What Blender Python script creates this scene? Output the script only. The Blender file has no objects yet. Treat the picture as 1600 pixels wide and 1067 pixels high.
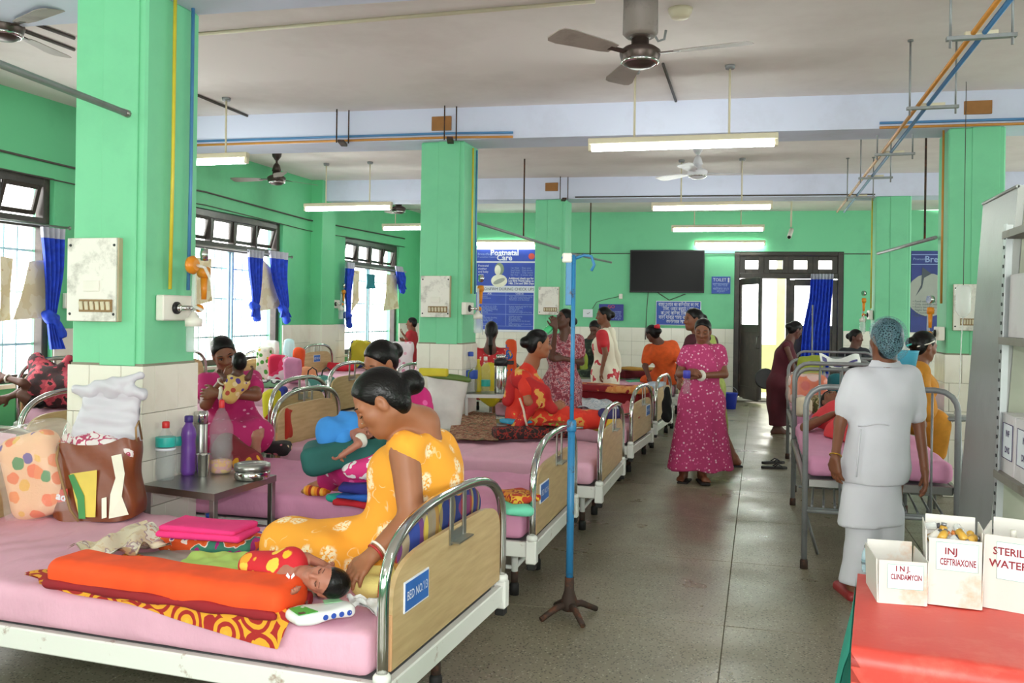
import bpy, bmesh, math, random
import numpy as np
from math import sin, cos, pi, sqrt, atan2, radians
from mathutils import Vector as V, Matrix
random.seed(7)
SC = bpy.context.scene
COL = SC.collection

# ---------------------------------------------------------------- camera
FL = 1400.0                       # focal length for a 1600 px wide frame
CU, CV, CH = 800.0, 491.0, 1.55   # principal point and lens height
TH, RO = math.atan(387 / FL), 0.014
FW = np.array([-sin(TH), cos(TH), 0.0])
R0 = np.array([cos(TH), sin(TH), 0.0])
RT = R0 * cos(RO) + np.array([0, 0, 1.0]) * sin(RO)
UP = np.array([0, 0, 1.0]) * cos(RO) - R0 * sin(RO)
CAM = np.array([0, 0, CH])
cd = bpy.data.cameras.new('camera')
cam = bpy.data.objects.new('camera', cd)
COL.objects.link(cam)
cd.sensor_fit = 'HORIZONTAL'
cd.sensor_width = 36.0
cd.lens = 36.0 * FL / 1600
cd.shift_y = -(533.5 - CV) / 1600
cd.clip_start = 0.05
cd.clip_end = 300
mw = Matrix.Identity(4)
for i in range(3):
    mw[i][0], mw[i][1], mw[i][2], mw[i][3] = RT[i], UP[i], -FW[i], CAM[i]
cam.matrix_world = mw
SC.camera = cam

# ---------------------------------------------------------------- world, sun, exposure
wd = bpy.data.worlds.new('world')
SC.world = wd
wd.use_nodes = True
bg = wd.node_tree.nodes['Background']
bg.inputs[0].default_value = (1.0, 0.985, 0.955, 1)
bg.inputs[1].default_value = 6.3
SC.view_settings.view_transform = 'Standard'
SC.view_settings.look = 'None'
SC.view_settings.gamma = 1
SC.view_settings.use_curve_mapping = False
SC.view_settings.exposure = 0.35
TUBE_GLOW = 24.0


def area(name, loc, target, sx, sy, power, color=(1, 1, 1)):
    l = bpy.data.lights.new(name, 'AREA')
    l.shape = 'RECTANGLE'
    l.size, l.size_y, l.energy, l.color = sx, sy, power, color
    o = bpy.data.objects.new(name, l)
    COL.objects.link(o)
    o.location = loc
    o.rotation_euler = (V(target) - V(loc)).to_track_quat('-Z', 'Y').to_euler()
    return o


# the photographer's flash, a small lamp on the camera
fl_ = area('camera_flash', tuple(CAM + UP * 0.16 + RT * 0.02), tuple(CAM + FW * 4 - UP * 0.9), 0.09, 0.06, 34)

# ---------------------------------------------------------------- picture -> place


def ray(u, v):
    return FW + (u - CU) / FL * RT + (CV - v) / FL * UP


def D(u, v, z):                       # point at depth z
    return CAM + z * ray(u, v)


def G(u, v, z=0.0):                   # point on the level plane z
    r = ray(u, v)
    return CAM + r * (z - CH) / r[2]


def PX(u, v, X):
    r = ray(u, v)
    return CAM + r * X / r[0]


BW_A = radians(5.2)
BWE = np.array([cos(BW_A), sin(BW_A), 0.0])
BWN = np.array([sin(BW_A), -cos(BW_A), 0.0])   # towards the room
BW0 = np.array([0, 17.45, 0.0])


def BW(u, v, off=0.0):                # (s, z) on the back wall
    r = ray(u, v)
    t = np.dot(BW0 + BWN * off - CAM, BWN) / np.dot(r, BWN)
    p = CAM + r * t
    return float(np.dot(p - BW0, BWE)), float(p[2])


def bwp(s, z, off=0.0):
    return BW0 + BWE * s + BWN * off + np.array([0, 0, z])


# ---------------------------------------------------------------- materials
MATS = {}


def srgb(c):
    return tuple((x / 12.92 if x <= 0.04045 else ((x + 0.055) / 1.055) ** 2.4) for x in c)


def hexc(h):
    return srgb(tuple(int(h[i:i + 2], 16) / 255 for i in (0, 2, 4)))


class NT:
    def __init__(s, name):
        s.m = bpy.data.materials.new(name)
        s.m.use_nodes = True
        s.t = s.m.node_tree
        s.b = s.t.nodes['Principled BSDF']

    def n(s, typ, **kw):
        x = s.t.nodes.new(typ)
        for k, v in kw.items():
            if isinstance(k, str) and hasattr(x, k):
                setattr(x, k, v)
        return x

    def l(s, a, b):
        s.t.links.new(a, b)

    def coords(s, scale=1.0, kind='Object', warp=0.0):
        tc = s.n('ShaderNodeTexCoord')
        mp = s.n('ShaderNodeMapping')
        mp.inputs['Scale'].default_value = scale if isinstance(scale, tuple) else (scale,) * 3
        s.l(tc.outputs[kind], mp.inputs['Vector'])
        o = mp.outputs[0]
        if warp:
            nz = s.n('ShaderNodeTexNoise')
            nz.inputs['Scale'].default_value = 2.0
            s.l(o, nz.inputs['Vector'])
            mx = s.n('ShaderNodeMixRGB', blend_type='ADD')
            mx.inputs[0].default_value = warp
            s.l(o, mx.inputs[1])
            s.l(nz.outputs['Color'], mx.inputs[2])
            o = mx.outputs[0]
        return o

    def ramp(s, fac, stops, const=False):
        r = s.n('ShaderNodeValToRGB')
        if const:
            r.color_ramp.interpolation = 'CONSTANT'
        e = r.color_ramp.elements
        while len(e) < len(stops):
            e.new(0.5)
        for i, (p, c) in enumerate(stops):
            e[i].position = p
            e[i].color = (*c, 1)
        s.l(fac, r.inputs[0])
        return r.outputs[0]

    def mix(s, fac, a, b):
        m = s.n('ShaderNodeMixRGB')
        if isinstance(fac, (int, float)):
            m.inputs[0].default_value = fac
        else:
            s.l(fac, m.inputs[0])
        for i, x in ((1, a), (2, b)):
            if isinstance(x, tuple):
                m.inputs[i].default_value = (*x[:3], 1)
            else:
                s.l(x, m.inputs[i])
        return m.outputs[0]

    def noise(s, vec, scale, detail=3, rough=0.5):
        n = s.n('ShaderNodeTexNoise')
        n.inputs['Scale'].default_value = scale
        n.inputs['Detail'].default_value = detail
        n.inputs['Roughness'].default_value = rough
        s.l(vec, n.inputs['Vector'])
        return n.outputs['Fac']

    def voro(s, vec, scale, feature='F1', out='Distance', rnd=1.0):
        n = s.n('ShaderNodeTexVoronoi')
        n.feature = feature
        n.inputs['Scale'].default_value = scale
        n.inputs['Randomness'].default_value = rnd
        s.l(vec, n.inputs['Vector'])
        return n.outputs[out]

    def bump(s, h, strength=0.3, dist=0.01):
        b = s.n('ShaderNodeBump')
        b.inputs['Strength'].default_value = strength
        b.inputs['Distance'].default_value = dist
        s.l(h, b.inputs['Height'])
        s.l(b.outputs[0], s.b.inputs['Normal'])

    def color(s, c):
        if isinstance(c, tuple):
            s.b.inputs['Base Color'].default_value = (*c[:3], 1)
        else:
            s.l(c, s.b.inputs['Base Color'])

    def set(s, rough=0.6, metal=0.0, **kw):
        s.b.inputs['Roughness'].default_value = rough
        s.b.inputs['Metallic'].default_value = metal
        for k, v in kw.items():
            s.b.inputs[k].default_value = v
        return s


def plain(name, c, rough=0.6, metal=0.0, var=0.12, scale=6.0, bump=0.0, bscale=40.0, **kw):
    """a paint, cloth or metal: one colour, slightly uneven"""
    if name in MATS:
        return MATS[name]
    if isinstance(c, str):
        c = hexc(c)
    t = NT(name)
    vec = t.coords()
    if var:
        f = t.noise(vec, scale)
        d = tuple(x * (1 - var) for x in c)
        b = tuple(min(1, x * (1 + var)) for x in c)
        t.color(t.ramp(f, [(0.3, d), (0.7, b)]))
    else:
        t.color(c)
    if bump:
        t.bump(t.noise(vec, bscale), bump)
    t.set(rough, metal, **kw)
    MATS[name] = t.m
    return t.m


def dirty(name, c, dirt, amount=0.35, rough=0.6, scale=2.5, metal=0.0, lo=0.5, hi=0.75, bump=0.1):
    """paint with worn or grimy patches"""
    if name in MATS:
        return MATS[name]
    c = hexc(c) if isinstance(c, str) else c
    dirt = hexc(dirt) if isinstance(dirt, str) else dirt
    t = NT(name)
    vec = t.coords()
    f = t.ramp(t.noise(vec, scale, 6, 0.65), [(lo, (0, 0, 0)), (hi, (amount,) * 3)])
    t.color(t.mix(f, c, dirt))
    t.bump(t.noise(vec, 60), bump, 0.004)
    t.set(rough, metal)
    MATS[name] = t.m
    return t.m


def emit(name, c, s):
    if name in MATS:
        return MATS[name]
    t = NT(name)
    t.color((0.9, 0.9, 0.9))
    t.b.inputs['Emission Color'].default_value = (*c, 1)
    t.b.inputs['Emission Strength'].default_value = s
    MATS[name] = t.m
    return t.m


def glassy(name, c=(1, 1, 1), alpha=0.25, rough=0.08):
    """clear plastic or glass: mostly see-through with a glossy skin"""
    if name in MATS:
        return MATS[name]
    t = NT(name)
    t.color(c)
    t.set(rough)
    t.b.inputs['Alpha'].default_value = alpha
    MATS[name] = t.m
    return t.m


def spots(name, base, cols, scale, size=0.35, rough=0.8, soft=0.04, warp=0.0, stretch=(1, 1, 1)):
    """cloth print: round motifs scattered over a ground colour"""
    if name in MATS:
        return MATS[name]
    t = NT(name)
    vec = t.coords(tuple(scale * q for q in stretch), warp=warp)
    d = t.voro(vec, 1.0)
    cc = t.voro(vec, 1.0, out='Color')
    sep = t.n('ShaderNodeSeparateColor')
    t.l(cc, sep.inputs[0])
    n = len(cols)
    pal = t.ramp(sep.outputs[0], [(i / n, hexc(c)) for i, c in enumerate(cols)], True)
    f = t.ramp(d, [(size, (1, 1, 1)), (size + soft, (0, 0, 0))])
    t.color(t.mix(f, hexc(base), pal))
    t.bump(t.noise(vec, 8), 0.15, 0.01)
    t.set(rough)
    MATS[name] = t.m
    return t.m


def rings(name, a, b, scale, freq=9.0, rough=0.8, c=None, warp=0.3):
    """cloth print: concentric rings round scattered centres"""
    if name in MATS:
        return MATS[name]
    t = NT(name)
    vec = t.coords(scale, warp=warp)
    d = t.voro(vec, 1.0, rnd=0.6)
    m = t.n('ShaderNodeMath', operation='MULTIPLY')
    m.inputs[1].default_value = freq
    t.l(d, m.inputs[0])
    s_ = t.n('ShaderNodeMath', operation='SINE')
    t.l(m.outputs[0], s_.inputs[0])
    f = t.ramp(s_.outputs[0], [(0.0, (0, 0, 0)), (0.12, (1, 1, 1))])
    col = t.mix(f, hexc(a), hexc(b))
    if c:
        e = t.ramp(d, [(0.1, (1, 1, 1)), (0.16, (0, 0, 0))])
        col = t.mix(e, col, hexc(c))
    t.color(col)
    t.set(rough)
    MATS[name] = t.m
    return t.m


def blot(name, stops, scale, rough=0.8, warp=0.0, detail=2, stretch=(1, 1, 1)):
    """cloth print: hard edged patches of several colours"""
    if name in MATS:
        return MATS[name]
    t = NT(name)
    vec = t.coords(tuple(scale * q for q in stretch), warp=warp)
    f = t.noise(vec, 1.0, detail)
    t.color(t.ramp(f, [(p, hexc(c)) for p, c in stops], True))
    t.bump(t.noise(vec, 12), 0.2, 0.01)
    t.set(rough)
    MATS[name] = t.m
    return t.m


def stripes(name, cols, axis=0, scale=12.0, rough=0.8, cross=None):
    if name in MATS:
        return MATS[name]
    t = NT(name)
    vec = t.coords(scale)
    sx = t.n('ShaderNodeSeparateXYZ')
    t.l(vec, sx.inputs[0])

    def band(ax, cc):
        fr = t.n('ShaderNodeMath', operation='FRACT')
        t.l(sx.outputs[ax], fr.inputs[0])
        n = len(cc)
        return t.ramp(fr.outputs[0], [(i / n, hexc(c)) for i, c in enumerate(cc)], True)
    col = band(axis, cols)
    if cross:
        col = t.mix(0.5, col, band((axis + 1) % 3, cross))
    t.color(col)
    t.set(rough)
    MATS[name] = t.m
    return t.m


# ---------------------------------------------------------------- mesh building
def vec(p):
    return V((float(p[0]), float(p[1]), float(p[2])))


class MB:
    def __init__(s):
        s.v, s.f, s.sm = [], [], []

    def add(s, vs, fs, smooth=False):
        o = len(s.v)
        s.v += [tuple(float(c) for c in p) for p in vs]
        s.f += [tuple(i + o for i in f) for f in fs]
        s.sm += [smooth] * len(fs)
        return s

    def box(s, c, h, R=None, bev=0.0):
        """box by centre and half sizes, edges chamfered by bev"""
        hx, hy, hz = h
        if bev <= 0:
            vs = [(x * hx, y * hy, z * hz) for x in (-1, 1) for y in (-1, 1) for z in (-1, 1)]
            fs = [(0, 1, 3, 2), (4, 6, 7, 5), (0, 4, 5, 1), (2, 3, 7, 6), (0, 2, 6, 4), (1, 5, 7, 3)]
        else:
            b = min(bev, hx * .9, hy * .9, hz * .9)
            vs, idx, fs = [], {}, []
            for x in (-1, 1):
                for y in (-1, 1):
                    for z in (-1, 1):
                        for ax in range(3):
                            p = [x * (hx - b), y * (hy - b), z * (hz - b)]
                            p[ax] = (x * hx, y * hy, z * hz)[ax]
                            idx[x, y, z, ax] = len(vs)
                            vs.append(p)
            for ax in range(3):
                a2, a3 = (ax + 1) % 3, (ax + 2) % 3
                for sgn in (-1, 1):
                    q = []
                    for (p, r) in ((-1, -1), (1, -1), (1, 1), (-1, 1)):
                        k = [0, 0, 0]
                        k[ax], k[a2], k[a3] = sgn, p, r
                        q.append(idx[k[0], k[1], k[2], ax])
                    fs.append(tuple(q if sgn > 0 else q[::-1]))
                for p in (-1, 1):
                    for r in (-1, 1):
                        q = []
                        for (e, w) in ((-1, a2), (1, a2), (1, a3), (-1, a3)):
                            k = [0, 0, 0]
                            k[ax], k[a2], k[a3] = e, p, r
                            q.append(idx[k[0], k[1], k[2], w])
                        fs.append(tuple(q if p * r > 0 else q[::-1]))
            for x in (-1, 1):
                for y in (-1, 1):
                    for z in (-1, 1):
                        q = [idx[x, y, z, a] for a in range(3)]
                        fs.append(tuple(q if x * y * z > 0 else q[::-1]))
        c = vec(c)
        R = R or Matrix.Identity(3)
        return s.add([R @ V(p) + c for p in vs], fs)

    def tube(s, pts, r, n=10, caps=True, close=False):
        pts = [vec(p) for p in pts]
        m = len(pts)
        rr = r if isinstance(r, (list, tuple)) else [r] * m
        ref = None
        vs, fs = [], []
        for i, p in enumerate(pts):
            a = pts[i - 1] if (i > 0 or close) else p
            b = pts[(i + 1) % m] if (i < m - 1 or close) else p
            t = (b - a).normalized()
            if ref is None:
                ref = t.orthogonal().normalized()
            ref = (ref - t * ref.dot(t))
            if ref.length < 1e-6:
                ref = t.orthogonal()
            ref.normalize()
            bi = t.cross(ref)
            for k in range(n):
                an = 2 * pi * k / n
                vs.append(p + (ref * cos(an) + bi * sin(an)) * rr[i])
        for i in range(m if close else m - 1):
            j = (i + 1) % m
            for k in range(n):
                k2 = (k + 1) % n
                fs.append((i * n + k, i * n + k2, j * n + k2, j * n + k))
        s.add(vs, fs, True)
        if caps and not close:
            o = len(s.v) - len(vs)
            s.f += [tuple(o + k for k in range(n - 1, -1, -1)), tuple(o + (m - 1) * n + k for k in range(n))]
            s.sm += [False, False]
        return s

    def lathe(s, prof, n=20, c=(0, 0, 0), R=None, sx=1.0, sy=1.0, lobes=0, lob=0.0):
        """turn (radius, height) pairs about the vertical"""
        vs, fs = [], []
        R = R or Matrix.Identity(3)
        c = vec(c)
        for (r, z) in prof:
            for k in range(n):
                a = 2 * pi * k / n
                q = r * (1 + lob * cos(lobes * a)) if lobes else r
                vs.append(R @ V((q * cos(a) * sx, q * sin(a) * sy, z)) + c)
        m = len(prof)
        for i in range(m - 1):
            for k in range(n):
                k2 = (k + 1) % n
                fs.append((i * n + k, i * n + k2, (i + 1) * n + k2, (i + 1) * n + k))
        s.add(vs, fs, True)
        o = len(s.v) - len(vs)
        if prof[0][0] > 1e-4:
            s.f.append(tuple(o + k for k in range(n - 1, -1, -1)))
            s.sm.append(False)
        if prof[-1][0] > 1e-4:
            s.f.append(tuple(o + (m - 1) * n + k for k in range(n)))
            s.sm.append(False)
        return s

    def prism(s, poly, d):
        """extrude a 3-D polygon by the vector d"""
        a = [vec(p) for p in poly]
        d = vec(d)
        n = len(a)
        vs = a + [p + d for p in a]
        fs = [tuple(range(n - 1, -1, -1)), tuple(range(n, 2 * n))]
        fs += [(i, (i + 1) % n, n + (i + 1) % n, n + i) for i in range(n)]
        return s.add(vs, fs)

    def quad(s, a, b, c, d):
        return s.add([a, b, c, d], [(0, 1, 2, 3)])

    def patch(s, fn, nu, nv, smooth=True):
        """surface from fn(u, v) with u, v in 0..1"""
        vs = [fn(i / nu, j / nv) for j in range(nv + 1) for i in range(nu + 1)]
        w = nu + 1
        fs = [(j * w + i, j * w + i + 1, (j + 1) * w + i + 1, (j + 1) * w + i) for j in range(nv) for i in range(nu)]
        return s.add(vs, fs, smooth)

    def mesh(s, name, off=(0, 0, 0)):
        me = bpy.data.meshes.new(name)
        o = off
        me.from_pydata([(x - o[0], y - o[1], z - o[2]) for x, y, z in s.v], [], s.f)
        me.polygons.foreach_set('use_smooth', s.sm)
        bm = bmesh.new()
        bm.from_mesh(me)
        bmesh.ops.recalc_face_normals(bm, faces=bm.faces)
        bm.to_mesh(me)
        bm.free()
        me.update()
        return me


def link(name, me, m=None, parent=None):
    o = bpy.data.objects.new(name, me)
    COL.objects.link(o)
    if m is not None and me is not None:
        if len(me.materials) == 0:
            me.materials.append(m)
    if parent is not None:
        o.parent = parent
    return o


ORIG = {}


def thing(name, label, cat, loc, group=None, rz=0.0):
    o = bpy.data.objects.new(name, None)
    COL.objects.link(o)
    o.location = vec(loc)
    o.rotation_euler = (0, 0, rz)
    o.empty_display_size = 0.1
    o['label'], o['category'] = label, cat
    if group:
        o['group'] = group
    ORIG[o.name] = (0, 0, 0) if rz else tuple(float(c) for c in loc)
    return o


def tag(o, label, cat, group=None, kind=None):
    o['label'] = label
    if cat:
        o['category'] = cat
    if group:
        o['group'] = group
    if kind:
        o['kind'] = kind
    return o


def part(name, mb, m, root, label=None):
    """a child of root (or of a part of root); given in place unless root is turned"""
    top = root
    while top.parent:
        top = top.parent
    me = mb.mesh(name, ORIG.get(top.name, (0, 0, 0))) if isinstance(mb, MB) else mb
    o = link(name, me, m, root)
    if label:
        o['label'] = label
    return o


def struct(name, mb, m, parent=None):
    o = link(name, mb.mesh(name), m, parent)
    if not parent:
        o['kind'] = 'structure'
    return o


def centre(mb):
    a = np.array(mb.v)
    return ((a.min(0) + a.max(0)) / 2 * np.array([1, 1, 0])) + np.array([0, 0, a[:, 2].min()])


def single(name, mb, m, label, cat, group=None, kind=None):
    """a thing of one mesh"""
    c = centre(mb)
    o = link(name, mb.mesh(name, c), m)
    o.location = vec(c)
    return tag(o, label, cat, group, kind)


def copy_tree(o, parent=None):
    c = o.copy()
    COL.objects.link(c)
    c.parent = parent
    for ch in list(o.children):
        copy_tree(ch, c)
    return c


def rotz(a):
    return Matrix.Rotation(a, 3, 'Z')


def frame(x, y=None, z=(0, 0, 1)):
    """rotation with columns x, y, z"""
    x = vec(x).normalized()
    z = vec(z)
    z = (z - x * z.dot(x)).normalized()
    y = z.cross(x)
    return Matrix((x, y, z)).transposed()


FONT_CACHE = {}


def text_mesh(txt, size, align='CENTER', ext=0.0, bold=0.0):
    c = bpy.data.curves.new('lettering', 'FONT')
    c.body = txt
    c.size = size
    c.align_x = align
    c.align_y = 'CENTER'
    c.extrude = ext
    c.offset = bold
    c.resolution_u = 2
    o = bpy.data.objects.new('lettering', c)
    COL.objects.link(o)
    bpy.context.view_layer.update()
    dg = bpy.context.evaluated_depsgraph_get()
    me = bpy.data.meshes.new_from_object(o.evaluated_get(dg))
    bpy.data.objects.remove(o)
    bpy.data.curves.remove(c)
    return me


def text(txt, size, pos, x, up, m, root, align='CENTER', name='lettering', squeeze=1.0, bold=0.0, fit=None):
    """flat lettering at pos, running along x with its top towards up"""
    me = text_mesh(txt, size, align, 0.0, bold)
    if fit and len(me.vertices):
        xs = [v.co.x for v in me.vertices]
        squeeze = min(squeeze, fit / max(max(xs) - min(xs), 1e-6))
    x, up = vec(x).normalized(), vec(up)
    up = (up - x * up.dot(x)).normalized()
    top = root
    while top.parent:
        top = top.parent
    off = V(ORIG.get(top.name, (0, 0, 0)))
    M = Matrix((x * squeeze, up, x.cross(up))).transposed().to_4x4()
    M.translation = vec(pos) - off
    me.transform(M)
    return link(name, me, m, root)


# ---------------------------------------------------------------- solid fields (bodies, cloth, cushions)
def nrm(a):
    a = np.asarray(a, float)
    return a / (np.linalg.norm(a) + 1e-12)


def cone(a, b, ra, rb=None, k=0.03):
    return ('c', np.asarray(a, float), np.asarray(b, float), ra, ra if rb is None else rb, k)


def ball(c, r, k=0.03):
    return ('c', np.asarray(c, float), np.asarray(c, float), r, r, k)


def ell(c, r, R=None, k=0.03):
    return ('e', np.asarray(c, float), np.asarray(r, float), np.eye(3) if R is None else np.asarray(R, float), k)


def rbox(c, h, R=None, r=0.03, k=0.02):
    return ('b', np.asarray(c, float), np.asarray(h, float), np.eye(3) if R is None else np.asarray(R, float), k, r)


def sub(p):
    return ('-',) + (p,)


def cut(p, n, k=0.005):               # keep the side the normal points away from
    return ('p', np.asarray(p, float), nrm(n), k)


def bounds(p):
    if p[0] == 'c':
        r = max(p[3], p[4])
        return np.minimum(p[1], p[2]) - r, np.maximum(p[1], p[2]) + r
    if p[0] == 'e':
        e = np.abs(p[3]) @ p[2]
        return p[1] - e, p[1] + e
    if p[0] == 'b':
        e = np.abs(p[3]) @ p[2]
        return p[1] - e, p[1] + e


def dist(p, X, Y, Z):
    if p[0] == 'c':
        a, b, ra, rb = p[1], p[2], p[3], p[4]
        ba = b - a
        L = float(ba @ ba)
        x, y, z = X - a[0], Y - a[1], Z - a[2]
        if L < 1e-10:
            return np.sqrt(x * x + y * y + z * z) - ra
        t = np.clip((x * ba[0] + y * ba[1] + z * ba[2]) / L, 0, 1)
        return np.sqrt((x - ba[0] * t) ** 2 + (y - ba[1] * t) ** 2 + (z - ba[2] * t) ** 2) - (ra + (rb - ra) * t)
    c, R = p[1], p[3]
    x, y, z = X - c[0], Y - c[1], Z - c[2]
    a = x * R[0, 0] + y * R[1, 0] + z * R[2, 0]
    b = x * R[0, 1] + y * R[1, 1] + z * R[2, 1]
    d = x * R[0, 2] + y * R[1, 2] + z * R[2, 2]
    if p[0] == 'e':
        r = p[2]
        k0 = np.sqrt((a / r[0]) ** 2 + (b / r[1]) ** 2 + (d / r[2]) ** 2)
        k1 = np.sqrt((a / r[0] ** 2) ** 2 + (b / r[1] ** 2) ** 2 + (d / r[2] ** 2) ** 2) + 1e-9
        return k0 * (k0 - 1) / k1
    h, r = p[2], p[5]
    a, b, d = np.abs(a) - h[0] + r, np.abs(b) - h[1] + r, np.abs(d) - h[2] + r
    return np.sqrt(np.maximum(a, 0) ** 2 + np.maximum(b, 0) ** 2 + np.maximum(d, 0) ** 2) \
        + np.minimum(np.maximum(a, np.maximum(b, d)), 0) - r


def smin(a, b, k):
    if k <= 0:
        return np.minimum(a, b)
    h = np.maximum(k - np.abs(a - b), 0) / k
    return np.minimum(a, b) - h * h * k * 0.25


def field(prims, lo, hi, h, disp=None):
    n = np.maximum(np.ceil((hi - lo) / h).astype(int) + 1, 4)
    ax = [lo[i] + h * np.arange(n[i]) for i in range(3)]
    A = np.full(n, 9.0, np.float32)
    for p in prims:
        neg = p[0] == '-'
        q = p[1] if neg else p
        if q[0] == 'p':
            X, Y, Z = np.meshgrid(*ax, indexing='ij', sparse=True)
            d = (X - q[1][0]) * q[2][0] + (Y - q[1][1]) * q[2][1] + (Z - q[1][2]) * q[2][2]
            A = -smin(-A, -d.astype(np.float32), q[3])
            continue
        k = q[5] if q[0] == 'c' else q[4]
        bl, bh = bounds(q)
        m = k + 3 * h
        i0 = np.clip(np.floor((bl - m - lo) / h).astype(int), 0, n)
        i1 = np.clip(np.ceil((bh + m - lo) / h).astype(int) + 1, 0, n)
        if (i1 - i0 <= 0).any():
            continue
        sl = tuple(slice(i0[i], i1[i]) for i in range(3))
        X, Y, Z = np.meshgrid(*[ax[i][sl[i]] for i in range(3)], indexing='ij', sparse=True)
        d = dist(q, X, Y, Z).astype(np.float32)
        A[sl] = -smin(-A[sl], d, k) if neg else smin(A[sl], d, k)
    if disp is not None:
        X, Y, Z = np.meshgrid(*ax, indexing='ij', sparse=True)
        A = np.where(A < 8, A + disp(X, Y, Z), A)
    return A


CORN = [(0, 0, 0), (1, 0, 0), (0, 1, 0), (1, 1, 0), (0, 0, 1), (1, 0, 1), (0, 1, 1), (1, 1, 1)]
EDGE = [(0, 1), (2, 3), (4, 5), (6, 7), (0, 2), (1, 3), (4, 6), (5, 7), (0, 4), (1, 5), (2, 6), (3, 7)]


def nets(A, lo, h):
    S = A < 0
    n = np.array(A.shape)
    cnt = np.zeros(n - 1, np.int8)
    for c in CORN:
        cnt += S[c[0]:n[0] - 1 + c[0], c[1]:n[1] - 1 + c[1], c[2]:n[2] - 1 + c[2]]
    act = (cnt > 0) & (cnt < 8)
    ii = np.argwhere(act)
    if len(ii) == 0:
        return np.zeros((0, 3)), np.zeros((0, 4), int)
    val = np.stack([A[ii[:, 0] + c[0], ii[:, 1] + c[1], ii[:, 2] + c[2]] for c in CORN], 1)
    pos = np.zeros((len(ii), 3))
    num = np.zeros(len(ii))
    for a, b in EDGE:
        x = (val[:, a] < 0) != (val[:, b] < 0)
        t = np.where(x, val[:, a] / np.where(x, val[:, a] - val[:, b], 1), 0)
        ca, cb = np.array(CORN[a]), np.array(CORN[b])
        pos += np.where(x[:, None], ca + (cb - ca) * t[:, None], 0)
        num += x
    vs = lo + h * (ii + pos / num[:, None])
    vid = np.full(act.shape, -1)
    vid[act] = np.arange(len(ii))
    fs = []
    for ax in range(3):
        a0 = [slice(None)] * 3
        a1 = [slice(None)] * 3
        a0[ax], a1[ax] = slice(0, -1), slice(1, None)
        x = S[tuple(a0)] != S[tuple(a1)]
        e = np.argwhere(x)
        b, c = (ax + 1) % 3, (ax + 2) % 3
        ok = (e[:, b] > 0) & (e[:, c] > 0) & (e[:, b] < n[b] - 1) & (e[:, c] < n[c] - 1)
        e = e[ok]
        q = []
        for (db, dc) in ((-1, -1), (0, -1), (0, 0), (-1, 0)):
            t = e.copy()
            t[:, b] += db
            t[:, c] += dc
            q.append(vid[t[:, 0], t[:, 1], t[:, 2]])
        q = np.stack(q, 1)
        flip = ~S[e[:, 0], e[:, 1], e[:, 2]]
        q[flip] = q[flip][:, ::-1]
        fs.append(q)
    return vs, np.concatenate(fs)


def solid(prims, h, patches=(), disp=None):
    """polygonise a field; patches = (lo, hi, finer step)"""
    bl = [bounds(p) for p in prims if p[0] in 'ceb']
    lo = np.min([b[0] for b in bl], 0) - 4 * h
    hi = np.max([b[1] for b in bl], 0) + 4 * h
    vs, fs = nets(field(prims, lo, hi, h, disp), lo, h)
    for (pl, ph, ps) in patches:
        if len(fs):
            fc = vs[fs]
            ins = ((fc > pl + ps * 1.5) & (fc < ph - ps * 1.5)).all(2).all(1)
            fs = fs[~ins]
        v2, f2 = nets(field(prims, pl, ph, ps, disp), pl, ps)
        fs = np.concatenate([fs, f2 + len(vs)])
        vs = np.concatenate([vs, v2])
    return vs, fs


def raw_mesh(name, vs, fs, off=(0, 0, 0)):
    used = np.zeros(len(vs), bool)
    used[fs.ravel()] = True
    mp = np.cumsum(used) - 1
    vs, fs = vs[used] - np.asarray(off, float), mp[fs]
    me = bpy.data.meshes.new(name)
    me.vertices.add(len(vs))
    me.vertices.foreach_set('co', vs.astype(np.float32).ravel())
    me.loops.add(fs.size)
    me.loops.foreach_set('vertex_index', fs.astype(np.int32).ravel())
    me.polygons.add(len(fs))
    me.polygons.foreach_set('loop_start', np.arange(0, fs.size, 4, dtype=np.int32))
    me.polygons.foreach_set('loop_total', np.full(len(fs), 4, np.int32))
    me.polygons.foreach_set('use_smooth', np.ones(len(fs), bool))
    me.update(calc_edges=True)
    me.validate()
    return me


def blob(name, prims, h, m, root, patches=(), disp=None, label=None):
    """a part made of a field"""
    top = root
    while top.parent:
        top = top.parent
    vs, fs = solid(prims, h, patches, disp)
    o = link(name, raw_mesh(name, vs, fs, ORIG.get(top.name, (0, 0, 0))), m, root)
    if label:
        o['label'] = label
    return o


def soft(name, prims, h, m, label, cat, group=None, disp=None):
    """a thing made of one field: cushions, folded cloth, full bags"""
    vs, fs = solid(prims, h, (), disp)
    c = np.array([*((vs.min(0) + vs.max(0)) / 2)[:2], vs[:, 2].min()])
    o = link(name, raw_mesh(name, vs, fs, c), m)
    o.location = vec(c)
    return tag(o, label, cat, group)


def folds(amp, fx=18, fy=18, fz=18, ph=0.0):
    """creases for cloth"""
    def f(X, Y, Z):
        return (amp * (np.sin(X * fx + 1.7 * np.sin(Y * fy * .5 + ph)) * np.sin(Y * fy + ph + 1.3 * np.sin(Z * fz * .6))
                       + .6 * np.sin(X * fx * .6 + Y * fy * 1.3 + Z * fz + ph))).astype(np.float32)
    return f


def npm(M):
    return np.array([[M[i][j] for j in range(3)] for i in range(3)])
# ================================================================ the room
def PY(u, v, Y):
    r = ray(u, v)
    return CAM + r * Y / r[1]


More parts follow.
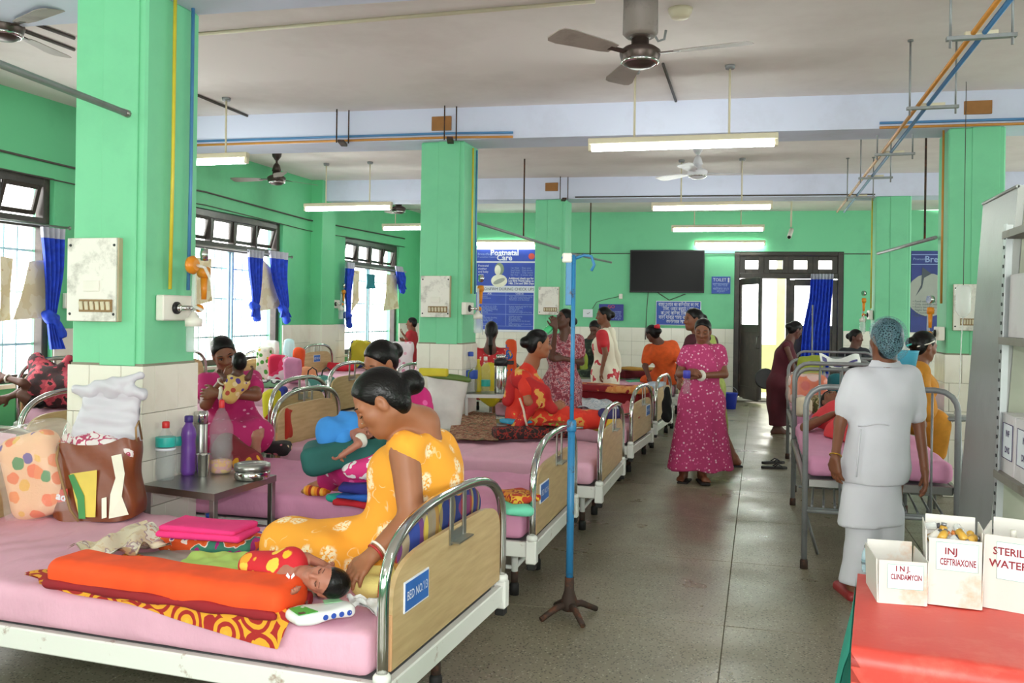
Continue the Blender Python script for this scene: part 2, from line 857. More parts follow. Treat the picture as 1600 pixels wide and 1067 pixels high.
XL, XR_, YE, ZC = -6.6, 6.2, -3.9, 3.55
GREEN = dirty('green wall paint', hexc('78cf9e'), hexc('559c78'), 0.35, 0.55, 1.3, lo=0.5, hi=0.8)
GREEN_SHADED = dirty('green wall paint darkened for shade', hexc('66c68d'), hexc('468c66'), 0.35, 0.55, 1.3, lo=0.5, hi=0.8)  # the wall green again, darkened to put backlit shade into the colour
WHITE_C = dirty('whitewash ceiling', hexc('e9e2df'), hexc('b9aca6'), 0.5, 0.8, 0.7, lo=0.45, hi=0.8)
BLUE_W = dirty('bluish whitewash', hexc('d3d9ee'), hexc('aaaab8'), 0.4, 0.8, 1.2)
TILE = dirty('cream glazed tile', hexc('ece8dc'), hexc('c9c0ac'), 0.3, 0.18, 3.0, bump=0.02)
GROUT = plain('tile grout', '8d8878', 0.9)
DARKWOOD = dirty('dark varnished wood', hexc('37302c'), hexc('6a5a50'), 0.5, 0.35, 5.0)
STEEL = plain('brushed steel', 'a3a39f', 0.32, 1.0, 0.06)
CHROME = plain('chrome tube', 'c9c9c6', 0.12, 1.0, 0.03)
GREYIRON = dirty('grey painted iron', hexc('8d9092'), hexc('66605a'), 0.5, 0.4, 9.0, 0.3)
WHITEPAINT = dirty('white enamel paint', hexc('e6e8e2'), hexc('8a5a3a'), 0.7, 0.4, 9.0, lo=0.62, hi=0.7)
WHITEP = plain('white plastic', 'e9e6dc', 0.4, var=0.04)
BLACKP = plain('black plastic', '17171a', 0.4, var=0.05)
CREAMP = plain('cream plastic', 'd8cfb4', 0.45, var=0.06)
RUST = dirty('rusty iron', hexc('3a2a22'), hexc('8a4a26'), 0.8, 0.75, 12.0)
CABLE = plain('dark cable', '4b4641', 0.6)
ORANGEPIPE = plain('orange pipe paint', 'c98a3c', 0.4, 0.1)
BLUEPIPE = plain('blue pipe paint', '4f86b8', 0.4, 0.1)
YELPIPE = plain('yellow pipe paint', 'd9c33a', 0.4)


def terrazzo():
    t = NT('grey terrazzo')
    vec_ = t.n('ShaderNodeNewGeometry').outputs['Position']
    f = t.noise(vec_, 0.8, 4)
    base = t.ramp(f, [(0.3, hexc('746d5a')), (0.7, hexc('938b77'))])
    sp = t.ramp(t.voro(vec_, 62), [(0.2, (.85, .85, .85)), (0.34, (0, 0, 0))])
    m1 = t.mix(sp, base, hexc('2e2a22'))
    sp2 = t.ramp(t.voro(vec_, 43), [(0.14, (.7, .7, .7)), (0.22, (0, 0, 0))])
    t.color(t.mix(sp2, m1, hexc('b9b3a0')))
    t.b.inputs['Roughness'].default_value = 0.33
    t.l(t.ramp(t.noise(vec_, 2.2, 5), [(0.3, (0.24,) * 3), (0.75, (0.5,) * 3)]), t.b.inputs['Roughness'])
    return t.m


TERR = terrazzo()
# floor: cast slabs with open joints
fb = struct('floor', MB().box((-0.2, 6.8, -0.06), (6.6, 10.9, 0.05)), plain('floor joint', '5f5849', 0.8))
SL = 1.22
slab_me = {}
for i in range(-5, 5):
    for j in range(-2, 15):
        key = (i + j) % 4
        if key not in slab_me:
            slab_me[key] = MB().box((0, 0, 0), (SL / 2 - 0.001, SL / 2 - 0.001, 0.005), bev=0.0025).mesh('slab')
            slab_me[key].materials.append(TERR)
        x, y = -0.15 + (i + .5) * SL, 0.36 + j * SL
        if x - SL / 2 < XL or x + SL / 2 > XR_ or y + SL / 2 > 17.2:
            continue
        o = link('slab', slab_me[key], TERR, fb)
        o.location = (x, y, -0.005)

# ceiling and beams
struct('ceiling', MB().box((-0.2, 6.8, ZC + 0.06), (6.6, 10.9, 0.06)), WHITE_C)


def skew_y(row, X):
    return {1: 4.05 + .045 * (X + 3), 2: 8.32 + .069 * (X + 2.8), 3: 12.82 + .094 * (X + 2.8)}[row]


def beam(row, w=0.42, zb=3.24):
    a, b = (XL, skew_y(row, XL)), (XR_, skew_y(row, XR_))
    poly = [(a[0], a[1] - .07, zb), (b[0], b[1] - .07, zb), (b[0], b[1] + w, zb), (a[0], a[1] + w, zb)]
    o = struct('ceiling_beam', MB().prism(poly, (0, 0, ZC - zb)), BLUE_W)
    return o


for r_ in (1, 2, 3):
    beam(r_)


def wall_with_holes(p0, e, L, z0, z1, holes, th, n):
    """wall slab along e from p0, holes = (s0, s1, z0, z1); n points out of the room"""
    mb = MB()
    ss = sorted({0.0, L, *[h[0] for h in holes], *[h[1] for h in holes]})
    for a, b in zip(ss[:-1], ss[1:]):
        hs = sorted([(h[2], h[3]) for h in holes if h[0] <= a + 1e-6 and h[1] >= b - 1e-6])
        z = z0
        for (c, d) in hs + [(z1, z1)]:
            if c > z + 1e-4:
                p = np.asarray(p0, float)
                q = [p + e * a + np.array([0, 0, z]), p + e * b + np.array([0, 0, z]),
                     p + e * b + np.array([0, 0, c]), p + e * a + np.array([0, 0, c])]
                mb.prism(q, np.asarray(n) * th)
            z = d
    return mb


def tiles(root, p0, e, n, cols, rows, tw, thh, z0, th=0.012, skip=None, half=True, first=0.0, L=None):
    """glazed tiles in running bond, each its own piece; n points into the room"""
    R = Matrix((vec(e), vec(-np.asarray(n)), V((0, 0, 1)))).transposed()
    cache = {}
    for r in range(rows):
        s = -(tw / 2 if (half and r % 2) else 0.0) + first
        while s < L - 0.01:
            a, b = max(s, 0), min(s + tw, L)
            s += tw
            if b - a < 0.02:
                continue
            zc = z0 + (r + .5) * thh
            if skip and skip((a + b) / 2, zc):
                continue
            key = round(b - a, 3)
            if key not in cache:
                me = MB().box((0, 0, 0), ((b - a) / 2 - .0015, th / 2, thh / 2 - .0015), R, bev=.002).mesh('tile')
                me.materials.append(TILE)
                cache[key] = me
            o = link('tile', cache[key], TILE, root)
            o.location = vec(np.asarray(p0) + np.asarray(e) * (a + b) / 2 + np.asarray(n) * th / 2 + np.array([0, 0, zc]) - np.array(ORIG.get(root.name, (0, 0, 0))))


EX, EY = np.array([1.0, 0, 0]), np.array([0, 1.0, 0])
# left wall with three windows in view and one nearer
WINS = [(0.55, 2.75), (4.95, 7.18), (9.25, 11.5), (13.5, 15.8)]
WZ0, WZ1 = 0.85, 2.8
YB_L = 17.45 + .091 * XL
holes = [(a - YE, b - YE, WZ0, WZ1) for a, b in WINS]
wl = struct('wall_left', wall_with_holes((XL, YE, 0), EY, YB_L + .3 - YE, 0, ZC, holes, 0.25, -EX), GREEN_SHADED)
TH_L = 1.35
for a, b in ((7.18, 9.25), (11.5, 13.5), (15.8, YB_L)):
    part('tile_backing', MB().box((XL + .004, (a + b) / 2, TH_L / 2), (.004, (b - a) / 2, TH_L / 2)), GROUT, wl)
    tiles(wl, (XL + .008, a, 0), EY, EX, 0, 5, 0.25, 0.27, 0.0, L=b - a, half=False)
for (yy, tops) in ((8.05, 0), (12.35, 0)):
    part('pilaster', MB().box((XL + .09, yy + .2, (ZC + TH_L) / 2), (.10, .22, (ZC - TH_L) / 2), bev=.01), GREEN_SHADED, wl)
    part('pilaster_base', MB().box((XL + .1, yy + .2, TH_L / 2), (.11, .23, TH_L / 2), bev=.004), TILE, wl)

# back wall with the double door
ds0, dz1 = BW(1148, 393)
ds1, _ = BW(1319, 393)
SB0 = (XL - 0) / cos(BW_A)
SBL = 13.2
wb = struct('wall_back', wall_with_holes(bwp(SB0, 0), BWE, SBL, 0, ZC, [(ds0 - SB0, ds1 - SB0, 0.0, dz1)], 0.25, -BWN), GREEN)
TH_B = 1.33
for a, b in ((SB0, ds0), (ds1, SB0 + SBL)):
    p = [bwp(a, 0, .004), bwp(b, 0, .004), bwp(b, TH_B, .004), bwp(a, TH_B, .004)]
    part('tile_backing', MB().prism(p, BWN * .004), GROUT, wb)
    tiles(wb, bwp(a, 0, .008), BWE, BWN, 0, 5, 0.25, 0.266, 0, L=b - a, half=False)
# walls behind and to the right of the photographer, with unseen openings added to let daylight in
wr = struct('wall_right', wall_with_holes((XR_, YE, 0), EY, 22.2, 0, ZC,
            [(3.9, 7.1, 0.9, 2.8), (11.6, 14.9, 0.9, 2.8), (17, 19.5, 0.9, 2.8)], 0.25, EX), GREEN)
we = struct('wall_end', wall_with_holes((XL, YE, 0), EX, XR_ - XL, 0, ZC,
            [(1.2, 4.4, 0.9, 2.8), (5.6, 8.8, 0.9, 2.8), (9.6, 12.0, 0.9, 2.8)], 0.25, -EY), GREEN)


def portal(loc, target, sx, sy):
    o = area('window_portal', loc, target, sx, sy, 1)
    o.data.cycles.is_portal = True


for a, b in WINS:
    portal((XL - .3, (a + b) / 2, (WZ0 + WZ1) / 2), (0, (a + b) / 2, (WZ0 + WZ1) / 2), b - a, WZ1 - WZ0)
for (a, b) in ((3.9, 7.1), (11.6, 14.9), (17, 19.5)):
    y = YE + (a + b) / 2
    portal((XR_ + .3, y, 1.85), (0, y, 1.85), b - a, 1.9)
for (a, b) in ((1.2, 4.4), (5.6, 8.8), (9.6, 12.0)):
    x = XL + (a + b) / 2
    portal((x, YE - .3, 1.85), (x, 0, 1.85), b - a, 1.9)

# columns: painted shaft with a raised strip, tiled foot
COLS = [(-3.10, 4.0, -1), (-2.79, 8.3, -1), (-2.74, 12.8, -1), (1.57, 8.6, 1), (1.51, 13.2, 1)]
CS, CT = 0.48, 1.25
COLUMNS = []
for (cx, cy, sd) in COLS:
    x0, x1 = (cx - CS, cx) if sd < 0 else (cx, cx + CS)
    c = ((x0 + x1) / 2, cy + CS / 2)
    root = bpy.data.objects.new('column', None)
    COL.objects.link(root)
    root.location = (c[0], c[1], 0)
    root['kind'] = 'structure'
    ORIG[root.name] = (c[0], c[1], 0)
    COLUMNS.append(root)
    g = .014
    zt = 3.24
    mb = MB().box((c[0], c[1], (CT + zt) / 2), (CS / 2 - g, CS / 2 - g, (zt - CT) / 2), bev=.012)
    part('shaft', mb, GREEN, root)
    part('raised_strip', MB().box((c[0] + .07, cy + g - .004, (CT + zt) / 2), (.11, .006, (zt - CT) / 2), bev=.004), GREEN, root)
    part('tiled_core', MB().box((c[0], c[1], CT / 2 + .006), (CS / 2 - g, CS / 2 - g, CT / 2 + .005)), GROUT, root)
    tiles(root, (x0, cy + g, 0), EX, -EY, 0, 5, .2, .25, 0, L=CS, first=-.06)
    sx = x1 - g if sd < 0 else x0 + g
    tiles(root, (sx, cy, 0), EY, EX * (-sd), 0, 5, .2, .25, 0, L=CS, first=-.1)

# wooden inspection boards let into the beams above the columns
BOARD = plain('brown board', '9c6b38', 0.7, var=.2)
for (u, v, w, h, row) in ((690, 193, 32, 22, 2), (862, 292, 20, 13, 3), (1528, 168, 40, 21, 2)):
    X = -2.9 if u < 1000 else 1.9
    for _ in range(4):
        Y = skew_y(row, X) - .075
        p = PY(u, v, Y)
        X = p[0]
    zc = np.dot(p - CAM, FW)
    mb = MB().box(p, (w / 2 * zc / FL, .012, h / 2 * zc / FL), bev=.003)
    single('access_board', mb, BOARD, 'brown wooden board on the ceiling beam above the %s column' %
           {690: 'second left green', 862: 'farthest left green', 1528: 'right-hand green'}[u], 'board')

# ---------------------------------------------------------------- windows
PANE = emit('sunlit frosted pane', (1, 1, 1), 0.0)
PANE = glassy('window glass', (0.95, 0.97, 1.0), 0.12, 0.05)
GRILLE = plain('pale blue grille iron', '9fc4d0', 0.4)
PAPER = blot('yellowed newspaper sheet', [(0, 'e8d9b0'), (.45, 'f1e6c6'), (.62, 'd9c49a')], 5)
CURT = plain('blue curtain cloth', '1f46c8', 0.75, var=.25, scale=14)
CURTH = plain('grey curtain heading', 'b9bbc8', 0.7)


def window(idx, a, b):
    w = bpy.data.objects.new('window_%d' % idx, None)
    COL.objects.link(w)
    w.location = (XL, (a + b) / 2, WZ0)
    w['kind'] = 'structure'
    ORIG[w.name] = tuple(w.location)
    x0 = XL - .10
    zt = 2.36
    fr = MB()
    for y in (a + .04, b - .04):
        fr.box((x0, y, (WZ0 + WZ1) / 2), (.05, .04, (WZ1 - WZ0) / 2), bev=.006)
    for z in (WZ0 + .03, WZ1 - .045):
        fr.box((x0, (a + b) / 2, z), (.05, (b - a) / 2 - .08, .045), bev=.006)
    fr.box((x0 + .01, (a + b) / 2, zt), (.06, (b - a) / 2 - .08, .05), bev=.006)
    part('window_frame', fr, DARKWOOD, w)
    n = 4
    pitch = (b - a - .16) / n
    for i in range(1, n):
        wd_ = .045 if i != 2 else .06
        part('mullion', MB().box((x0, a + .08 + i * pitch, (zt + .05 + WZ1 - .09) / 2), (.045, wd_ / 2, (WZ1 - .09 - zt - .05) / 2), bev=.005), DARKWOOD, w)
    for i in range(n):                 # fanlight sashes, tilted in at the foot
        yc = a + .08 + (i + .5) * pitch
        hh, hw = (WZ1 - zt - .15) / 2, pitch / 2 - .035
        R = Matrix.Rotation(radians((14, 4, 4, 16)[i]), 3, 'Y')
        cc = V((x0 + .01, yc, (zt + WZ1) / 2))
        sash = MB()
        for s in (-1, 1):
            sash.box(cc + R @ V((0, s * (hw - .02), 0)), (.014, .022, hh), R, .003)
            sash.box(cc + R @ V((0, 0, s * (hh - .02))), (.014, hw - .042, .022), R, .003)
        so = part('sash', sash, DARKWOOD, w)
        part('pane', MB().box(cc, (.003, hw - .04, hh - .04), R), PANE, so)
    for s in (-1, 1):
        part('casement_stile', MB().box((x0 - .02, (a + b) / 2 + s * .04, (WZ0 + zt) / 2 + .01), (.018, .02, (zt - WZ0) / 2 - .04), bev=.004), GRILLE if idx != 1 else DARKWOOD, w)
    k = 13
    for i in range(1, k):
        y = a + .08 + (b - a - .16) * i / k
        part('grille_bar', MB().tube([(XL - .2, y, WZ0), (XL - .2, y, zt)], .008, 6), GRILLE, w)
    for z in (1.2, 1.7, 2.1):
        part('grille_rail', MB().box((XL - .2, (a + b) / 2, z), (.004, (b - a) / 2 - .02, .012)), GRILLE, w)
    part('window_sill', MB().box((XL - .06, (a + b) / 2, WZ0 - .02), (.12, (b - a) / 2, .02), bev=.004), TILE, w)
    return w


for i, (a, b) in enumerate(WINS):
    window(i + 1, a, b)


def rod(p, q, r, m, label, cat='rod', name='curtain_rod', group=None):
    mb = MB().tube([p, q], r, 8)
    d = (vec(q) - vec(p)).normalized()
    for e in (p, q):
        mb.lathe([(r * 1.5, -.012), (r * 2.0, 0), (r * 1.5, .012)], 8, e, d.to_track_quat('Z', 'Y').to_matrix())
    return single(name, mb, m, label, cat, group)


for k, (a, b) in enumerate(WINS[1:]):
    rod((XL + .09, a - .08, 2.33), (XL + .09, b + .1, 2.33), .011, STEEL,
        'thin steel curtain rod across the %s window of the left wall' % ('nearest', 'middle', 'farthest')[k])


def curtain(p_top, width, e, zs, m, label, seed=0, knot=True, swing=0.0, head=.1, depth=.03, nf=5):
    """gathered curtain: (z, width factor, sideways shift) profile from the rod down"""
    random.seed(seed)
    e, up = np.asarray(e, float), np.array([0, 0, 1.0])
    nn = np.cross(e, up)
    p = np.asarray(p_top, float)
    root = thing('curtain', label, 'curtain', (p[0], p[1], zs[-1][0]))
    prof = np.array(zs)

    def fn_(z0, z1, thick):
        def fn(u, v):
            z = z0 + (z1 - z0) * v
            f = np.interp(-z, -prof[:, 0], prof[:, 1])
            sh = np.interp(-z, -prof[:, 0], prof[:, 2])
            s = (u - .5) * width * f + sh
            d = depth * (0.35 + .65 * f) * cos(u * 2 * pi * nf + .5 * sin(3 * z)) + thick + .01 * sin(7 * z + seed)
            return p * np.array([1, 1, 0]) + e * s + nn * d + up * z
        return fn
    zt = zs[0][0]
    mb = MB().patch(fn_(zt - head, zs[-1][0], 0), nf * 8, 24)
    mb.patch(fn_(zt - head, zs[-1][0], .006), nf * 8, 24)
    part('cloth', mb, m, root)
    mb = MB().patch(fn_(zt, zt - head, 0), nf * 8, 2).patch(fn_(zt, zt - head, .007), nf * 8, 2)
    part('heading', mb, CURTH, root, 'pale grey heading band')
    if knot:
        kz = knot
        sh = np.interp(-kz, -prof[:, 0], prof[:, 2])
        c = p * np.array([1, 1, 0]) + e * sh + up * kz
        pr = [ell(c, (.075, .06, .05), k=.03), cone(c + e * -.05 + up * .03, c + e * .06 - up * .05, .05, .035, .03),
              cone(c + e * .02, c + e * (.05 + swing) - up * .15, .04, .055, .03)]
        blob('knot', pr, .012, m, root, disp=folds(.006, 60, 60, 40))
    return root


def wall_curtain(u, v_top, v_knot, v_end, wpx, X, label, seed, shift=0.0, kswing=0.03, nf=4):
    pt = PX(u, v_top, X)
    zc = np.dot(pt - CAM, FW)
    zk = CH - (v_knot - 484) * zc / FL
    ze = CH - (v_end - 484) * zc / FL
    w = wpx * zc / FL * 1.9
    zt = pt[2]
    return curtain(pt, w, EY, [(zt, 1, 0), ((zt + zk) / 2, .75, shift * .4), (zk + .06, .42, shift), (zk, .3, shift), (ze, .62, shift + kswing)],
                   CURT, label, seed, knot=zk, swing=kswing, nf=nf)


wall_curtain(82, 356, 500, 549, 24, XL + .1, 'blue curtain knotted at its foot beside the nearest left window', 1, .0, .07)
wall_curtain(399, 391, 478, 494, 22, XL + .1, 'blue curtain knotted in the middle of the second left window', 2, .0, .02)
wall_curtain(433, 393, 482, 494, 28, XL + .1, 'blue curtain gathered at the right edge of the second left window', 3, .2, .03)
wall_curtain(545, 410, 490, 503, 14, XL + .1, 'blue curtain hanging straight at the left of the farthest left window', 4, -.02, .02, 3)
pt = PX(622, 416, XL + .1)
curtain(pt, .5, EY, [(pt[2], .6, 0), (pt[2] - .2, .8, .1), (pt[2] - .35, .6, .14), (pt[2] - .42, .7, .2)], CURT,
        'short bunched blue curtain tied up at the right of the farthest left window', 5, knot=pt[2] - .3, swing=.06, nf=3)
pt = BW(1286, 428, .12)
dcz = pt[1]
p3 = bwp(pt[0] - .02, 0, .14)
curtain(p3, .42, BWE, [(dcz, .95, 0), (1.9, .95, -.03), (1.3, 1.15, -.1), (.3, 1.25, -.13)], CURT,
        'long blue curtain with grey heading hanging over the dark back door', 6, knot=False, nf=7, depth=.035)

# cream sheets pasted and hung over the lower lights of the windows
def sheet_on(X, pts, m, label, cat, name='paper_sheet', curl=.02, thick=.004):
    P = [np.array(PX(u, v, X)) for u, v in pts]

    def fn(u, v):
        a = P[0] * (1 - u) + P[1] * u
        b = P[3] * (1 - u) + P[2] * u
        q = a * (1 - v) + b * v
        return q + EX * (curl * sin(3.1 * u + 4 * v) * v)
    mb = MB().patch(fn, 8, 8)
    mb.patch(lambda u, v: fn(u, v) + EX * thick, 8, 8)
    return single(name, mb, m, label, cat)


sheet_on(XL + .03, [(46, 408), (80, 406), (78, 496), (22, 500)], PAPER, 'yellowed paper sheet over the right pane of the nearest left window', 'paper')
sheet_on(XL + .03, [(0, 400), (20, 404), (14, 500), (0, 503)], PAPER, 'strip of yellowed paper at the left edge of the nearest window', 'paper')
sheet_on(XL + .03, [(410, 405), (424, 420), (440, 480), (398, 488)], PAPER, 'cream cloth sheet between the two blue curtains of the second window', 'cloth')
sheet_on(XL + .03, [(301, 402), (330, 404), (330, 470), (301, 480)], PAPER, 'cream sheet over the left half of the second window', 'cloth')
sheet_on(XL + .03, [(553, 422), (562, 423), (560, 470), (549, 490)], PAPER, 'narrow cream sheet beside the straight blue curtain of the far window', 'cloth')
sheet_on(XL + .03, [(604, 428), (620, 430), (622, 482), (600, 486)], PAPER, 'cream sheet at the right side of the farthest left window', 'cloth')
sheet_on(XL + .04, [(573, 428), (586, 429), (586, 451), (573, 451)], plain('teal cloth', '2f8a9a', .8), 'small teal cloth hanging in the farthest left window', 'cloth')

# ---------------------------------------------------------------- double door
door = bpy.data.objects.new('door_1', None)
COL.objects.link(door)
door.location = vec(bwp((ds0 + ds1) / 2, 0))
door['kind'] = 'structure'
ORIG[door.name] = tuple(door.location)
RB = rotz(BW_A)
_, ztr = BW(1230, 431)
dm = (ds0 + ds1) / 2


def dbox(s, z, hs, hz, off=-.08, hd=.05, bev=.006, R=None):
    return MB().box(bwp(s, z, off), (hs, hd, hz), R or RB, bev)


fr = MB()
for s in (ds0 + .05, ds1 - .05):
    fr.box(bwp(s, dz1 / 2, -.08), (.05, .07, dz1 / 2), RB, .008)
fr.box(bwp(dm, dz1 - .04, -.08), (dm - ds0 - .1, .07, .04), RB, .008)
fr.box(bwp(dm, ztr, -.08), (dm - ds0 - .1, .08, .05), RB, .008)
part('door_frame', fr, DARKWOOD, door)
part('threshold', MB().box(bwp(dm, .03, -.05), (dm - ds0, .2, .03), RB, .006), TILE, door)
W2 = dm - ds0 - .1
for i, s in enumerate((ds0 + .1 + W2 * .25, ds0 + .1 + W2 * .75, dm + W2 * .25, dm + W2 * .75)):
    hw, hh = W2 * .25, (dz1 - ztr - .13) / 2
    zc = (dz1 - .08 + ztr + .05) / 2
    fl = MB()
    for q in (-1, 1):
        fl.box(bwp(s + q * (hw - .05), zc, -.08), (.05, .03, hh), RB, .004)
        fl.box(bwp(s, zc + q * (hh - .04), -.08), (hw - .1, .03, .04), RB, .004)
    fo = part('fanlight', fl, DARKWOOD, door)
    part('pane', MB().box(bwp(s, zc, -.08), (hw - .09, .004, hh - .07), RB), PANE, fo)
part('centre_post', dbox(dm, ztr / 2, .035, ztr / 2 - .05), DARKWOOD, door)


def leaf(hinge, w, ang, name='door_leaf', sgn=1):
    R = rotz(BW_A + ang)
    o = hinge

    def P(x, z, y=0.0):
        return vec(o) + R @ V((x * sgn, y, z))
    zt = ztr - .06
    mb = MB()
    for x in (.045, w - .045):
        mb.box(P(x, zt / 2 + .03), (.045, .02, zt / 2 - .04), R, .004)
    for z, h in ((.16, .12), (1.35, .07), (zt - .06, .06)):
        mb.box(P(w / 2, z), (w / 2 - .09, .02, h), R, .004)
    d = part(name, mb, DARKWOOD, door)
    part('panel', MB().box(P(w / 2, .8), (w / 2 - .08, .009, .54), R), DARKWOOD, d)
    part('pane', MB().box(P(w / 2, (1.42 + zt - .12) / 2), (w / 2 - .08, .004, (zt - .12 - 1.42) / 2), R), PANE, d)
    part('handle', MB().tube([P(w - .05, 1.0, -.03), P(w - .05, 1.0, -.06), P(w - .05, 1.2, -.06), P(w - .05, 1.2, -.03)], .008, 6), STEEL, d)


leaf(bwp(ds0 + .1, 0, -.06), W2 / 1 - .0, radians(-68))
leaf(bwp(ds1 - .1, 0, -.06), W2 - .03, 0, sgn=-1)
# balcony beyond the door
CREAMW = plain('cream balcony plaster', 'd6bc90', .9, var=.1)  # one even cream plaster colour
struct('balcony_floor', MB().prism([bwp(ds0 - 2, -.08, -.25), bwp(ds1 + 2, -.08, -.25), bwp(ds1 + 2, -.08, -1.9), bwp(ds0 - 2, -.08, -1.9)], (0, 0, .1)),
       plain('balcony cement', 'cfc4ae', .9))
struct('balcony_parapet', MB().prism([bwp(ds0 - 2, 0, -1.7), bwp(ds1 + 2, 0, -1.7), bwp(ds1 + 2, 0, -1.85), bwp(ds0 - 2, 0, -1.85)], (0, 0, 1.0)), CREAMW)
struct('balcony_post', MB().box(bwp(BW(1226, 500)[0] + .12, 1.4, -1.78), (.09, .09, 1.4), RB, .01), CREAMW)

# ---------------------------------------------------------------- lamps
TUBE_M = emit('lit fluorescent tube', (0.93, 1.0, 0.95), TUBE_GLOW)


def tube_light(u, v, zc, L, yaw, label, drop=True, zt=ZC):
    c = D(u, v, zc)
    e = np.array([cos(yaw), sin(yaw), 0])
    R = rotz(yaw)
    root = thing('fluorescent_light', label, 'light', c, 'fluorescent tube lights')
    part('batten', MB().box(c + np.array([0, 0, .055]), (L / 2, .035, .025), R, .006), CREAMP, root)
    part('tube', MB().tube([c - e * (L / 2 - .03), c + e * (L / 2 - .03)], .026, 10), TUBE_M, root)
    for s in (-1, 1):
        part('end_cap', MB().box(c + e * s * (L / 2 - .015) + np.array([0, 0, .012]), (.015, .022, .035), R, .004), CREAMP, root)
        if drop:
            p = c + e * s * L * .25
            part('rod', MB().tube([p + np.array([0, 0, .08]), (p[0], p[1], zt)], .009, 8), CREAMP, root)
            part('rose', MB().lathe([(.035, zt - .03), (.04, zt - .01), (.04, zt)], 10, (p[0], p[1], 0)), GREYIRON, root)
    return root


LT = 'lit fluorescent tube on two rods '
tube_light(1064, 228, 7.2, 1.5, .03, LT + 'nearest the large ceiling fan')
tube_light(1111, 325, 11.35, 1.5, .03, LT + 'second in the row along the aisle')
tube_light(1121, 359, 14.6, 1.48, .05, LT + 'third in the row, just before the television wall')
s_, z_ = BW(1140, 382, .08)
tube_light(1140, 382, np.dot(bwp(s_, z_, .08) - CAM, FW), 1.3, BW_A, 'lit fluorescent tube fixed to the back wall between television and door', False)
s_, z_ = BW(789, 381, .08)
tube_light(789, 381, np.dot(bwp(s_, z_, .08) - CAM, FW), 1.22, BW_A, 'lit fluorescent tube fixed to the back wall above the blue poster', False)
tube_light(543, 326, 12.0, 1.28, .0, LT + 'in the left bay before the second window')
tube_light(318, 254, 8.5, .95, .0, 'lit fluorescent tube half hidden by the nearest green column')
tube_light(638, 357, 14.4, .9, .0, 'short lit fluorescent tube left of the second green column')
for (x, y, w) in ((1.2, 2.0, 'ahead of'), (-1.6, -.6, 'left of'), (2.6, -1.6, 'right of'), (-5.2, 2.0, 'far left of')):   # unseen lamps added around the camera to brighten the room
    c = np.array([x, y, 2.94])
    zc = np.dot(c - CAM, FW)
    root = tube_light(CU + FL * np.dot(c - CAM, RT) / zc, CV - FL * np.dot(c - CAM, UP) / zc, zc, 1.5, 0, LT + 'added unseen for brightness %s the photographer' % w)


def fan(u, v, zc, R_, rot, m, mb_, label, nbl=3, dirtm=None, zt=ZC):
    c = D(u, v, zc)
    root = thing('ceiling_fan', label, 'fan', c, 'ceiling fans')
    z = c[2]
    pf = [(.0, -.075), (.06, -.07), (.095, -.05), (.105, -.03), (.115, 0), (.115, .02), (.09, .04), (.05, .055), (.05, .09), (.03, .1)]
    part('motor', MB().lathe([(r, z + h) for r, h in pf], 24, (c[0], c[1], 0)), m, root)
    part('trim_ring', MB().lathe([(.098, z - .052), (.107, z - .045), (.108, z - .034), (.1, z - .03)], 24, (c[0], c[1], 0)), CHROME, root)
    part('stem', MB().tube([(c[0], c[1], z + .09), (c[0], c[1], zt)], .014, 8), m, root)
    part('canopy', MB().lathe([(.02, zt - .12), (.055, zt - .07), (.065, zt - .005), (.065, zt)], 16, (c[0], c[1], 0)), m, root)
    if u == 1000:
        part('cowl', MB().lathe([(.08, z + .1), (.1, z + .12), (.095, zt - .02), (.09, zt)], 14, (c[0], c[1], 0)), dirty('sooty fan cowl', hexc('7a6f68'), hexc('2e2622'), .8, .5, 7), root)
    part('lower_cup', MB().lathe([(.03, z + .09), (.06, z + .1), (.04, z + .17), (.02, z + .2)], 16, (c[0], c[1], 0)), m, root)
    for k in range(nbl):
        a = rot + 2 * pi * k / nbl
        R = rotz(a) @ Matrix.Rotation(radians(10), 3, 'X')
        bl = MB()
        prof = [(.2, .045), (.26, .06), (.45, .075), (R_ - .08, .085), (R_ - .02, .075), (R_, .05)]
        vs, fs = [], []
        for (r, w) in prof:
            for (y, zz) in ((-w, -.002), (w, -.002), (w, .003), (-w, .003)):
                vs.append(R @ V((r, y, zz)) + vec(c))
        for i in range(len(prof) - 1):
            for q in range(4):
                fs.append((i * 4 + q, i * 4 + (q + 1) % 4, i * 4 + 4 + (q + 1) % 4, i * 4 + 4 + q))
        fs += [(0, 1, 2, 3), tuple(len(vs) - 4 + q for q in (3, 2, 1, 0))]
        bo = part('blade', bl.add(vs, fs), mb_, root)
        part('bracket', MB().box(V(c) + R @ V((.16, 0, 0)), (.07, .02, .004), R, .002), m, bo)
    return root


FANB = plain('dusty brown fan metal', '4a3d38', .35, .5)
FANBL = dirty('dusty fan blade', hexc('9a8f88'), hexc('5b4f48'), .7, .5, 4)
FANW = plain('white fan metal', 'dcdce2', .4)
fan(1000, 86, 5.05, .62, radians(-9), FANB, FANBL, 'large brown ceiling fan hanging nearest the camera')
fan(1090, 270, 10.4, .65, radians(20), FANW, FANW, 'white ceiling fan behind the nearest fluorescent light')
fan(1122, 314, 14.2, .6, radians(40), BLACKP, FANBL, 'dark ceiling fan behind the second light of the aisle')
fan(432, 280, 11.2, .6, radians(65), FANB, FANBL, 'brown ceiling fan in the left bay before the second window')
fan(623, 327, 14.4, .6, radians(10), FANB, FANBL, 'dark ceiling fan beside the second green column')
fan(6, 44, 5.4, .6, radians(100), FANB, FANBL, 'ceiling fan cut by the left edge of the picture')
c = G(1063, 14, ZC)
single('smoke_detector', MB().lathe([(.02, -.07), (.055, -.06), (.065, -.04), (.075, -.025), (.08, 0)], 20, c), CREAMP, 'round cream smoke detector on the ceiling beside the large fan', 'detector')
hk = G(1022, 30, ZC)
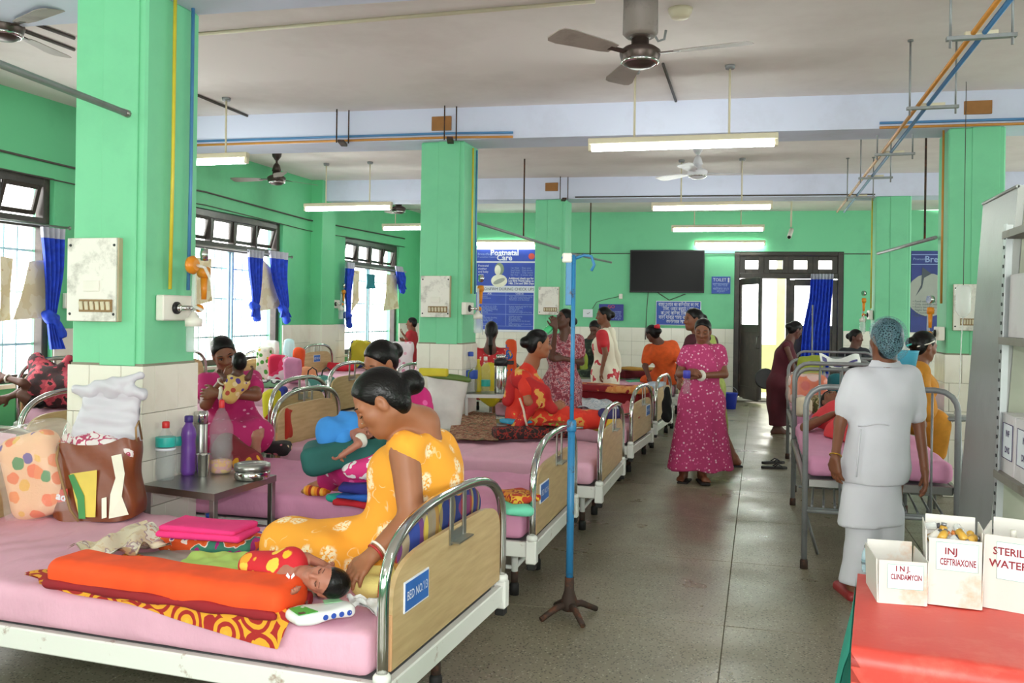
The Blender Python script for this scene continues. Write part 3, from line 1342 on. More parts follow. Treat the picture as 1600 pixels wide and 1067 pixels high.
single('ceiling_hook', MB().tube([hk + np.array([0, 0, 0]), hk + np.array([0, 0, -.1]), hk + np.array([.03, 0, -.15]), hk + np.array([.07, 0, -.14]), hk + np.array([.08, 0, -.08])], .009, 8),
       GREYIRON, 'bent iron hook hanging from the ceiling beside the large fan', 'hook')

# hanging tracks of steel pipe
def track(p, q, drops, label):
    root = thing('hanging_pipe_track', label, 'pipe', q)
    part('pipe', MB().tube([p, q], .018, 8), GREYIRON, root)
    part('end_cap', MB().tube([np.asarray(q) - (np.asarray(q) - np.asarray(p)) * .01, q], .021, 8), STEEL, root)
    for d in drops:
        m_ = np.asarray(p) + (np.asarray(q) - np.asarray(p)) * d
        part('drop_rod', MB().tube([m_, (m_[0], m_[1], ZC)], .01, 8), RUST, root)


a = D(0, 118, 2.9)
a = np.array([-2.95, .8, 2.62])
track(a, D(200, 178, 4.6), (.2,), 'grey steel pipe ending in front of the nearest green column')
track(D(742, 347, 10.3), D(873, 388, 12.6), (.53,), 'rusty hanging pipe with one drop rod before the blue poster')
track(D(892, 396, 14.2), D(955, 410, 15.8), (.45,), 'thin hanging pipe near the top of the blue stand')
track(D(1462, 371, 8.2), D(1372, 396, 11.0), (.15,), 'hanging pipe left of the right-hand green column')

# gas pipes overhead on the right, on hangers
def pipe(pts, r, m, label, n=8, name='gas_pipe', cat='pipe', group=None):
    return single(name, MB().tube(pts, r, n), m, label, cat, group)


za = 3.08
pa, pb = G(1560, 0, za), G(1308, 331, za)
pa2, pb2 = G(1578, 0, za), G(1319, 331, za)
pa, pa2 = pa + (pa - pb) * .25, pa2 + (pa2 - pb2) * .25
pipe([pa, pb], .014, ORANGEPIPE, 'orange gas pipe running down the room under the ceiling')
pipe([pa2, pb2], .014, BLUEPIPE, 'blue gas pipe running beside the orange one under the ceiling')
for k, (u, v) in enumerate(((1533, 58), (1457, 168), (1398, 241), (1368, 278), (1344, 308))):
    c = G(u, v, za - .02)
    root = thing('pipe_hanger', 'steel hanger with two rods carrying the gas pipes, %s from the camera' % ('first', 'second', 'third', 'fourth', 'fifth')[k], 'hanger', c, 'pipe hangers')
    part('cross_bar', MB().box(c, (.17, .02, .01)), GREYIRON, root)
    part('saddle', MB().box(c + np.array([0, 0, .02]), (.08, .018, .01)), CREAMP, root)
    for s in (-1, 1):
        part('rod', MB().tube([c + np.array([s * .15, 0, -.05]), (c[0] + s * .15, c[1], ZC)], .007, 6), GREYIRON, root)
        part('anchor', MB().lathe([(.02, ZC - .012), (.02, ZC)], 8, (c[0] + s * .15, c[1], 0)), GREYIRON, root)


def on_beam(row, X, z):
    return np.array([X, skew_y(row, X) - .088, z])


pipe([on_beam(2, -6.4, 3.245), on_beam(2, -2.9, 3.26), on_beam(2, -2.3, 3.25)], .012, ORANGEPIPE, 'orange gas pipe along the foot of the middle beam, left side')
pipe([on_beam(2, -6.4, 3.285), on_beam(2, -2.9, 3.30), on_beam(2, -2.3, 3.29)], .012, BLUEPIPE, 'blue gas pipe along the foot of the middle beam, left side')
pipe([on_beam(2, 1.0, 3.245), on_beam(2, 3.9, 3.25)], .012, ORANGEPIPE, 'orange gas pipe along the beam above the right-hand green column')
pipe([on_beam(2, 1.0, 3.285), on_beam(2, 3.9, 3.29)], .012, BLUEPIPE, 'blue gas pipe along the beam above the right-hand green column')
pipe([on_beam(3, -2.6, 3.26), on_beam(3, 1.5, 3.26)], .01, CABLE, 'thin dark conduit along the foot of the far beam')
pipe([(-3.085, 4.20, 3.24), (-3.085, 4.20, 2.3), (-3.085, 4.19, 1.66)], .010, YELPIPE, 'yellow pipe running down the side of the nearest green column')
pipe([(-3.085, 4.36, 3.24), (-3.085, 4.36, 2.3), (-3.085, 4.35, 1.66)], .010, BLUEPIPE, 'pale blue pipe running down the side of the nearest green column')
pipe([(-2.775, 8.5, 3.2), (-2.775, 8.5, 1.75)], .010, YELPIPE, 'yellow pipe down the side of the second left column')
pipe([(-2.775, 8.62, 3.2), (-2.775, 8.62, 1.75)], .010, BLUEPIPE, 'blue pipe down the side of the second left column')
pipe([(1.555, 8.70, 3.24), (1.555, 8.70, 1.7)], .010, ORANGEPIPE, 'orange pipe down the edge of the right-hand green column')
pipe([(1.495, 13.4, 3.24), (1.495, 13.4, 1.7)], .010, YELPIPE, 'yellow pipe down the edge of the far right green column')
for k, (p, q) in enumerate((((305, 54), (930, 2)), ((306, 148), (408, 190)), ((0, 18), (116, 60)), ((20, 42), (116, 78)), ((1036, 100), (1056, 158)))):
    a, b = G(*p, ZC - .012), G(*q, ZC - .012)
    pipe([a, b], .013, CABLE if k else CREAMP, ('long pale conduit across the ceiling left of the large fan', 'dark conduit on the ceiling right of the nearest column',
         'thick dark conduit on the ceiling at the upper left', 'thin dark conduit on the ceiling at the upper left', 'short conduit from the large fan to the beam')[k], 6, 'ceiling_conduit', 'conduit')
for k, (X, row) in enumerate(((-4.0, 2), (-2.9, 2), (-2.75, 3), (3.4, 2))):
    c = on_beam(row, X, 3.22) + np.array([0, -.06, 0])
    root = thing('pipe_bracket', 'rusty iron bracket with two rods on the beam %s' % ('between the left columns and the wall', 'above the second left column', 'above the third left column', 'right of the right-hand column')[k], 'bracket', c)
    part('foot_bar', MB().box(c, (.03, .12, .012), rotz(.3)), RUST, root)
    for s in (-1, 1):
        part('rod', MB().tube([c + np.array([s * .05, s * .03, 0]), c + np.array([s * .05, s * .03, ZC - 3.22])], .007, 6), RUST, root)
lw = [(XL + .02, 4.6, 2.98), (XL + .02, 7.5, 2.94), (XL + .02, 9.6, 3.0), (XL + .02, 12.2, 2.93), (XL + .02, 16.0, 2.97)]
pipe(lw, .012, CABLE, 'drooping cable along the left wall above the windows', 6, 'wall_cable', 'cable')
pipe([p + np.array([0, 0, -.16]) for p in map(np.array, lw)], .007, CABLE, 'lower thin cable along the left wall above the windows', 6, 'wall_cable', 'cable')
a = [bwp(s, 2.75, .012) for s in (-6.2, -1, 2.2, 5)]
pipe(a, .008, CABLE, 'thin dark cable running across the back wall below the ceiling', 6, 'wall_cable', 'cable')

# ---------------------------------------------------------------- boxes on the columns
STAIN = dirty('grimy white board', hexc('e9e7df'), hexc('5f5a50'), .55, .5, 7, lo=.52, hi=.68)
SWB = plain('brown switch plate', '8a6a3c', .4)


def switchboard(u0, v0, u1, v1, Y, label):
    a, b = PY(u0, v0, Y - .0), PY(u1, v1, Y)
    y = Y - .03
    c = (a + b) / 2
    w, h = (b[0] - a[0]) / 2, (a[2] - b[2]) / 2
    root = thing('switchboard', label, 'switchboard', (c[0], Y, c[2] - h))
    part('back_box', MB().box((c[0], Y - .02, c[2]), (w, .02, h), bev=.004), plain('aged plaster box', 'b7a98c', .8), root)
    part('cover', MB().box((c[0] - .004, Y - .045, c[2]), (w - .002, .006, h - .002), bev=.002), STAIN, root)
    part('socket_plate', MB().box((c[0], Y - .054, c[2] - h * .15), (w * .32, .005, h * .13), bev=.002), WHITEP, root)
    zp = c[2] - h * .62
    sp = part('switch_plate', MB().box((c[0] + w * .18, Y - .054, zp), (w * .66, .005, h * .15), bev=.002), SWB, root)
    for k in range(6):
        part('switch', MB().box((c[0] + w * (-.36 + .216 * k), Y - .062, zp), (w * .07, .006, h * .1), Matrix.Rotation(.2, 3, 'X'), .002), CREAMP, sp)
    for sx in (-.88, .88):
        for sz in (-.82, .82):
            part('screw', MB().lathe([(.008, 0), (.006, .004)], 8, (c[0] + sx * w, Y - .051, c[2] + sz * h), Matrix.Rotation(pi / 2, 3, 'X')), BLACKP, root)
    return root


switchboard(117, 373, 192, 503, 4.012, 'grimy white switchboard on the nearest green column')
switchboard(661, 431, 705, 496, 8.312, 'white switchboard on the second left green column')
switchboard(843, 448, 874, 492, 12.812, 'small white switchboard on the far left green column')
switchboard(1489, 444, 1527, 517, 8.612, 'white switchboard on the right-hand green column')


# oxygen outlets with flow meter and humidifier bottle
CLEARP = glassy('clear plastic', (.9, .97, .95), .32, .06)
AMBER = plain('amber plastic', 'e08a1e', .35)


def oxygen(p, n, e, label, s=1.0, gauge=True):
    """p on the wall face, n out of the face, e along it"""
    p, n, e = map(lambda q: np.asarray(q, float), (p, n, e))
    z = np.array([0, 0, 1.0])
    root = thing('oxygen_outlet', label, 'outlet', p)
    R = Matrix((vec(e), vec(np.cross(z, e)), V((0, 0, 1)))).transposed()
    part('wall_box', MB().box(p + n * .025, (.11 * s, .025, .055 * s), R, .006), WHITEP, root)
    Rn = vec(n).to_track_quat('Z', 'Y').to_matrix()
    q = p + n * .05 - e * .03
    sk = part('socket', MB().lathe([(.034, 0), (.034, .012), (.026, .016)], 16, q, Rn), BLACKP, root)
    part('socket_core', MB().lathe([(.02, .012), (.02, .03), (.012, .034)], 12, q, Rn), CHROME, sk)
    m_ = p + n * .12 + e * .03
    part('valve', MB().tube([q + n * .03, m_], .014, 10), CHROME, root)
    part('flow_tube', MB().tube([m_ + z * -.02, m_ + z * .2], [.016, .012], 10), CLEARP, root)
    part('knob', MB().lathe([(.0, 0), (.022, .004), (.022, .03), (.012, .036)], 12, m_ + e * .03, vec(e).to_track_quat('Z', 'Y').to_matrix()), AMBER, root)
    part('bottle_lid', MB().lathe([(.045, -.1), (.047, -.06), (.03, -.05), (.012, -.02)], 16, m_), WHITEP, root)
    b = part('humidifier_bottle', MB().lathe([(.036, -.24), (.04, -.235), (.041, -.1)], 16, m_), CLEARP, root)
    part('water', MB().lathe([(.033, -.235), (.036, -.23), (.037, -.165), (0, -.165)], 16, m_), glassy('water', (.8, .9, .95), .3, .03), b)
    part('hose', MB().tube([m_ + e * .07, m_ + e * .12 - z * .02, m_ + e * .15 - z * .12, m_ + e * .16 - z * .26], .007, 8), CLEARP, root)
    if gauge:
        part('regulator', MB().lathe([(.0, -.03), (.03, -.028), (.035, .0), (.03, .025), (.0, .03)], 14, m_ + e * .09 + z * .2, Rn), AMBER, root)
        part('regulator_body', MB().tube([m_ + e * .09 + z * .17, m_ + e * .09 + z * .05], [.02, .014], 10), AMBER, root)
        part('gauge', MB().lathe([(.034, -.02), (.036, 0), (.034, .02)], 16, m_ + e * .09 + z * .3, vec(nrm(n * .5 + e * .3)).to_track_quat('Z', 'Y').to_matrix()), CHROME, root)
    return root


ox1 = oxygen(PX(268, 481, -3.11), EX, EY, 'oxygen outlet with water bottle on the side of the nearest green column', 1.25)
for pts in (((303, 478), (318, 486), (326, 505), (329, 540)), ((306, 414), (320, 418), (331, 440), (335, 480), (330, 540))):
    part('hose', MB().tube([D(u, v, 4.75) for u, v in pts], .009, 8), glassy('clear tubing', (.8, .86, .84), .45, .1), ox1)
part('gauge', MB().lathe([(.045, -.02), (.05, 0), (.03, .02)], 16, D(302, 414, 4.75), Matrix.Rotation(pi / 2, 3, 'Y')), AMBER, ox1)
oxygen(PX(727, 482, -2.79), EX, EY, 'oxygen outlet with amber regulator beside the blue poster', 1.1)
p = PY(1442, 517, 8.75)
oxygen((1.57, 8.72, p[2] - .02), -EX, -EY, 'oxygen outlet with humidifier bottle on the right-hand green column', 1.1)
oxygen((1.51, 13.4, PY(1360, 492, 13.3)[2]), -EX, -EY, 'oxygen outlet with amber gauge on the far right column', 1.2)
oxygen((XL + .01, PX(520, 475, XL)[1], PX(520, 475, XL)[2]), EX, EY, 'oxygen outlet with amber regulator on the left wall by the far window', 1.2)
for (u, v, lab) in ((500, 478, 'small brown switch box on the left wall by the far window'), (106, 470, 'small white socket on the left wall by the nearest window')):
    p = PX(u, v, XL)
    root = thing('wall_socket', lab, 'socket', p)
    part('plate', MB().box(p + EX * .02, (.02, .075, .075), bev=.006), WHITEP, root)
    part('insert', MB().box(p + EX * .044, (.005, .05, .045), bev=.003), SWB if u == 500 else BLACKP, root)

# ---------------------------------------------------------------- back wall: television, posters, signs
TVM = plain('black screen', '060607', .3, var=.05, **{'Specular IOR Level': .15})
s0, z1 = BW(985, 391)
s1, z0 = BW(1100, 458)
root = thing('television', 'large black flat television on the green back wall', 'television', bwp((s0 + s1) / 2, z0, .05))
c = bwp((s0 + s1) / 2, (z0 + z1) / 2, .06)
part('casing', MB().box(c, ((s1 - s0) / 2, .03, (z1 - z0) / 2), RB, .008), BLACKP, root)
part('screen', MB().box(c + BWN * .031, ((s1 - s0) / 2 - .02, .002, (z1 - z0) / 2 - .025), RB), TVM, root)
part('cable', MB().tube([bwp(s0 + .35, z0, .02), bwp(s0 + .33, z0 - .3, .035), bwp(s0 + .31, z0 - .9, .035)], .008, 6), CABLE, root)
part('cable', MB().tube([bwp(s0 + .5, z0 + .02, .02), bwp(s0 + .75, z0 - .14, .02), bwp(s0 + 1.05, z0 - .02, .02)], .008, 6), CABLE, root)

BLUES = plain('blue signboard', '2a4fb0', .45, var=.05)
BLUEP = plain('blue printed panel', '3350b8', .5, var=.08)
WPR = plain('white print', 'e6eaf4', .6, var=0)
LBP = plain('pale blue print', '98aee0', .6, var=0)
GREYP = plain('grey print', 'a9ada6', .6, var=.05)
DKP = plain('dark print', '4c5560', .6, var=0)
REDP = plain('red print', 'd8564a', .6, var=0)


def board(name, u0, v0, u1, v1, m, label, cat, off=.036, th=.01, edge=None):
    a, zt = BW(u0, v0, off)
    b, zb = BW(u1, v1, off)
    root = thing(name, label, cat, bwp((a + b) / 2, zb, off))
    c = bwp((a + b) / 2, (zt + zb) / 2, off)
    if edge:
        part('border', MB().box(c - BWN * .004, ((b - a) / 2 + edge, th, (zt - zb) / 2 + edge), RB, .004), WPR, root)
    part('panel', MB().box(c, ((b - a) / 2, th, (zt - zb) / 2), RB, .003), m, root)

    def at(x, y, d=.012):
        return bwp(a + (b - a) * x, zt + (zb - zt) * y, off + th + d - .01)
    return root, at, b - a, zt - zb


def flat(root, at, x0, y0, x1, y1, m, name='printed_panel', d=.012):
    p = [at(x0, y0, d), at(x1, y0, d), at(x1, y1, d), at(x0, y1, d)]
    return part(name, MB().prism(p, BWN * .0015), m, root)


# the large health poster
root, at, w, h = board('poster', 742, 388, 838, 519, WPR, 'large blue and white health poster on the back wall', 'poster')
flat(root, at, .02, .015, .98, .155, BLUEP)
flat(root, at, .02, .175, .98, .45, BLUEP)
flat(root, at, .02, .53, .95, .975, BLUEP)
text('Postnatal', .155, at(.48, .055, .015), BWE, UP, WPR, root, bold=.004)
text('Care', .155, at(.48, .115, .015), BWE, UP, WPR, root, bold=.004)
text('Breastfeeding', .07, at(.05, .07, .015), BWE, UP, LBP, root, 'LEFT')
text('Promotion Centre', .05, at(.05, .105, .015), BWE, UP, LBP, root, 'LEFT')
em = part('emblem', MB().lathe([(.0, 0), (.062, 0), (.062, .002)], 20, at(.91, .095, .014), (vec(BWN).to_track_quat('Z', 'Y').to_matrix())), REDP, root)
text('CONFIRM DURING CHECK UPS', .075, at(.54, .49, .015), BWE, UP, DKP, root)
for k, t_ in enumerate(('1st Visit :  Day one', '2nd Visit : Day three', '3rd Visit :  Day seven', '4th Visit :  6 weeks after')):
    text(t_, .052, at(.58, .235 + .028 * k, .015), BWE, UP, LBP, root, 'LEFT', fit=w * .36)
for k, t_ in enumerate(('Additional check ups for', 'Low Birth Weight babies on', '14th, 21st and 28th Days')):
    text(t_, .058, at(.75, .36 + .03 * k, .015), BWE, UP, WPR, root, bold=.002, fit=w * .4)
for k, t_ in enumerate(('Postnatal', 'mother', 'and baby', 'visits', 'check', 'list')):
    text(t_, .058, at(.06, .21 + .036 * k, .015), BWE, UP, WPR, root, 'LEFT')
# drawing of a mother and child, plain pale shapes
def disc(cx, cy, rx, ry, m, name, d=.015, a0=0.0):
    pts = []
    for k in range(18):
        t = 2 * pi * k / 18
        x, y = rx * cos(t), ry * sin(t)
        pts.append(at(cx + x * cos(a0) - y * sin(a0), cy + (x * sin(a0) + y * cos(a0)) * w / h, d))
    return part(name, MB().prism(pts, BWN * .001), m, root)


disc(.40, .25, .075, .10, plain('grey green print', '8a9a80', .6), 'drawn_hair', .014)
disc(.375, .262, .05, .08, plain('cream print', 'efefdc', .6), 'drawn_face', .016)
disc(.40, .39, .13, .10, plain('cream print', 'efefdc', .6), 'drawn_shoulders', .015)
disc(.40, .395, .10, .035, GREYP, 'drawn_baby', .017, -.4)
flat(root, at, .51, .53, .515, .93, LBP, 'rule', .013)
for yy in (.56, .67, .79, .93):
    flat(root, at, .02, yy, .95, yy + .004, LBP, 'rule', .013)
text('ASK', .05, at(.25, .545, .015), BWE, UP, WPR, root)
text('CHECK', .05, at(.73, .545, .015), BWE, UP, WPR, root)
rows = [('Mother', 'Complaints'), ('Any fever or chills', 'Passing urine well', 'Any heavy bleeding', 'Pain, swelling', 'Feeding'), ('Baby', 'Is the baby feeding', 'Passing stools', 'Sleeping well', '', 'Any other problem', 'Any danger sign')]
rows2 = [('Pulse, blood pressure, temp', 'and pallor of the mother', 'Abdomen and discharge'), ('Breasts, wounds and legs for signs', 'Uterus, bleeding', 'Lochia smell', 'Counsel on rest', 'Warmth and weight of the baby'), ('Umbilical stump', 'Skin and eyes', 'Breathing rate', 'Attachment at the breast', 'Cry', 'Immunisation and records', 'Next visit date')]
yy = .58
for ra, rb in zip(rows, rows2):
    for k in range(max(len(ra), len(rb))):
        if k < len(ra) and ra[k]:
            text(ra[k], .042, at(.12, yy + .018 * k, .015), BWE, UP, LBP, root, 'LEFT', fit=w * .36)
        if k < len(rb) and rb[k]:
            text(rb[k], .042, at(.56, yy + .018 * k, .015), BWE, UP, LBP, root, 'LEFT', fit=w * .37)
    yy += .115 if yy < .6 else .12

# notice in Bengali
root, at, w, h = board('notice_board', 1026, 471, 1094, 508, BLUES, 'blue notice board with white Bengali writing below the television', 'sign', edge=.012)
for k, t_ in enumerate(('বাচ্চা হওয়ার পর কাউন্টারে কোলে', 'টিকা, ওজন করানো হবে', 'কোলে কাউকে টিকা দেবেন', 'বাড়ি যাবার সময় কার্ড নিয়ে', 'অভিভাবক আসবেন')):
    text(t_, .1, at(.5, .13 + .185 * k, .013), BWE, UP, WPR, root, fit=w * (.92, .7, .8, .9, .55)[k])
root, at, w, h = board('notice_board', 1112, 432, 1141, 459, BLUES, 'small blue toilet sign beside the back door', 'sign')
text('TOILET', .085, at(.43, .2, .013), BWE, UP, WPR, root, fit=w * .7)
part('figure_mark', MB().lathe([(.0, 0), (.018, 0), (.018, .002)], 12, at(.9, .12, .013), vec(BWN).to_track_quat('Z', 'Y').to_matrix()), WPR, root)
flat(root, at, .86, .17, .94, .34, WPR, 'figure_mark', .013)
flat(root, at, .06, .4, .94, .42, LBP, 'rule', .013)
text('শৌচাগার', .075, at(.45, .5, .013), BWE, UP, LBP, root, fit=w * .8)
text('পরিষ্কার রাখুন', .06, at(.5, .72, .013), BWE, UP, LBP, root, fit=w * .85)
text('ধন্যবাদ', .05, at(.5, .86, .013), BWE, UP, LBP, root)
root, at, w, h = board('notice_board', 936, 475, 974, 501, plain('violet blue signboard', '343a96', .45), 'small violet blue notice with red marks left of the television', 'sign')
text('GO', .09, at(.5, .16, .013), BWE, UP, REDP, root)
for k, t_ in enumerate(('নিয়ম', 'হাসপাতাল চত্বরে', 'থুতু ফেলবেন না', 'শিশুকে বুকের দুধ দিন', 'পরিষ্কার রাখুন')):
    text(t_, .052, at(.2, .34 + .135 * k, .013), BWE, UP, LBP, root, 'LEFT', fit=w * .72)
root, at, w, h = board('paper_notice', 911, 483, 926, 496, WPR, 'small white paper notice with a tick on the back wall', 'paper', th=.004)
text('✓', .09, at(.55, .5, .013), BWE, UP, DKP, root)
# poster half hidden by the right-hand column
root, at, w, h = board('poster', 1424, 392, 1480, 520, plain('navy printed panel', '2c3a86', .5), 'tall blue poster with pale oval half hidden by the right column', 'poster')
flat(root, at, .0, .04, 1, .05, LBP, 'rule')
flat(root, at, .0, .16, 1, .17, LBP, 'rule')
text('Breastfeeding', .16, at(.36, .105, .015), BWE, UP, LBP, root, 'LEFT', bold=.003)
text('Promotion', .06, at(.05, .1, .015), BWE, UP, LBP, root, 'LEFT')
disc(.5, .54, .62, .62 * 1.0, GREYP, 'oval_panel', .013)
part('oval_drawing', MB().prism([at(.3, .2, .015), at(.55, .28, .015), at(.35, .33, .015), at(.3, .45, .015), at(.12, .56, .015), at(.27, .42, .015)], BWN * .001), DKP, root)
for k in range(6):
    text(('• Feed within one hour', '• Only mother milk', '• Every two hours', '• Night feeds too', '• Six months', '• Ask the nurse')[k], .055, at(.05, .62 + .035 * k, .016), BWE, UP, DKP, root, 'LEFT')
c = bwp(*BW(970, 463, .04), .04)
single('wall_clip', MB().box(c, (.035, .03, .05), RB, .008), WHITEP, 'small white fitting on the back wall left of the television', 'fitting')
part_ = single('wall_wire', MB().tube([bwp(*BW(x, y, .012), .012) for x, y in ((968, 463), (945, 468), (932, 472), (926, 482))], .005, 6), CABLE, 'thin black wire from the white fitting to the paper notice', 'wire')
c = D(1237, 318, 14.0)
root = thing('security_camera', 'small white camera hanging from the ceiling before the back door', 'camera', D(1236, 372, 14.0))
part('stalk', MB().tube([(c[0], c[1], ZC), D(1236, 355, 14.0)], .014, 8), CREAMP, root)
part('plate', MB().lathe([(.07, ZC - .02), (.07, ZC)], 12, (c[0], c[1], 0)), GREYIRON, root)
cc = D(1235, 366, 14.0)
part('housing', MB().tube([cc + np.array([.02, .1, .08]), cc + np.array([-.02, -.08, -.05])], .035, 12), WHITEP, root)
part('lens', MB().tube([cc + np.array([-.02, -.08, -.05]), cc + np.array([-.022, -.09, -.056])], .026, 12), BLACKP, root)
# ================================================================ beds
def wood():
    t = NT('pale laminated board')
    v_ = t.coords((1.5, 1.5, 14))
    f = t.noise(v_, 3, 4)
    t.color(t.ramp(f, [(.3, hexc('bd9e70')), (.7, hexc('d2b788'))]))
    t.set(.35)
    return t.m


WOODB = wood()
EDGEB = plain('peach edging', 'd9a577', .5)
RUBBER = plain('black rubber', '1b1a19', .7)


def sheet_mat(name, c):
    t = NT(name)
    v_ = t.coords()
    f = t.noise(v_, 3, 5)
    t.color(t.ramp(f, [(.3, tuple(x * .88 for x in hexc(c))), (.7, hexc(c))]))
    t.bump(t.noise(t.coords((6, 2, 3)), 3, 5), .35, .02)
    t.set(.85)
    return t.m


PINK = sheet_mat('pink bed sheet', 'e8b2c8')
PINK2 = sheet_mat('strong pink bed sheet', 'e29bbf')
BLUEL = plain('blue bed label', '2f6fc4', .4)
ZR, ZM = .37, .53            # rail top and mattress top


def hoop_pts(x, W, z0, zs, zt, n=26, ex=2.8):
    pts = [(x, W / 2, z0), (x, W / 2, (z0 + zs) / 2)]
    for i in range(n + 1):
        a = pi * i / n
        c, s = cos(a), sin(a)
        pts.append((x, W / 2 * (1 if c > 0 else -1) * abs(c) ** (2 / ex), zs + (zt - zs) * abs(s) ** (2 / ex)))
    pts += [(x, -W / 2, (z0 + zs) / 2), (x, -W / 2, z0)]
    return pts


BEDS = {}


BEDH = {}


def make_bed(key, foot, ang, L, W, label, sign=None, zfoot=.88, zhead=.96, group='white framed hospital beds', raise_=0.0, head=True):
    ZR = globals()['ZR'] + raise_
    zfoot, zhead = zfoot + raise_, zhead + raise_
    BEDH[key] = raise_
    root = thing('hospital_bed', label, 'bed', (foot[0], foot[1], 0), group, radians(ang))
    h = W / 2
    for s in (1, -1):
        part('side_rail', MB().box((L / 2, s * (h - .02), ZR - .04), (L / 2 - .03, .018, .04), bev=.005), WHITEPAINT, root)
    for x, nm in ((.0, 'foot'), (L, 'head')):
        part(nm + '_rail', MB().box((x, 0, ZR - .04), (.018, h - .03, .04), bev=.005), WHITEPAINT, root)
        for s in (1, -1):
            p = part('corner_post', MB().box((x, s * h, ZR - .045), (.028, .028, .06), bev=.006), WHITEPAINT, root)
            part('post_cap', MB().box((x, s * h, ZR - .12), (.022, .022, .016), bev=.004), RUBBER, p)
    for x in (.17, L - .35):
        for s in (1, -1):
            l_ = part('leg', MB().tube([(x, s * .26, ZR - .05), (x, s * .26, .06)], .019, 10), WHITEPAINT, root)
            part('rubber_foot', MB().lathe([(.026, 0), (.027, .055), (.02, .07)], 12, (x, s * .26, 0)), RUBBER, l_)
            part('rust_band', MB().lathe([(.0205, .07), (.0205, .13)], 12, (x, s * .26, 0)), RUST, l_)
        part('cross_bar', MB().tube([(x, .26, .15), (x, -.26, .15)], .014, 8), WHITEPAINT, root)
    for s in (1, -1):
        part('stretcher', MB().tube([(.17, s * .26, .15), (L - .35, s * .26, .15)], .012, 8), WHITEPAINT, root)
    part('base_panel', MB().box((L / 2, 0, ZR - .012), (L / 2 - .03, h - .05, .008)), GREYIRON, root)
    for x, zt, nm in ((0, zfoot, 'foot'), (L, zhead, 'head'))[:2 if head else 1]:
        d = -1 if x == 0 else 1
        zs = zt - .26
        hp = part(nm + '_hoop', MB().tube(hoop_pts(x, W, ZR, zs, zt), .019, 12), CHROME, root)
        for s in (1, -1):
            part('collar', MB().lathe([(.03, 0), (.03, .02), (.021, .03)], 12, (x, s * h, ZR + .012)), WHITEPAINT, hp)
        n = 20
        y0 = h - .05
        top = []
        for i in range(n + 1):
            a = pi * i / n
            c, s = cos(a), sin(a)
            top.append((x - .009, y0 * (1 if c > 0 else -1) * abs(c) ** (2 / 5), zs - .04 + (.17 if nm == 'foot' else .2) * abs(s) ** (2 / 3.2)))
        poly = [(x - .009, y0, ZR + .03)] + top + [(x - .009, -y0, ZR + .03)]
        b = part(nm + '_board', MB().prism(poly, (.018, 0, 0)), WOODB, root)
        part('edge_band', MB().box((x, y0 + .004, (ZR + .03 + zs - .04) / 2), (.011, .006, (zs - .04 - ZR - .03) / 2), bev=.003), EDGEB, b)
        zt2 = zs + .10
        cb = part('card_holder', MB().box((x + d * .012, -.02, zt2), (.003, .075, .018)), STEEL, b)
        part('holder_strap', MB().box((x + d * .014, -.085, zt2 + .06), (.003, .014, .09)), STEEL, cb)
        part('holder_strap', MB().box((x + d * .014, .045, zt2 + .06), (.003, .014, .09)), STEEL, cb)
        part('holder_lip', MB().box((x + d * .03, -.02, zt2 - .02), (.02, .075, .003)), STEEL, cb)
        if sign and (nm == 'foot') == (sign[1] == 'foot'):
            sx = x + d * (.0115 if sign[1] != 'head_in' else -.0115)
            yc, zc = sign[2], sign[3]
            sb = part('bed_sign', MB().box((sx, yc, zc), (.0025, .10, .052), bev=.001), WPR, b)
            pl = part('sign_panel', MB().box((sx + d * .0025 * (-1 if sign[1] == 'head_in' else 1), yc, zc), (.0012, .094, .046)), BLUEL, b)
            dd = d * (-1 if sign[1] == 'head_in' else 1)
            text(sign[0], .043, (sx + dd * .0046, yc, zc), (0, dd, 0), (0, 0, 1), WPR, b, squeeze=.9, fit=.165)
    BEDS[key] = (np.array([foot[0], foot[1], 0.0]), npm(rotz(radians(ang))), L, W)
    return root


def bl(key, x, y, z=ZM):
    """a point on bed key: x from the foot, y towards the near side"""
    o, R, L, W = BEDS[key]
    return o + R @ np.array([x, y, 0]) + np.array([0, 0, z])


def mattress(key, m, label, seed=0, hang=0.0):
    o, R, L, W = BEDS[key]
    ZR, ZM = globals()['ZR'] + BEDH[key], globals()['ZM'] + BEDH[key]
    c = bl(key, L / 2, 0, (ZM + ZR) / 2)
    hz = (ZM - ZR) / 2
    pr = [rbox(c + np.array([0, 0, .003]), (L / 2 - .045, W / 2 + .003, hz - .003), R, .036, 0)]

    def disp(X, Y, Z):
        up = np.clip((Z - ZR - .02) / .1, 0, 1)
        return (up * (.005 * np.sin(X * 9 + Y * 5 + seed) * np.sin(Y * 11 - X * 3) + .003 * np.sin(X * 31 + 4 * np.sin(Y * 7 + seed))) + .002).astype(np.float32)
    return soft('mattress', pr, .022, m, label, 'mattress', 'pink sheeted mattresses' if False else None, disp)


A = 174.0
make_bed('b13', (-1.105, 3.20), 177.2, 2.55, 1.16, 'chrome and wood hospital bed marked BED NO. 13, nearest the camera', ("BED NO.'13", 'foot', .35, .61))
mattress('b13', PINK, 'pink sheeted mattress on the nearest bed, carrying the baby in red', 0)
make_bed('b14', (-1.12, 5.05), 180.3, 2.9, 1.12, 'chrome and wood hospital bed with blue sign, second along the left row', ("BED NO.'14", 'foot', .34, .60))
mattress('b14', PINK2, 'pink sheeted mattress on the second bed, behind the woman in yellow', 1)
make_bed('b15', (-1.05, 6.65), 180.5, 2.5, 1.12, 'hospital bed third along the left row, under the woman in red saree', None, .88, .92)
mattress('b15', PINK, 'pink sheeted mattress under the seated woman in the red saree', 2)
make_bed('b16', (-1.08, 8.64), 177, 1.15, 1.08, 'hospital bed fourth along the left row, with a small blue sign', ("BED NO.'16", 'foot', -.28, .62), head=False)
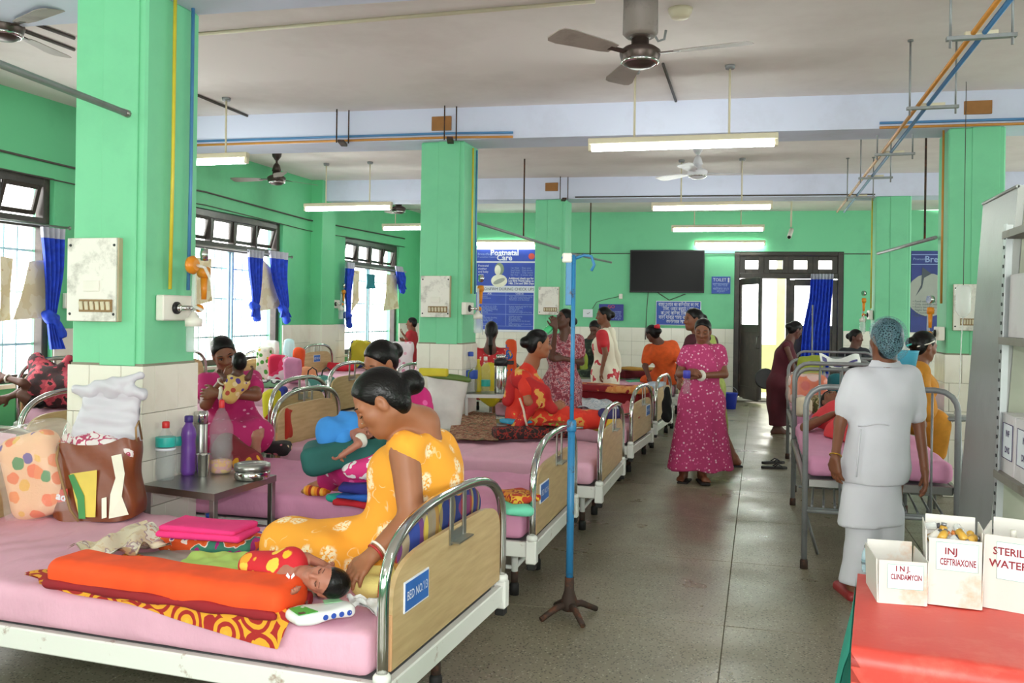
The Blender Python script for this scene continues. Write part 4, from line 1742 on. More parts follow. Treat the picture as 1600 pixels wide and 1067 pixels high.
mattress('b16', PINK, 'pink sheeted mattress on the fourth bed of the left row', 3)
make_bed('b17', (-1.05, 10.35), 177, 1.9, 1.1, 'hospital bed fifth along the left row, with a black cloth on its hoop')
mattress('b17', PINK, 'pink sheeted mattress with the red quilt, fifth bed of the left row', 4)
make_bed('b18', (-1.0, 12.3), 177, 1.6, .98, 'hospital bed sixth along the left row, in front of the orange dressed woman', raise_=.13)
mattress('b18', PINK, 'pink sheeted mattress with maroon bedding, sixth bed of the left row', 5)
make_bed('b19', (-1.1, 14.2), 178, 1.9, .98, 'hospital bed farthest along the left row, near the television wall')
mattress('b19', PINK, 'pink sheeted mattress on the farthest bed of the left row', 6)
# beds along the windows, heads to the wall
make_bed('w1', (-4.38, 5.0), 180, 1.95, .98, 'window-side hospital bed seen only as a hoop left of the nearest column', raise_=.13)
mattress('w1', PINK, 'pink sheeted mattress on the first window-side bed', 7)
make_bed('w2', (-3.8, 6.95), 180, 2.5, .98, 'window-side hospital bed under the lying woman', None, .85, .95, raise_=.13)
mattress('w2', PINK, 'pink sheeted mattress under the lying woman at the nearest window', 8)
make_bed('w3', (-4.2, 8.75), 180, 2.1, .98, 'window-side hospital bed behind the woman in magenta', raise_=.13)
mattress('w3', PINK, 'pink sheeted mattress on the window bed with the dark bag', 9)
make_bed('w4', (-4.2, 10.45), 180, 2.1, .98, 'window-side hospital bed carrying the red and pink bags', None, .78, .9, raise_=.13)
mattress('w4', PINK, 'pink sheeted mattress under the red and pink bags', 10)
make_bed('w5', (-4.2, 12.0), 180, 2.1, .98, 'window-side hospital bed with blue sign on its inner headboard', ("BED NO.'08", 'head_in', .02, .86), .78, .93, raise_=.13)
mattress('w5', PINK, 'pink sheeted mattress with the red roll, by the far window', 11)
make_bed('w6', (-4.2, 13.55), 180, 2.1, .98, 'window-side hospital bed nearest the back wall', None, .78, .93, raise_=.13)
mattress('w6', PINK, 'pink sheeted mattress on the window bed nearest the back wall', 12)


# ---------------------------------------------------------------- iron beds on the right
def iron_bed(x0, x1, y0, y1, label, key, near_h=1.13, far_h=1.18):
    W, L = x1 - x0, y1 - y0
    root = thing('iron_bed', label, 'bed', ((x0 + x1) / 2, y0, 0), 'grey iron hospital beds')
    for y, zt in ((y0, near_h), (y1, far_h)):
        r = .12
        pts = [(x0, y, .0), (x0, y, zt - r)] + [(x0 + r - r * cos(a), y, zt - r + r * sin(a)) for a in (.4, .8, 1.2)] + [(x0 + r, y, zt), (x1 - r, y, zt)] + \
              [(x1 - r + r * sin(a), y, zt - r + r * cos(a)) for a in (.4, .8, 1.2)] + [(x1, y, zt - r), (x1, y, 0)]
        hp = part('end_hoop', MB().tube(pts, .018, 10), GREYIRON, root)
        part('cross_bar', MB().tube([(x0, y, .36), (x1, y, .36)], .014, 8), GREYIRON, hp)
        for k in range(1, 5):
            x = x0 + W * k / 5 + .03
            part('spindle', MB().tube([(x, y, .36), (x, y, zt)], .007, 6), GREYIRON, hp)
        for x in (x0, x1):
            part('rubber_foot', MB().lathe([(.024, 0), (.024, .05), (.019, .06)], 10, (x, y, 0)), RUST, hp)
    for x in (x0, x1):
        part('side_rail', MB().box((x, (y0 + y1) / 2, .53), (.015, L / 2 - .02, .02), bev=.004), STEEL, root)
        part('brace', MB().tube([(x, y0 + .03, .36), (x + (.1 if x == x0 else -.1), y0 + .36, .01)], .011, 6), GREYIRON, root)
    for y in (y0 + .02, y1 - .02):
        part('end_rail', MB().box(((x0 + x1) / 2, y, .53), (W / 2 - .02, .015, .025), bev=.004), STEEL, root)
    part('sheet_base', MB().box(((x0 + x1) / 2, (y0 + y1) / 2, .54), (W / 2 - .02, L / 2 - .04, .008)), GREYIRON, root)
    for k in range(12):
        x = x0 + .05 + (W - .1) * k / 11
        part('shelf_slat', MB().tube([(x, y0 + .15, .36), (x + .05, y0 + .9, .36)], .008, 6), GREYIRON, root)
    for y in (y0 + .15, y0 + .9):
        part('shelf_bar', MB().tube([(x0, y, .345), (x1, y, .345)], .01, 6), GREYIRON, root)
    BEDS[key] = (np.array([(x0 + x1) / 2, y0, 0.0]), npm(rotz(pi / 2)), L, W)
    c = ((x0 + x1) / 2, (y0 + y1) / 2, .628)
    return soft('mattress', [rbox(c, (W / 2 - .01, L / 2 - .05, .065), None, .04, 0)], .022, PINK2,
                label.replace('grey iron bed', 'pink mattress on the grey iron bed'), 'mattress', None, folds(.003, 14, 11, 9))


q = G(1256, 888, 0)
iron_bed(q[0], q[0] + .86, q[1], q[1] + 1.95, 'grey iron bed just behind the nurse', 'i1')
iron_bed(q[0] + .03, q[0] + .9, q[1] + 2.55, q[1] + 4.5, 'grey iron bed in the middle of the right row', 'i2', 1.1, 1.1)
iron_bed(q[0] + .2, q[0] + 1.2, q[1] + 5.0, q[1] + 7.0, 'grey iron bed at the far end of the right row', 'i3', 1.1, 1.1)
# ================================================================ things on and about the beds
def cm(c):
    return np.asarray(c, float)


def oriented(d, up=(0, 0, 1)):
    """rotation whose x runs along d"""
    return npm(frame(d, None, up))


def drape(name, pts, m, label, cat, z=.545, amp=.008, seed=0, n=20, bed=None, group=None, thick=.006, kind=None):
    """a cloth lying on a surface; pts = four picture corners (or points), falling over the near edge of the bed"""
    P = [G(u, v, z) if len(q) == 2 else D(*q) for q in pts for u, v in [q[:2]]]
    rnd = random.Random(seed)
    ph = [rnd.uniform(0, 6) for _ in range(6)]

    def fn(u, v, up=0.0):
        p = (P[0] * (1 - u) + P[1] * u) * (1 - v) + (P[3] * (1 - u) + P[2] * u) * v
        e = .05 * amp / .008
        p = p + np.array([.4 * e * sin(5 * v + ph[0]) * (u - .5), .4 * e * sin(6 * u + ph[1]) * (v - .5), 0])
        w = amp * (sin(9 * u + 3 * sin(4 * v + ph[2]) + ph[3]) * cos(7 * v + ph[4]) + .5 * sin(17 * u + 11 * v + ph[5]) + 1.2)
        p[2] += w + up
        if bed:
            o, R, L, W = BEDS[bed]
            q = R.T @ (p - o)
            ex = q[1] - (W / 2 + .0)
            if ex > 0:
                q[1] = W / 2 + .022 + .008 * sin(9 * u)
                q[2] -= ex * .4
                p = o + R @ q
        return p
    mb = MB().patch(fn, n, n).patch(lambda u, v: fn(u, v, thick), n, n)
    o = single(name, mb, m, label, cat, group, kind)
    return o


def bolster(name, p, q, hw, hh, m, label, cat, r=.03, h=.014, d=None, group=None, parent=None):
    p, q = cm(p), cm(q)
    L = np.linalg.norm(q - p)
    pr = [rbox((p + q) / 2, (L / 2, hw, hh), oriented(q - p), r, 0)]
    if parent is not None:
        return blob(name, pr, h, m, parent, disp=d)
    return soft(name, pr, h, m, label, cat, group, d)


# materials of the cloths
ORNG = plain('orange cloth', 'f0501a', .8, var=.12, scale=9)
MAROON = plain('maroon cloth', '8e1420', .8)
RINGS = rings('yellow and maroon ring print', 'eba62c', 'a8221f', 9, 26, c='f0b83c', warp=.15)
CREAMCL = blot('cream cloth with faint print', [(0, 'e9dcc4'), (.5, 'e2cfae'), (.56, 'b79aa0'), (.6, 'efe6d8'), (.7, 'd9a58c'), (.74, 'ece0ca')], 12, warp=.4)
HOTPINK = plain('hot pink towelling', 'e8357f', .95, var=.08, bump=.3, bscale=300)
QUILT = blot('gaudy printed quilt', [(0, '7a3fa0'), (.36, 'f0e6dc'), (.38, 'e2561f'), (.5, 'ee6a2a'), (.53, 'f0e6dc'), (.55, '3f8a72'), (.63, 'b02a86'), (.72, 'e85a24')], 7, warp=.5)
LIME = plain('light green cloth', 'b4d772', .85)
GREYCL = plain('grey cloth', 'a8a39c', .9)
PALEY = plain('pale yellow towelling', 'efdf8a', .95, var=.08, bump=.3, bscale=300)
PLAID = stripes('blue and red plaid', ['2b3f8f', '31479c', 'c8b04a', '22306e', 'a8302c', '2b3f8f'], 0, 9, cross=['2b3f8f', '8f2f3a', 'd0b850', '2a3c86'])
TEAL = plain('dark teal cloth', '1f5a56', .85)
NAVYT = plain('navy towelling', '2a2a78', .95)
BLUET = plain('blue cloth', '2459b0', .9)
REDCL = plain('red cloth', 'c62030', .85)
WHITEPL = plain('white plastic bag', 'c9c8d2', .4, var=.05)
TISS = plain('white tissue', 'eef0ee', .9, var=.03)

# ---- nearest bed
drape('bed_sheet', [(40, 902), (362, 1003), (474, 962), (205, 866)], RINGS, 'yellow and maroon ring printed sheet spread under the orange bolster', 'sheet', .552, .006, 3, 26, 'b13')
a, b = G(101, 886, .59), G(462, 936, .59)
a += np.array([0, .0, 0])
bo = thing('bolster', 'long orange bolster with maroon borders lying on the ring printed sheet', 'bolster', (a + b) / 2 * np.array([1, 1, 0]) + np.array([0, 0, .55]))
dirb = nrm(b - a)
sid = np.array([-dirb[1], dirb[0], 0])
bolster('cover', a, b, .10, .055, ORNG, '', '', .045, .012, folds(.004, 22, 14, 10), parent=bo)
for s, nm in ((-1, 'near'), (1, 'far')):
    bolster('border', a + sid * s * .098 - np.array([0, 0, .03]), b + sid * s * .098 - np.array([0, 0, .03]), .014 if s < 0 else .026, .018 if s < 0 else .03, MAROON, '', '', .018, .01, folds(.003, 30, 20, 10), parent=bo)
c1 = G(300, 886, .55)
drape('cloth', [(90, 868), (210, 876), (268, 862), (240, 822)], CREAMCL, 'crumpled cream printed cloth beside the hot pink towel', 'cloth', .56, .022, 5, 30)
a, b = G(262, 842, .575), G(405, 850, .575)
bolster('quilt', a, b, .11, .033, QUILT, 'folded gaudy quilt with orange, purple and green print under the pink towel', 'quilt', .03, .012, folds(.004, 20, 16, 14))
a, b = G(262, 826, .635), G(392, 835, .635)
t_ = thing('towel', 'hot pink towel folded on top of the gaudy quilt', 'towel', (a + b) / 2)
bolster('fold', a, b, .10, .015, HOTPINK, '', '', .014, .009, folds(.002, 16, 12, 10), parent=t_)
bolster('fold', a + [0.01, 0.01, .024], b + [-.02, .0, .022], .10, .012, HOTPINK, '', '', .012, .009, folds(.002, 18, 13, 10), parent=t_)
drape('cloth', [(262, 900), (396, 905), (402, 868), (300, 868)], LIME, 'light green wrap lying over the legs of the baby in red', 'cloth', .575, .007, 8, 18)
drape('cloth', [(200, 868), (480, 945), (520, 915), (300, 862)], GREYCL, 'grey cloth under the baby in red', 'cloth', .55, .005, 9, 18)
# packet of wipes
c = G(500, 957, .565)
d = nrm(G(560, 945, .565) - G(445, 968, .565))
wp = thing('wipes_packet', 'white and green packet of baby wipes at the edge of the nearest bed', 'packet', c)
R = oriented(d)
blob('pouch', [rbox(c, (.105, .055, .02), R, .018, 0)], .007, plain('white film', 'e8ecec', .25), wp, disp=folds(.003, 40, 30, 20))
z = np.array([0, 0, 1.0])
part('green_print', MB().prism([c + R @ np.array(q) for q in ((-.095, -.05, .0215), (-.03, -.052, .0225), (-.05, .03, .0225), (-.095, .03, .0215))], (0, 0, .002)), plain('green print', '4cae4a', .4), wp)
part('brown_print', MB().prism([c + R @ np.array(q) for q in ((-.09, -.048, .024), (-.07, -.049, .024), (-.07, -.03, .024), (-.09, -.03, .024))], (0, 0, .001)), plain('brown print', '5b4636', .4), wp)
part('green_print', MB().prism([c + R @ np.array(q) for q in ((.02, .01, .022), (.08, .0, .0215), (.085, .045, .0215), (.03, .045, .022))], (0, 0, .0015)), plain('mint print', '9fd8a8', .4), wp)
for k in range(4):
    part('blue_dot', MB().lathe([(0, 0), (.009, 0), (.009, .0015)], 12, c + R @ np.array([-.005 + .028 * k, -.0545, .0]), Matrix(R.tolist()) @ Matrix.Rotation(pi / 2, 3, 'X')), BLUES, wp)
drape('tissue', [(540, 955), (606, 962), (606, 945), (548, 940)], TISS, 'crumpled white tissue beside the wipes packet', 'tissue', .55, .012, 11, 12)
a, b = G(556, 905, .575), G(630, 908, .58)
bolster('towel', a, b, .085, .04, PALEY, 'pale yellow towel bundled against the nearest footboard', 'towel', .04, .012, folds(.01, 26, 22, 20))
# plaid pillow behind the footboard, at the far corner
soft('pillow', [ell(bl('b13', .10, -.12, .70), (.06, .40, .175), npm(Matrix(BEDS['b13'][1].tolist()) @ Matrix.Rotation(radians(-14), 3, 'Y')), 0)], .014, PLAID,
     'blue and red plaid pillow leaning inside the nearest footboard', 'pillow', None, folds(.004, 14, 14, 14))

# shopping bag, printed brown
BAGB = dirty('brown printed bag film', hexc('7d3d1c'), hexc('5a2814'), .5, .35, 6)
base = G(157, 806, ZM)
bag = thing('shopping_bag', 'brown printed shopping bag standing at the head of the nearest bed', 'bag', base)
ex = nrm(R0 * 1.0 + FW * .05)
ez = np.array([0, 0, 1.0])
ey = np.cross(ez, ex)
zcb = np.dot(base - CAM, FW)
pxm = zcb / FL


def bagp(x, y, h_):            # x, h in pixels of the picture scale, y in metres in depth
    return base + ex * x * pxm + ez * h_ * pxm + ey * y


def bagwall(u, v):
    a = 2 * pi * u
    w = 64 * (1 - .06 * v) + 3 * sin(9 * v)
    x = w * (1 if cos(a) > 0 else -1) * abs(cos(a)) ** .55
    y = .13 * (1 - .35 * v) * (1 if sin(a) > 0 else -1) * abs(sin(a)) ** .55
    y += .006 * sin(14 * u * pi + 9 * v) - .0
    hh = 118 * v * (1 + .06 * cos(a) + .03 * sin(5 * a)) + 6 * (1 - v) * abs(cos(a)) ** 3
    return bagp(x - 4 * v, y, hh)


part('bag_body', MB().patch(bagwall, 48, 16).patch(lambda u, v: bagwall(u, 0) * (1 - v) + (base + ez * .004) * v, 48, 3), BAGB, bag)


def bagdecal(nm, pts, m, off=.012):
    """printed panel following the front of the bag"""
    n = len(pts)
    q = []
    for (x, hh) in pts:
        v = min(max(hh / 118, 0.02), .98)
        w = 64 * (1 - .06 * v)
        f = min(abs((x + 4 * v) / w), .97)
        y = -.13 * (1 - .35 * v) * (1 - f ** (2 / .55)) ** .275
        q.append(bagp(x, y - off, hh))
    return part(nm, MB().prism(q, -ey * .001), m, bag)


CREAM_PR = plain('cream print', 'e3dccb', .45)
YEL_PR = plain('yellow print', 'e0c646', .4)
GRN_PR = plain('leaf green print', '2e8a3c', .4)
bagdecal('yellow_panel', [(-32, 72), (8, 78), (10, 8), (-14, 8), (-22, 34)], YEL_PR)
bagdecal('green_stripe', [(-34, 70), (-26, 72), (-8, 40), (-4, 6), (-14, 6), (-18, 34)], GRN_PR, .016)
bagdecal('red_panel', [(-62, 44), (-34, 50), (-32, 32), (-58, 26)], plain('red print', 'b8262c', .4), .014)
for k in range(3):
    bagdecal('cream_flow', [((28, 99), (42, 102), (48, 72), (36, 66)), ((36, 66), (48, 72), (46, 38), (30, 42)), ((30, 42), (46, 38), (56, 10), (30, 6))][k], CREAM_PR, .014)
bagdecal('cream_panel', [(18, 36), (25, 38), (27, 8), (20, 6)], CREAM_PR, .016)
tx = text('ad', .05, bagp(-42, -.132, 38), ex * .97 - ez * .25, ez, WPR, bag, bold=.002)
tx = text('HOTA TAK', .02, bagp(22.5, -.125, 22), ez, -ex, BLACKP, bag, squeeze=.7)
blob('contents', [ell(bagp(-20, 0, 108), (.16, .08, .07), None, .03), ell(bagp(30, 0, 104), (.1, .08, .06), None, .03)], .014,
     blot('red and white cloth in bag', [(0, 'e6dede'), (.5, 'b8486a'), (.56, 'e9e2e2')], 16), bag, disp=folds(.012, 40, 40, 40))
part('handle', MB().tube([bagp(-56, -.06, 116), bagp(-50, -.13, 95), bagp(-38, -.15, 60), bagp(-26, -.15, 20), bagp(-14, -.145, 2)], .006, 8), plain('tan cord', '9a7a52', .7), bag)
part('handle', MB().tube([bagp(56, -.02, 112), bagp(58, -.05, 140), bagp(60, -.03, 150), bagp(62, .0, 120)], .005, 8), plain('tan cord', '9a7a52', .7), bag)
# white carrier bag stuffed on top
wb_ = thing('carrier_bag', 'white plastic carrier bag standing on top of the brown shopping bag', 'bag', bagp(10, .02, 100))


def wbag(u, v):
    a = 2 * pi * u
    w = np.interp(v, [0, .2, .5, .8, 1], [54, 56, 48, 44, 46])
    x = np.interp(v, [0, .5, 1], [2, 6, 16]) + w * (1 if cos(a) > 0 else -1) * abs(cos(a)) ** .6
    y = .02 + .055 * (1 - .5 * v) * (1 if sin(a) > 0 else -1) * abs(sin(a)) ** .6 + .005 * sin(7 * pi * u + 12 * v) + .004 * sin(30 * v + 9 * u)
    return bagp(x, y, 98 + 96 * v + 6 * sin(6 * a) * v * .3)


part('bag_body', MB().patch(wbag, 48, 24), WHITEPL, wb_)
blob('gathered_top', [cone(bagp(-42, .02, 196), bagp(10, .0, 205), .022, .028, .02), cone(bagp(10, .0, 205), bagp(56, .01, 219), .03, .018, .02),
                      cone(bagp(12, .0, 200), bagp(60, .01, 192), .025, .03, .03), cone(bagp(-30, .02, 190), bagp(40, .02, 188), .024, .026, .03)], .01, WHITEPL, wb_, disp=folds(.006, 50, 50, 60))
# quilt packed in clear plastic
PEACHQ = spots('peach quilt with orange flowers', 'eebd94', ['ee6a28', 'f0813a', 'e8b23a', 'e8702c', '5a3f98', 'f08a3a', '3a8a4a', 'ee6a28'], 13, .4, soft=.04, warp=.3)
bq = G(48, 808, ZM)
pq = thing('packed_quilt', 'peach quilt with orange flowers packed in a clear plastic bag at the bed head', 'quilt', bq)
px2 = np.dot(bq - CAM, FW) / FL
cq = bq + ez * 66 * px2 + R0 * 6 * px2 + FW * .02
Rq = oriented(R0 - FW * .15, ez)
Rq = Rq @ npm(Matrix.Rotation(radians(-16), 3, 'Y'))
blob('quilt', [rbox(cq, (48 * px2, .085, 66 * px2), Rq, .07, 0)], .014, PEACHQ, pq, disp=folds(.006, 18, 18, 16))
blob('clear_bag', [rbox(cq + ez * 6 * px2, (55 * px2, .10, 74 * px2), Rq, .05, 0), cone(cq + R0 * 24 * px2 + ez * 66 * px2, cq + R0 * 52 * px2 + ez * 52 * px2, .04, .02, .05)], .014,
     glassy('clear wrapping film', (1, .97, .93), .16, .05), pq, disp=folds(.008, 34, 34, 30))

# ---------------------------------------------------------------- steel bedside tables
def side_table(name, p, ax, ay, h, label, leg=.02):
    """p = near corner of the top, ax and ay its two edges"""
    p, ax, ay = cm(p), cm(ax), cm(ay)
    root = thing(name, label, 'table', p + (ax + ay) / 2 - np.array([0, 0, p[2]]))
    mb = MB().prism([p - ez * .035, p + ax - ez * .035, p + ax + ay - ez * .035, p + ay - ez * .035], (0, 0, .035))
    part('tabletop', mb, STEEL, root)
    ux, uy = nrm(ax), nrm(ay)
    R = frame(ux)
    for (i, j) in ((0, 0), (1, 0), (1, 1), (0, 1)):
        q = p + ax * i + ay * j + ux * leg * (1 - 2 * i) + uy * leg * (1 - 2 * j)
        part('leg', MB().box((q[0], q[1], (p[2] - .035) / 2), (leg * .8, leg * .8, (p[2] - .035) / 2), R, .003), STEEL, root)
    z = .38
    q = [p + ux * .02 + uy * .02, p + ax - ux * .02 + uy * .02, p + ax + ay - ux * .02 - uy * .02, p + ay + ux * .02 - uy * .02]
    part('lower_shelf', MB().prism([(a[0], a[1], p[2] - .3) for a in q], (0, 0, .02)), STEEL, root)
    return root


ZT = .64
pf, pl_, pr_ = G(335, 772, ZT), G(221, 757, ZT), G(432, 742, ZT)
side_table('bedside_table', pf, pl_ - pf, pr_ - pf, ZT, 'grey steel bedside table holding bottles between the two nearest beds')

CLEARB = glassy('clear bottle plastic', (.5, .58, .58), .14, .05)
WATERM = glassy('drinking water', (.45, .55, .57), .14, .02)


def bottle(u, v, z, h, r, body, cap, label, prof=None, lab=None, lab2=None, fill=None, zc=None, group=None, cat='bottle', neck=.35, lobes=0):
    c = G(u, v, z) if zc is None else D(u, v, zc)
    root = thing('bottle', label, cat, c, group)
    pr = prof or [(.0, .0), (r * .8, 0), (r * .95, .012), (r, .04), (r, h * .30), (r * .93, h * .36), (r, h * .42), (r, h * .6), (r * .8, h * .74), (r * neck, h * .86), (r * neck, h * .9)]
    part('body', MB().lathe(pr, 20, c, lobes=lobes, lob=.05 if lobes else 0), body, root)
    part('cap', MB().lathe([(r * neck * 1.05, h * .89), (r * neck * 1.12, h * .9), (r * neck * 1.12, h * .985), (r * neck * .9, h), (0, h)], 14, c), cap, root)
    if lab:
        m, a, b = lab
        part('label_band', MB().lathe([(r * 1.01, h * a), (r * 1.02, h * (a + .005)), (r * 1.02, h * (b - .005)), (r * 1.01, h * b)], 20, c), m, root)
    if lab2:
        m, a, b = lab2
        part('label_band', MB().lathe([(r * 1.025, h * a), (r * 1.03, h * b)], 20, c), m, root)
    if fill:
        m, a = fill
        part('contents', MB().lathe([(0, .004), (r * .78, .006), (r * .93, .04), (r * .93, h * a), (0, h * a)], 16, c), m, root)
    return root


TEALP = plain('teal plastic label', '2bb8ae', .4)
REDC = plain('red plastic', 'd02a2c', .4)
TEALC = plain('teal plastic', '2ab0a4', .4)
PURP = plain('purple plastic', '6b3f9a', .3)
PURPD = plain('dark purple plastic', '3b2578', .4)
s_ = 4.55 / FL
bottle(275, 738, ZT, 96 * s_, 19 * s_, CLEARB, TEALC, 'clear water bottle with teal cap, behind the red capped one', lab=(TEALP, .5, .66), fill=(WATERM, .5))
bottle(258, 751, ZT, 97 * s_, 15.5 * s_, CLEARB, REDC, 'clear water bottle with red cap and teal label on the steel table', lab=(TEALP, .58, .74), lab2=(WPR, .52, .56), fill=(WATERM, .55))
bottle(294, 741, ZT, 100 * s_, 13 * s_, PURP, PURPD, 'purple plastic drinking bottle on the steel table', neck=.5,
       prof=[(.0, 0), (11 * s_, 0), (12.5 * s_, .02), (12 * s_, 45 * s_), (11 * s_, 55 * s_), (12.5 * s_, 68 * s_), (11 * s_, 78 * s_), (6 * s_, 86 * s_), (6 * s_, 90 * s_)])
c = G(345, 739, ZT)
bb = bottle(345, 739, ZT, 126 * s_, 20 * s_, CLEARB, REDC, 'large clear bottle with red cap and peach coloured bottom on the steel table', neck=.22,
            prof=[(.0, 0), (17 * s_, 0), (20 * s_, .02), (20 * s_, 28 * s_), (17.5 * s_, 34 * s_), (20 * s_, 40 * s_), (18.5 * s_, 55 * s_), (20 * s_, 70 * s_), (19 * s_, 82 * s_), (9 * s_, 104 * s_), (4.5 * s_, 112 * s_), (4.5 * s_, 115 * s_)], lobes=0)
part('contents', MB().lathe([(0, .004), (15 * s_, .005), (18 * s_, .02), (18 * s_, 22 * s_), (0, 26 * s_)], 16, c), blot('peach fruit pieces', [(0, 'e2b074'), (.5, 'd8a0a0'), (.6, 'e0c080')], 30), bb)
part('contents', MB().lathe([(15 * s_, 27 * s_), (17.5 * s_, 40 * s_), (18 * s_, 66 * s_), (0, 66 * s_)], 16, c), WATERM, bb)
c = G(313, 733, ZT)
fl = thing('vacuum_flask', 'tall steel vacuum flask standing between purple bottle and large bottle', 'flask', c)
part('body', MB().lathe([(0, 0), (11 * s_, 0), (11.5 * s_, .01), (11.5 * s_, 80 * s_), (10.5 * s_, 82 * s_)], 20, c), STEEL, fl)
part('cup_lid', MB().lathe([(11.8 * s_, 80 * s_), (11.8 * s_, 96 * s_), (10.5 * s_, 102 * s_), (0, 103 * s_)], 20, c), CHROME, fl)
c = G(317, 744, ZT)
cp = thing('steel_tumbler', 'small steel tumbler in front of the vacuum flask', 'tumbler', c)
part('body', MB().lathe([(0, .002), (8.5 * s_, 0), (9 * s_, .004), (11 * s_, 37 * s_), (11.8 * s_, 38 * s_), (10.4 * s_, 37 * s_), (8 * s_, .008), (0, .008)], 20, c), CHROME, cp)
c = G(394, 748, ZT)
tf = thing('tiffin_box', 'round stainless steel food box at the right of the steel table', 'tiffin', c)
part('bowl', MB().lathe([(0, 0), (26 * s_, 0), (29 * s_, .01), (29.5 * s_, 12 * s_), (27 * s_, 15 * s_)], 28, c), CHROME, tf)
part('lid', MB().lathe([(28.5 * s_, 15 * s_), (30 * s_, 17 * s_), (29.5 * s_, 25 * s_), (24 * s_, 27 * s_), (22 * s_, 25.5 * s_), (0, 26 * s_)], 28, c), STEEL, tf)
c = (pf + (pl_ - pf) * .35 + (pr_ - pf) * .35) * np.array([1, 1, 0]) + ez * (ZT - .28)
jr = thing('jar', 'small glass jar with blue lid on the lower shelf of the steel table', 'jar', c)
part('body', MB().lathe([(0, 0), (.032, 0), (.034, .01), (.034, .08), (.026, .1)], 16, c), glassy('brown glass', (.5, .35, .25), .5, .08), jr)
part('lid', MB().lathe([(.03, .1), (.031, .125), (0, .127)], 16, c), BLUES, jr)
part('label_band', MB().lathe([(.0345, .02), (.0346, .06)], 16, c), WPR, jr)

# second table, by the second column
p = np.array([-2.76, 8.02, .775])
p = D(726, 616, 8.7)
side_table('bedside_table', p, R0 * .5 + FW * .02, FW * .4 - R0 * .02, p[2], 'grey steel bedside table with bottles by the second left column')
zt2 = p[2]
s2 = 8.85 / FL
bottle(735, 613, zt2, 64 * s2, 11 * s2, CLEARB, BLUES, 'large clear water bottle with blue label on the far steel table', lab=(BLUES, .34, .55), fill=(WATERM, .3))
bottle(747, 612, zt2, 52 * s2, 6 * s2, plain('yellow drink', 'c9b42a', .3), plain('yellow plastic', 'd6c02c', .4), 'slim yellow bottle beside the blue labelled one')
bottle(758, 612, zt2, 56 * s2, 8 * s2, CLEARB, WHITEP, 'clear bottle with teal band on the far steel table', lab=(TEALP, .16, .34), fill=(WATERM, .3))
c = G(782, 614, zt2)
vf = thing('vacuum_flask', 'steel flask with black top on the far steel table', 'flask', c)
part('body', MB().lathe([(0, 0), (9.5 * s2, 0), (10 * s2, .01), (10 * s2, 44 * s2), (9 * s2, 46 * s2)], 18, c), CHROME, vf)
part('collar', MB().lathe([(10.5 * s2, 43 * s2), (10.8 * s2, 52 * s2), (8 * s2, 54 * s2)], 18, c), BLACKP, vf)
part('cap', MB().lathe([(7.5 * s2, 53 * s2), (7.5 * s2, 60 * s2), (0, 61 * s2)], 16, c), CHROME, vf)
part('spout', MB().box(c + ez * 48 * s2 + R0 * 14 * s2, (6 * s2, .02, 3 * s2), bev=.004), BLACKP, vf)
YELPL = glassy('yellow plastic film', (.85, .68, .06), .85, .3)
px3 = 10.2 / FL
c = D(767, 590, 10.2)
soft('carrier_bag', [ell(c - ez * 10 * px3, (24 * px3, .1, 34 * px3), None, .05), cone(c + R0 * -22 * px3 + ez * 10 * px3, c - ez * 5 * px3, .03, .06, .05), cone(c + R0 * 24 * px3 + ez * 12 * px3, c - ez * 5 * px3, .03, .06, .05)],
     .018, plain('yellow plastic bag', 'd8bf2a', .4), 'yellow plastic carrier bag behind the bottles of the far steel table', 'bag', None, folds(.012, 30, 30, 30))
c = D(800, 552, 9.4)
c = D(798, 580, 10.15)
soft('cloth_bundle', [rbox(c, (.06, .06, .36), None, .04, 0)], .018, blot('orange and blue bag cloth', [(0, 'e0501e'), (.6, '2c5fb0'), (.66, 'e8a030')], 9), 'orange and blue bag behind the woman in red saree', 'bag', None, folds(.008, 30, 30, 30))
p = D(886, 592, 11.4)
side_table('bedside_table', p, R0 * .42, FW * .35, p[2], 'small steel table far back between the fifth and sixth beds')
bottle(912, 585, p[2], 58 * 11.5 / FL * .75, 7 * 11.5 / FL, plain('green drink', '9fb43a', .35), WHITEP, 'green bottle with white cap on the far small table')

# ---------------------------------------------------------------- blue drip stand in the aisle
c = G(889, 962, 0)
st = thing('drip_stand', 'blue painted drip stand with rusty four-toed foot in the aisle', 'stand', c)
BLUEST = dirty('chipped blue paint', hexc('2f7fb4'), hexc('4a3a34'), .8, .4, 16, lo=.58, hi=.66)
part('lower_pole', MB().tube([c + ez * .09, c + ez * .97], .019, 12), BLUEST, st)
zt_ = 1.86
part('upper_pole', MB().tube([c + ez * .9, c + ez * zt_], .011, 10), BLUEST, st)
part('clamp', MB().lathe([(.023, .95), (.025, .96), (.025, 1.0), (.02, 1.01)], 12, c), BLUEST, st)
part('clamp_screw', MB().tube([c + ez * .97, c + ez * .97 + R0 * .06], .006, 6), STEEL, st)
part('hub', MB().lathe([(.035, .03), (.045, .05), (.04, .09), (.026, .13), (.024, .2)], 12, c), RUST, st)
for k, (u, v) in enumerate(((845, 968), (911, 978), (932, 951), (868, 945))):
    e = G(u, v, .012)
    m_ = c + (e - c) * .45
    part('leg', MB().tube([c + ez * .06, (m_[0], m_[1], .055), e], [.019, .017, .014], 8), RUST, st)
part('hook', MB().tube([c + ez * (zt_ - .02), c + ez * zt_ + R0 * .05, c + ez * (zt_ - .005) + R0 * .09, c + ez * (zt_ - .05) + R0 * .105, c + ez * (zt_ - .08) + R0 * .09], .008, 8), BLUEST, st)
part('hook', MB().tube([c + ez * (zt_ - .01), c + ez * (zt_ + .005) - R0 * .05, c + ez * (zt_ - .02) - R0 * .06], .008, 8), BLUEST, st)
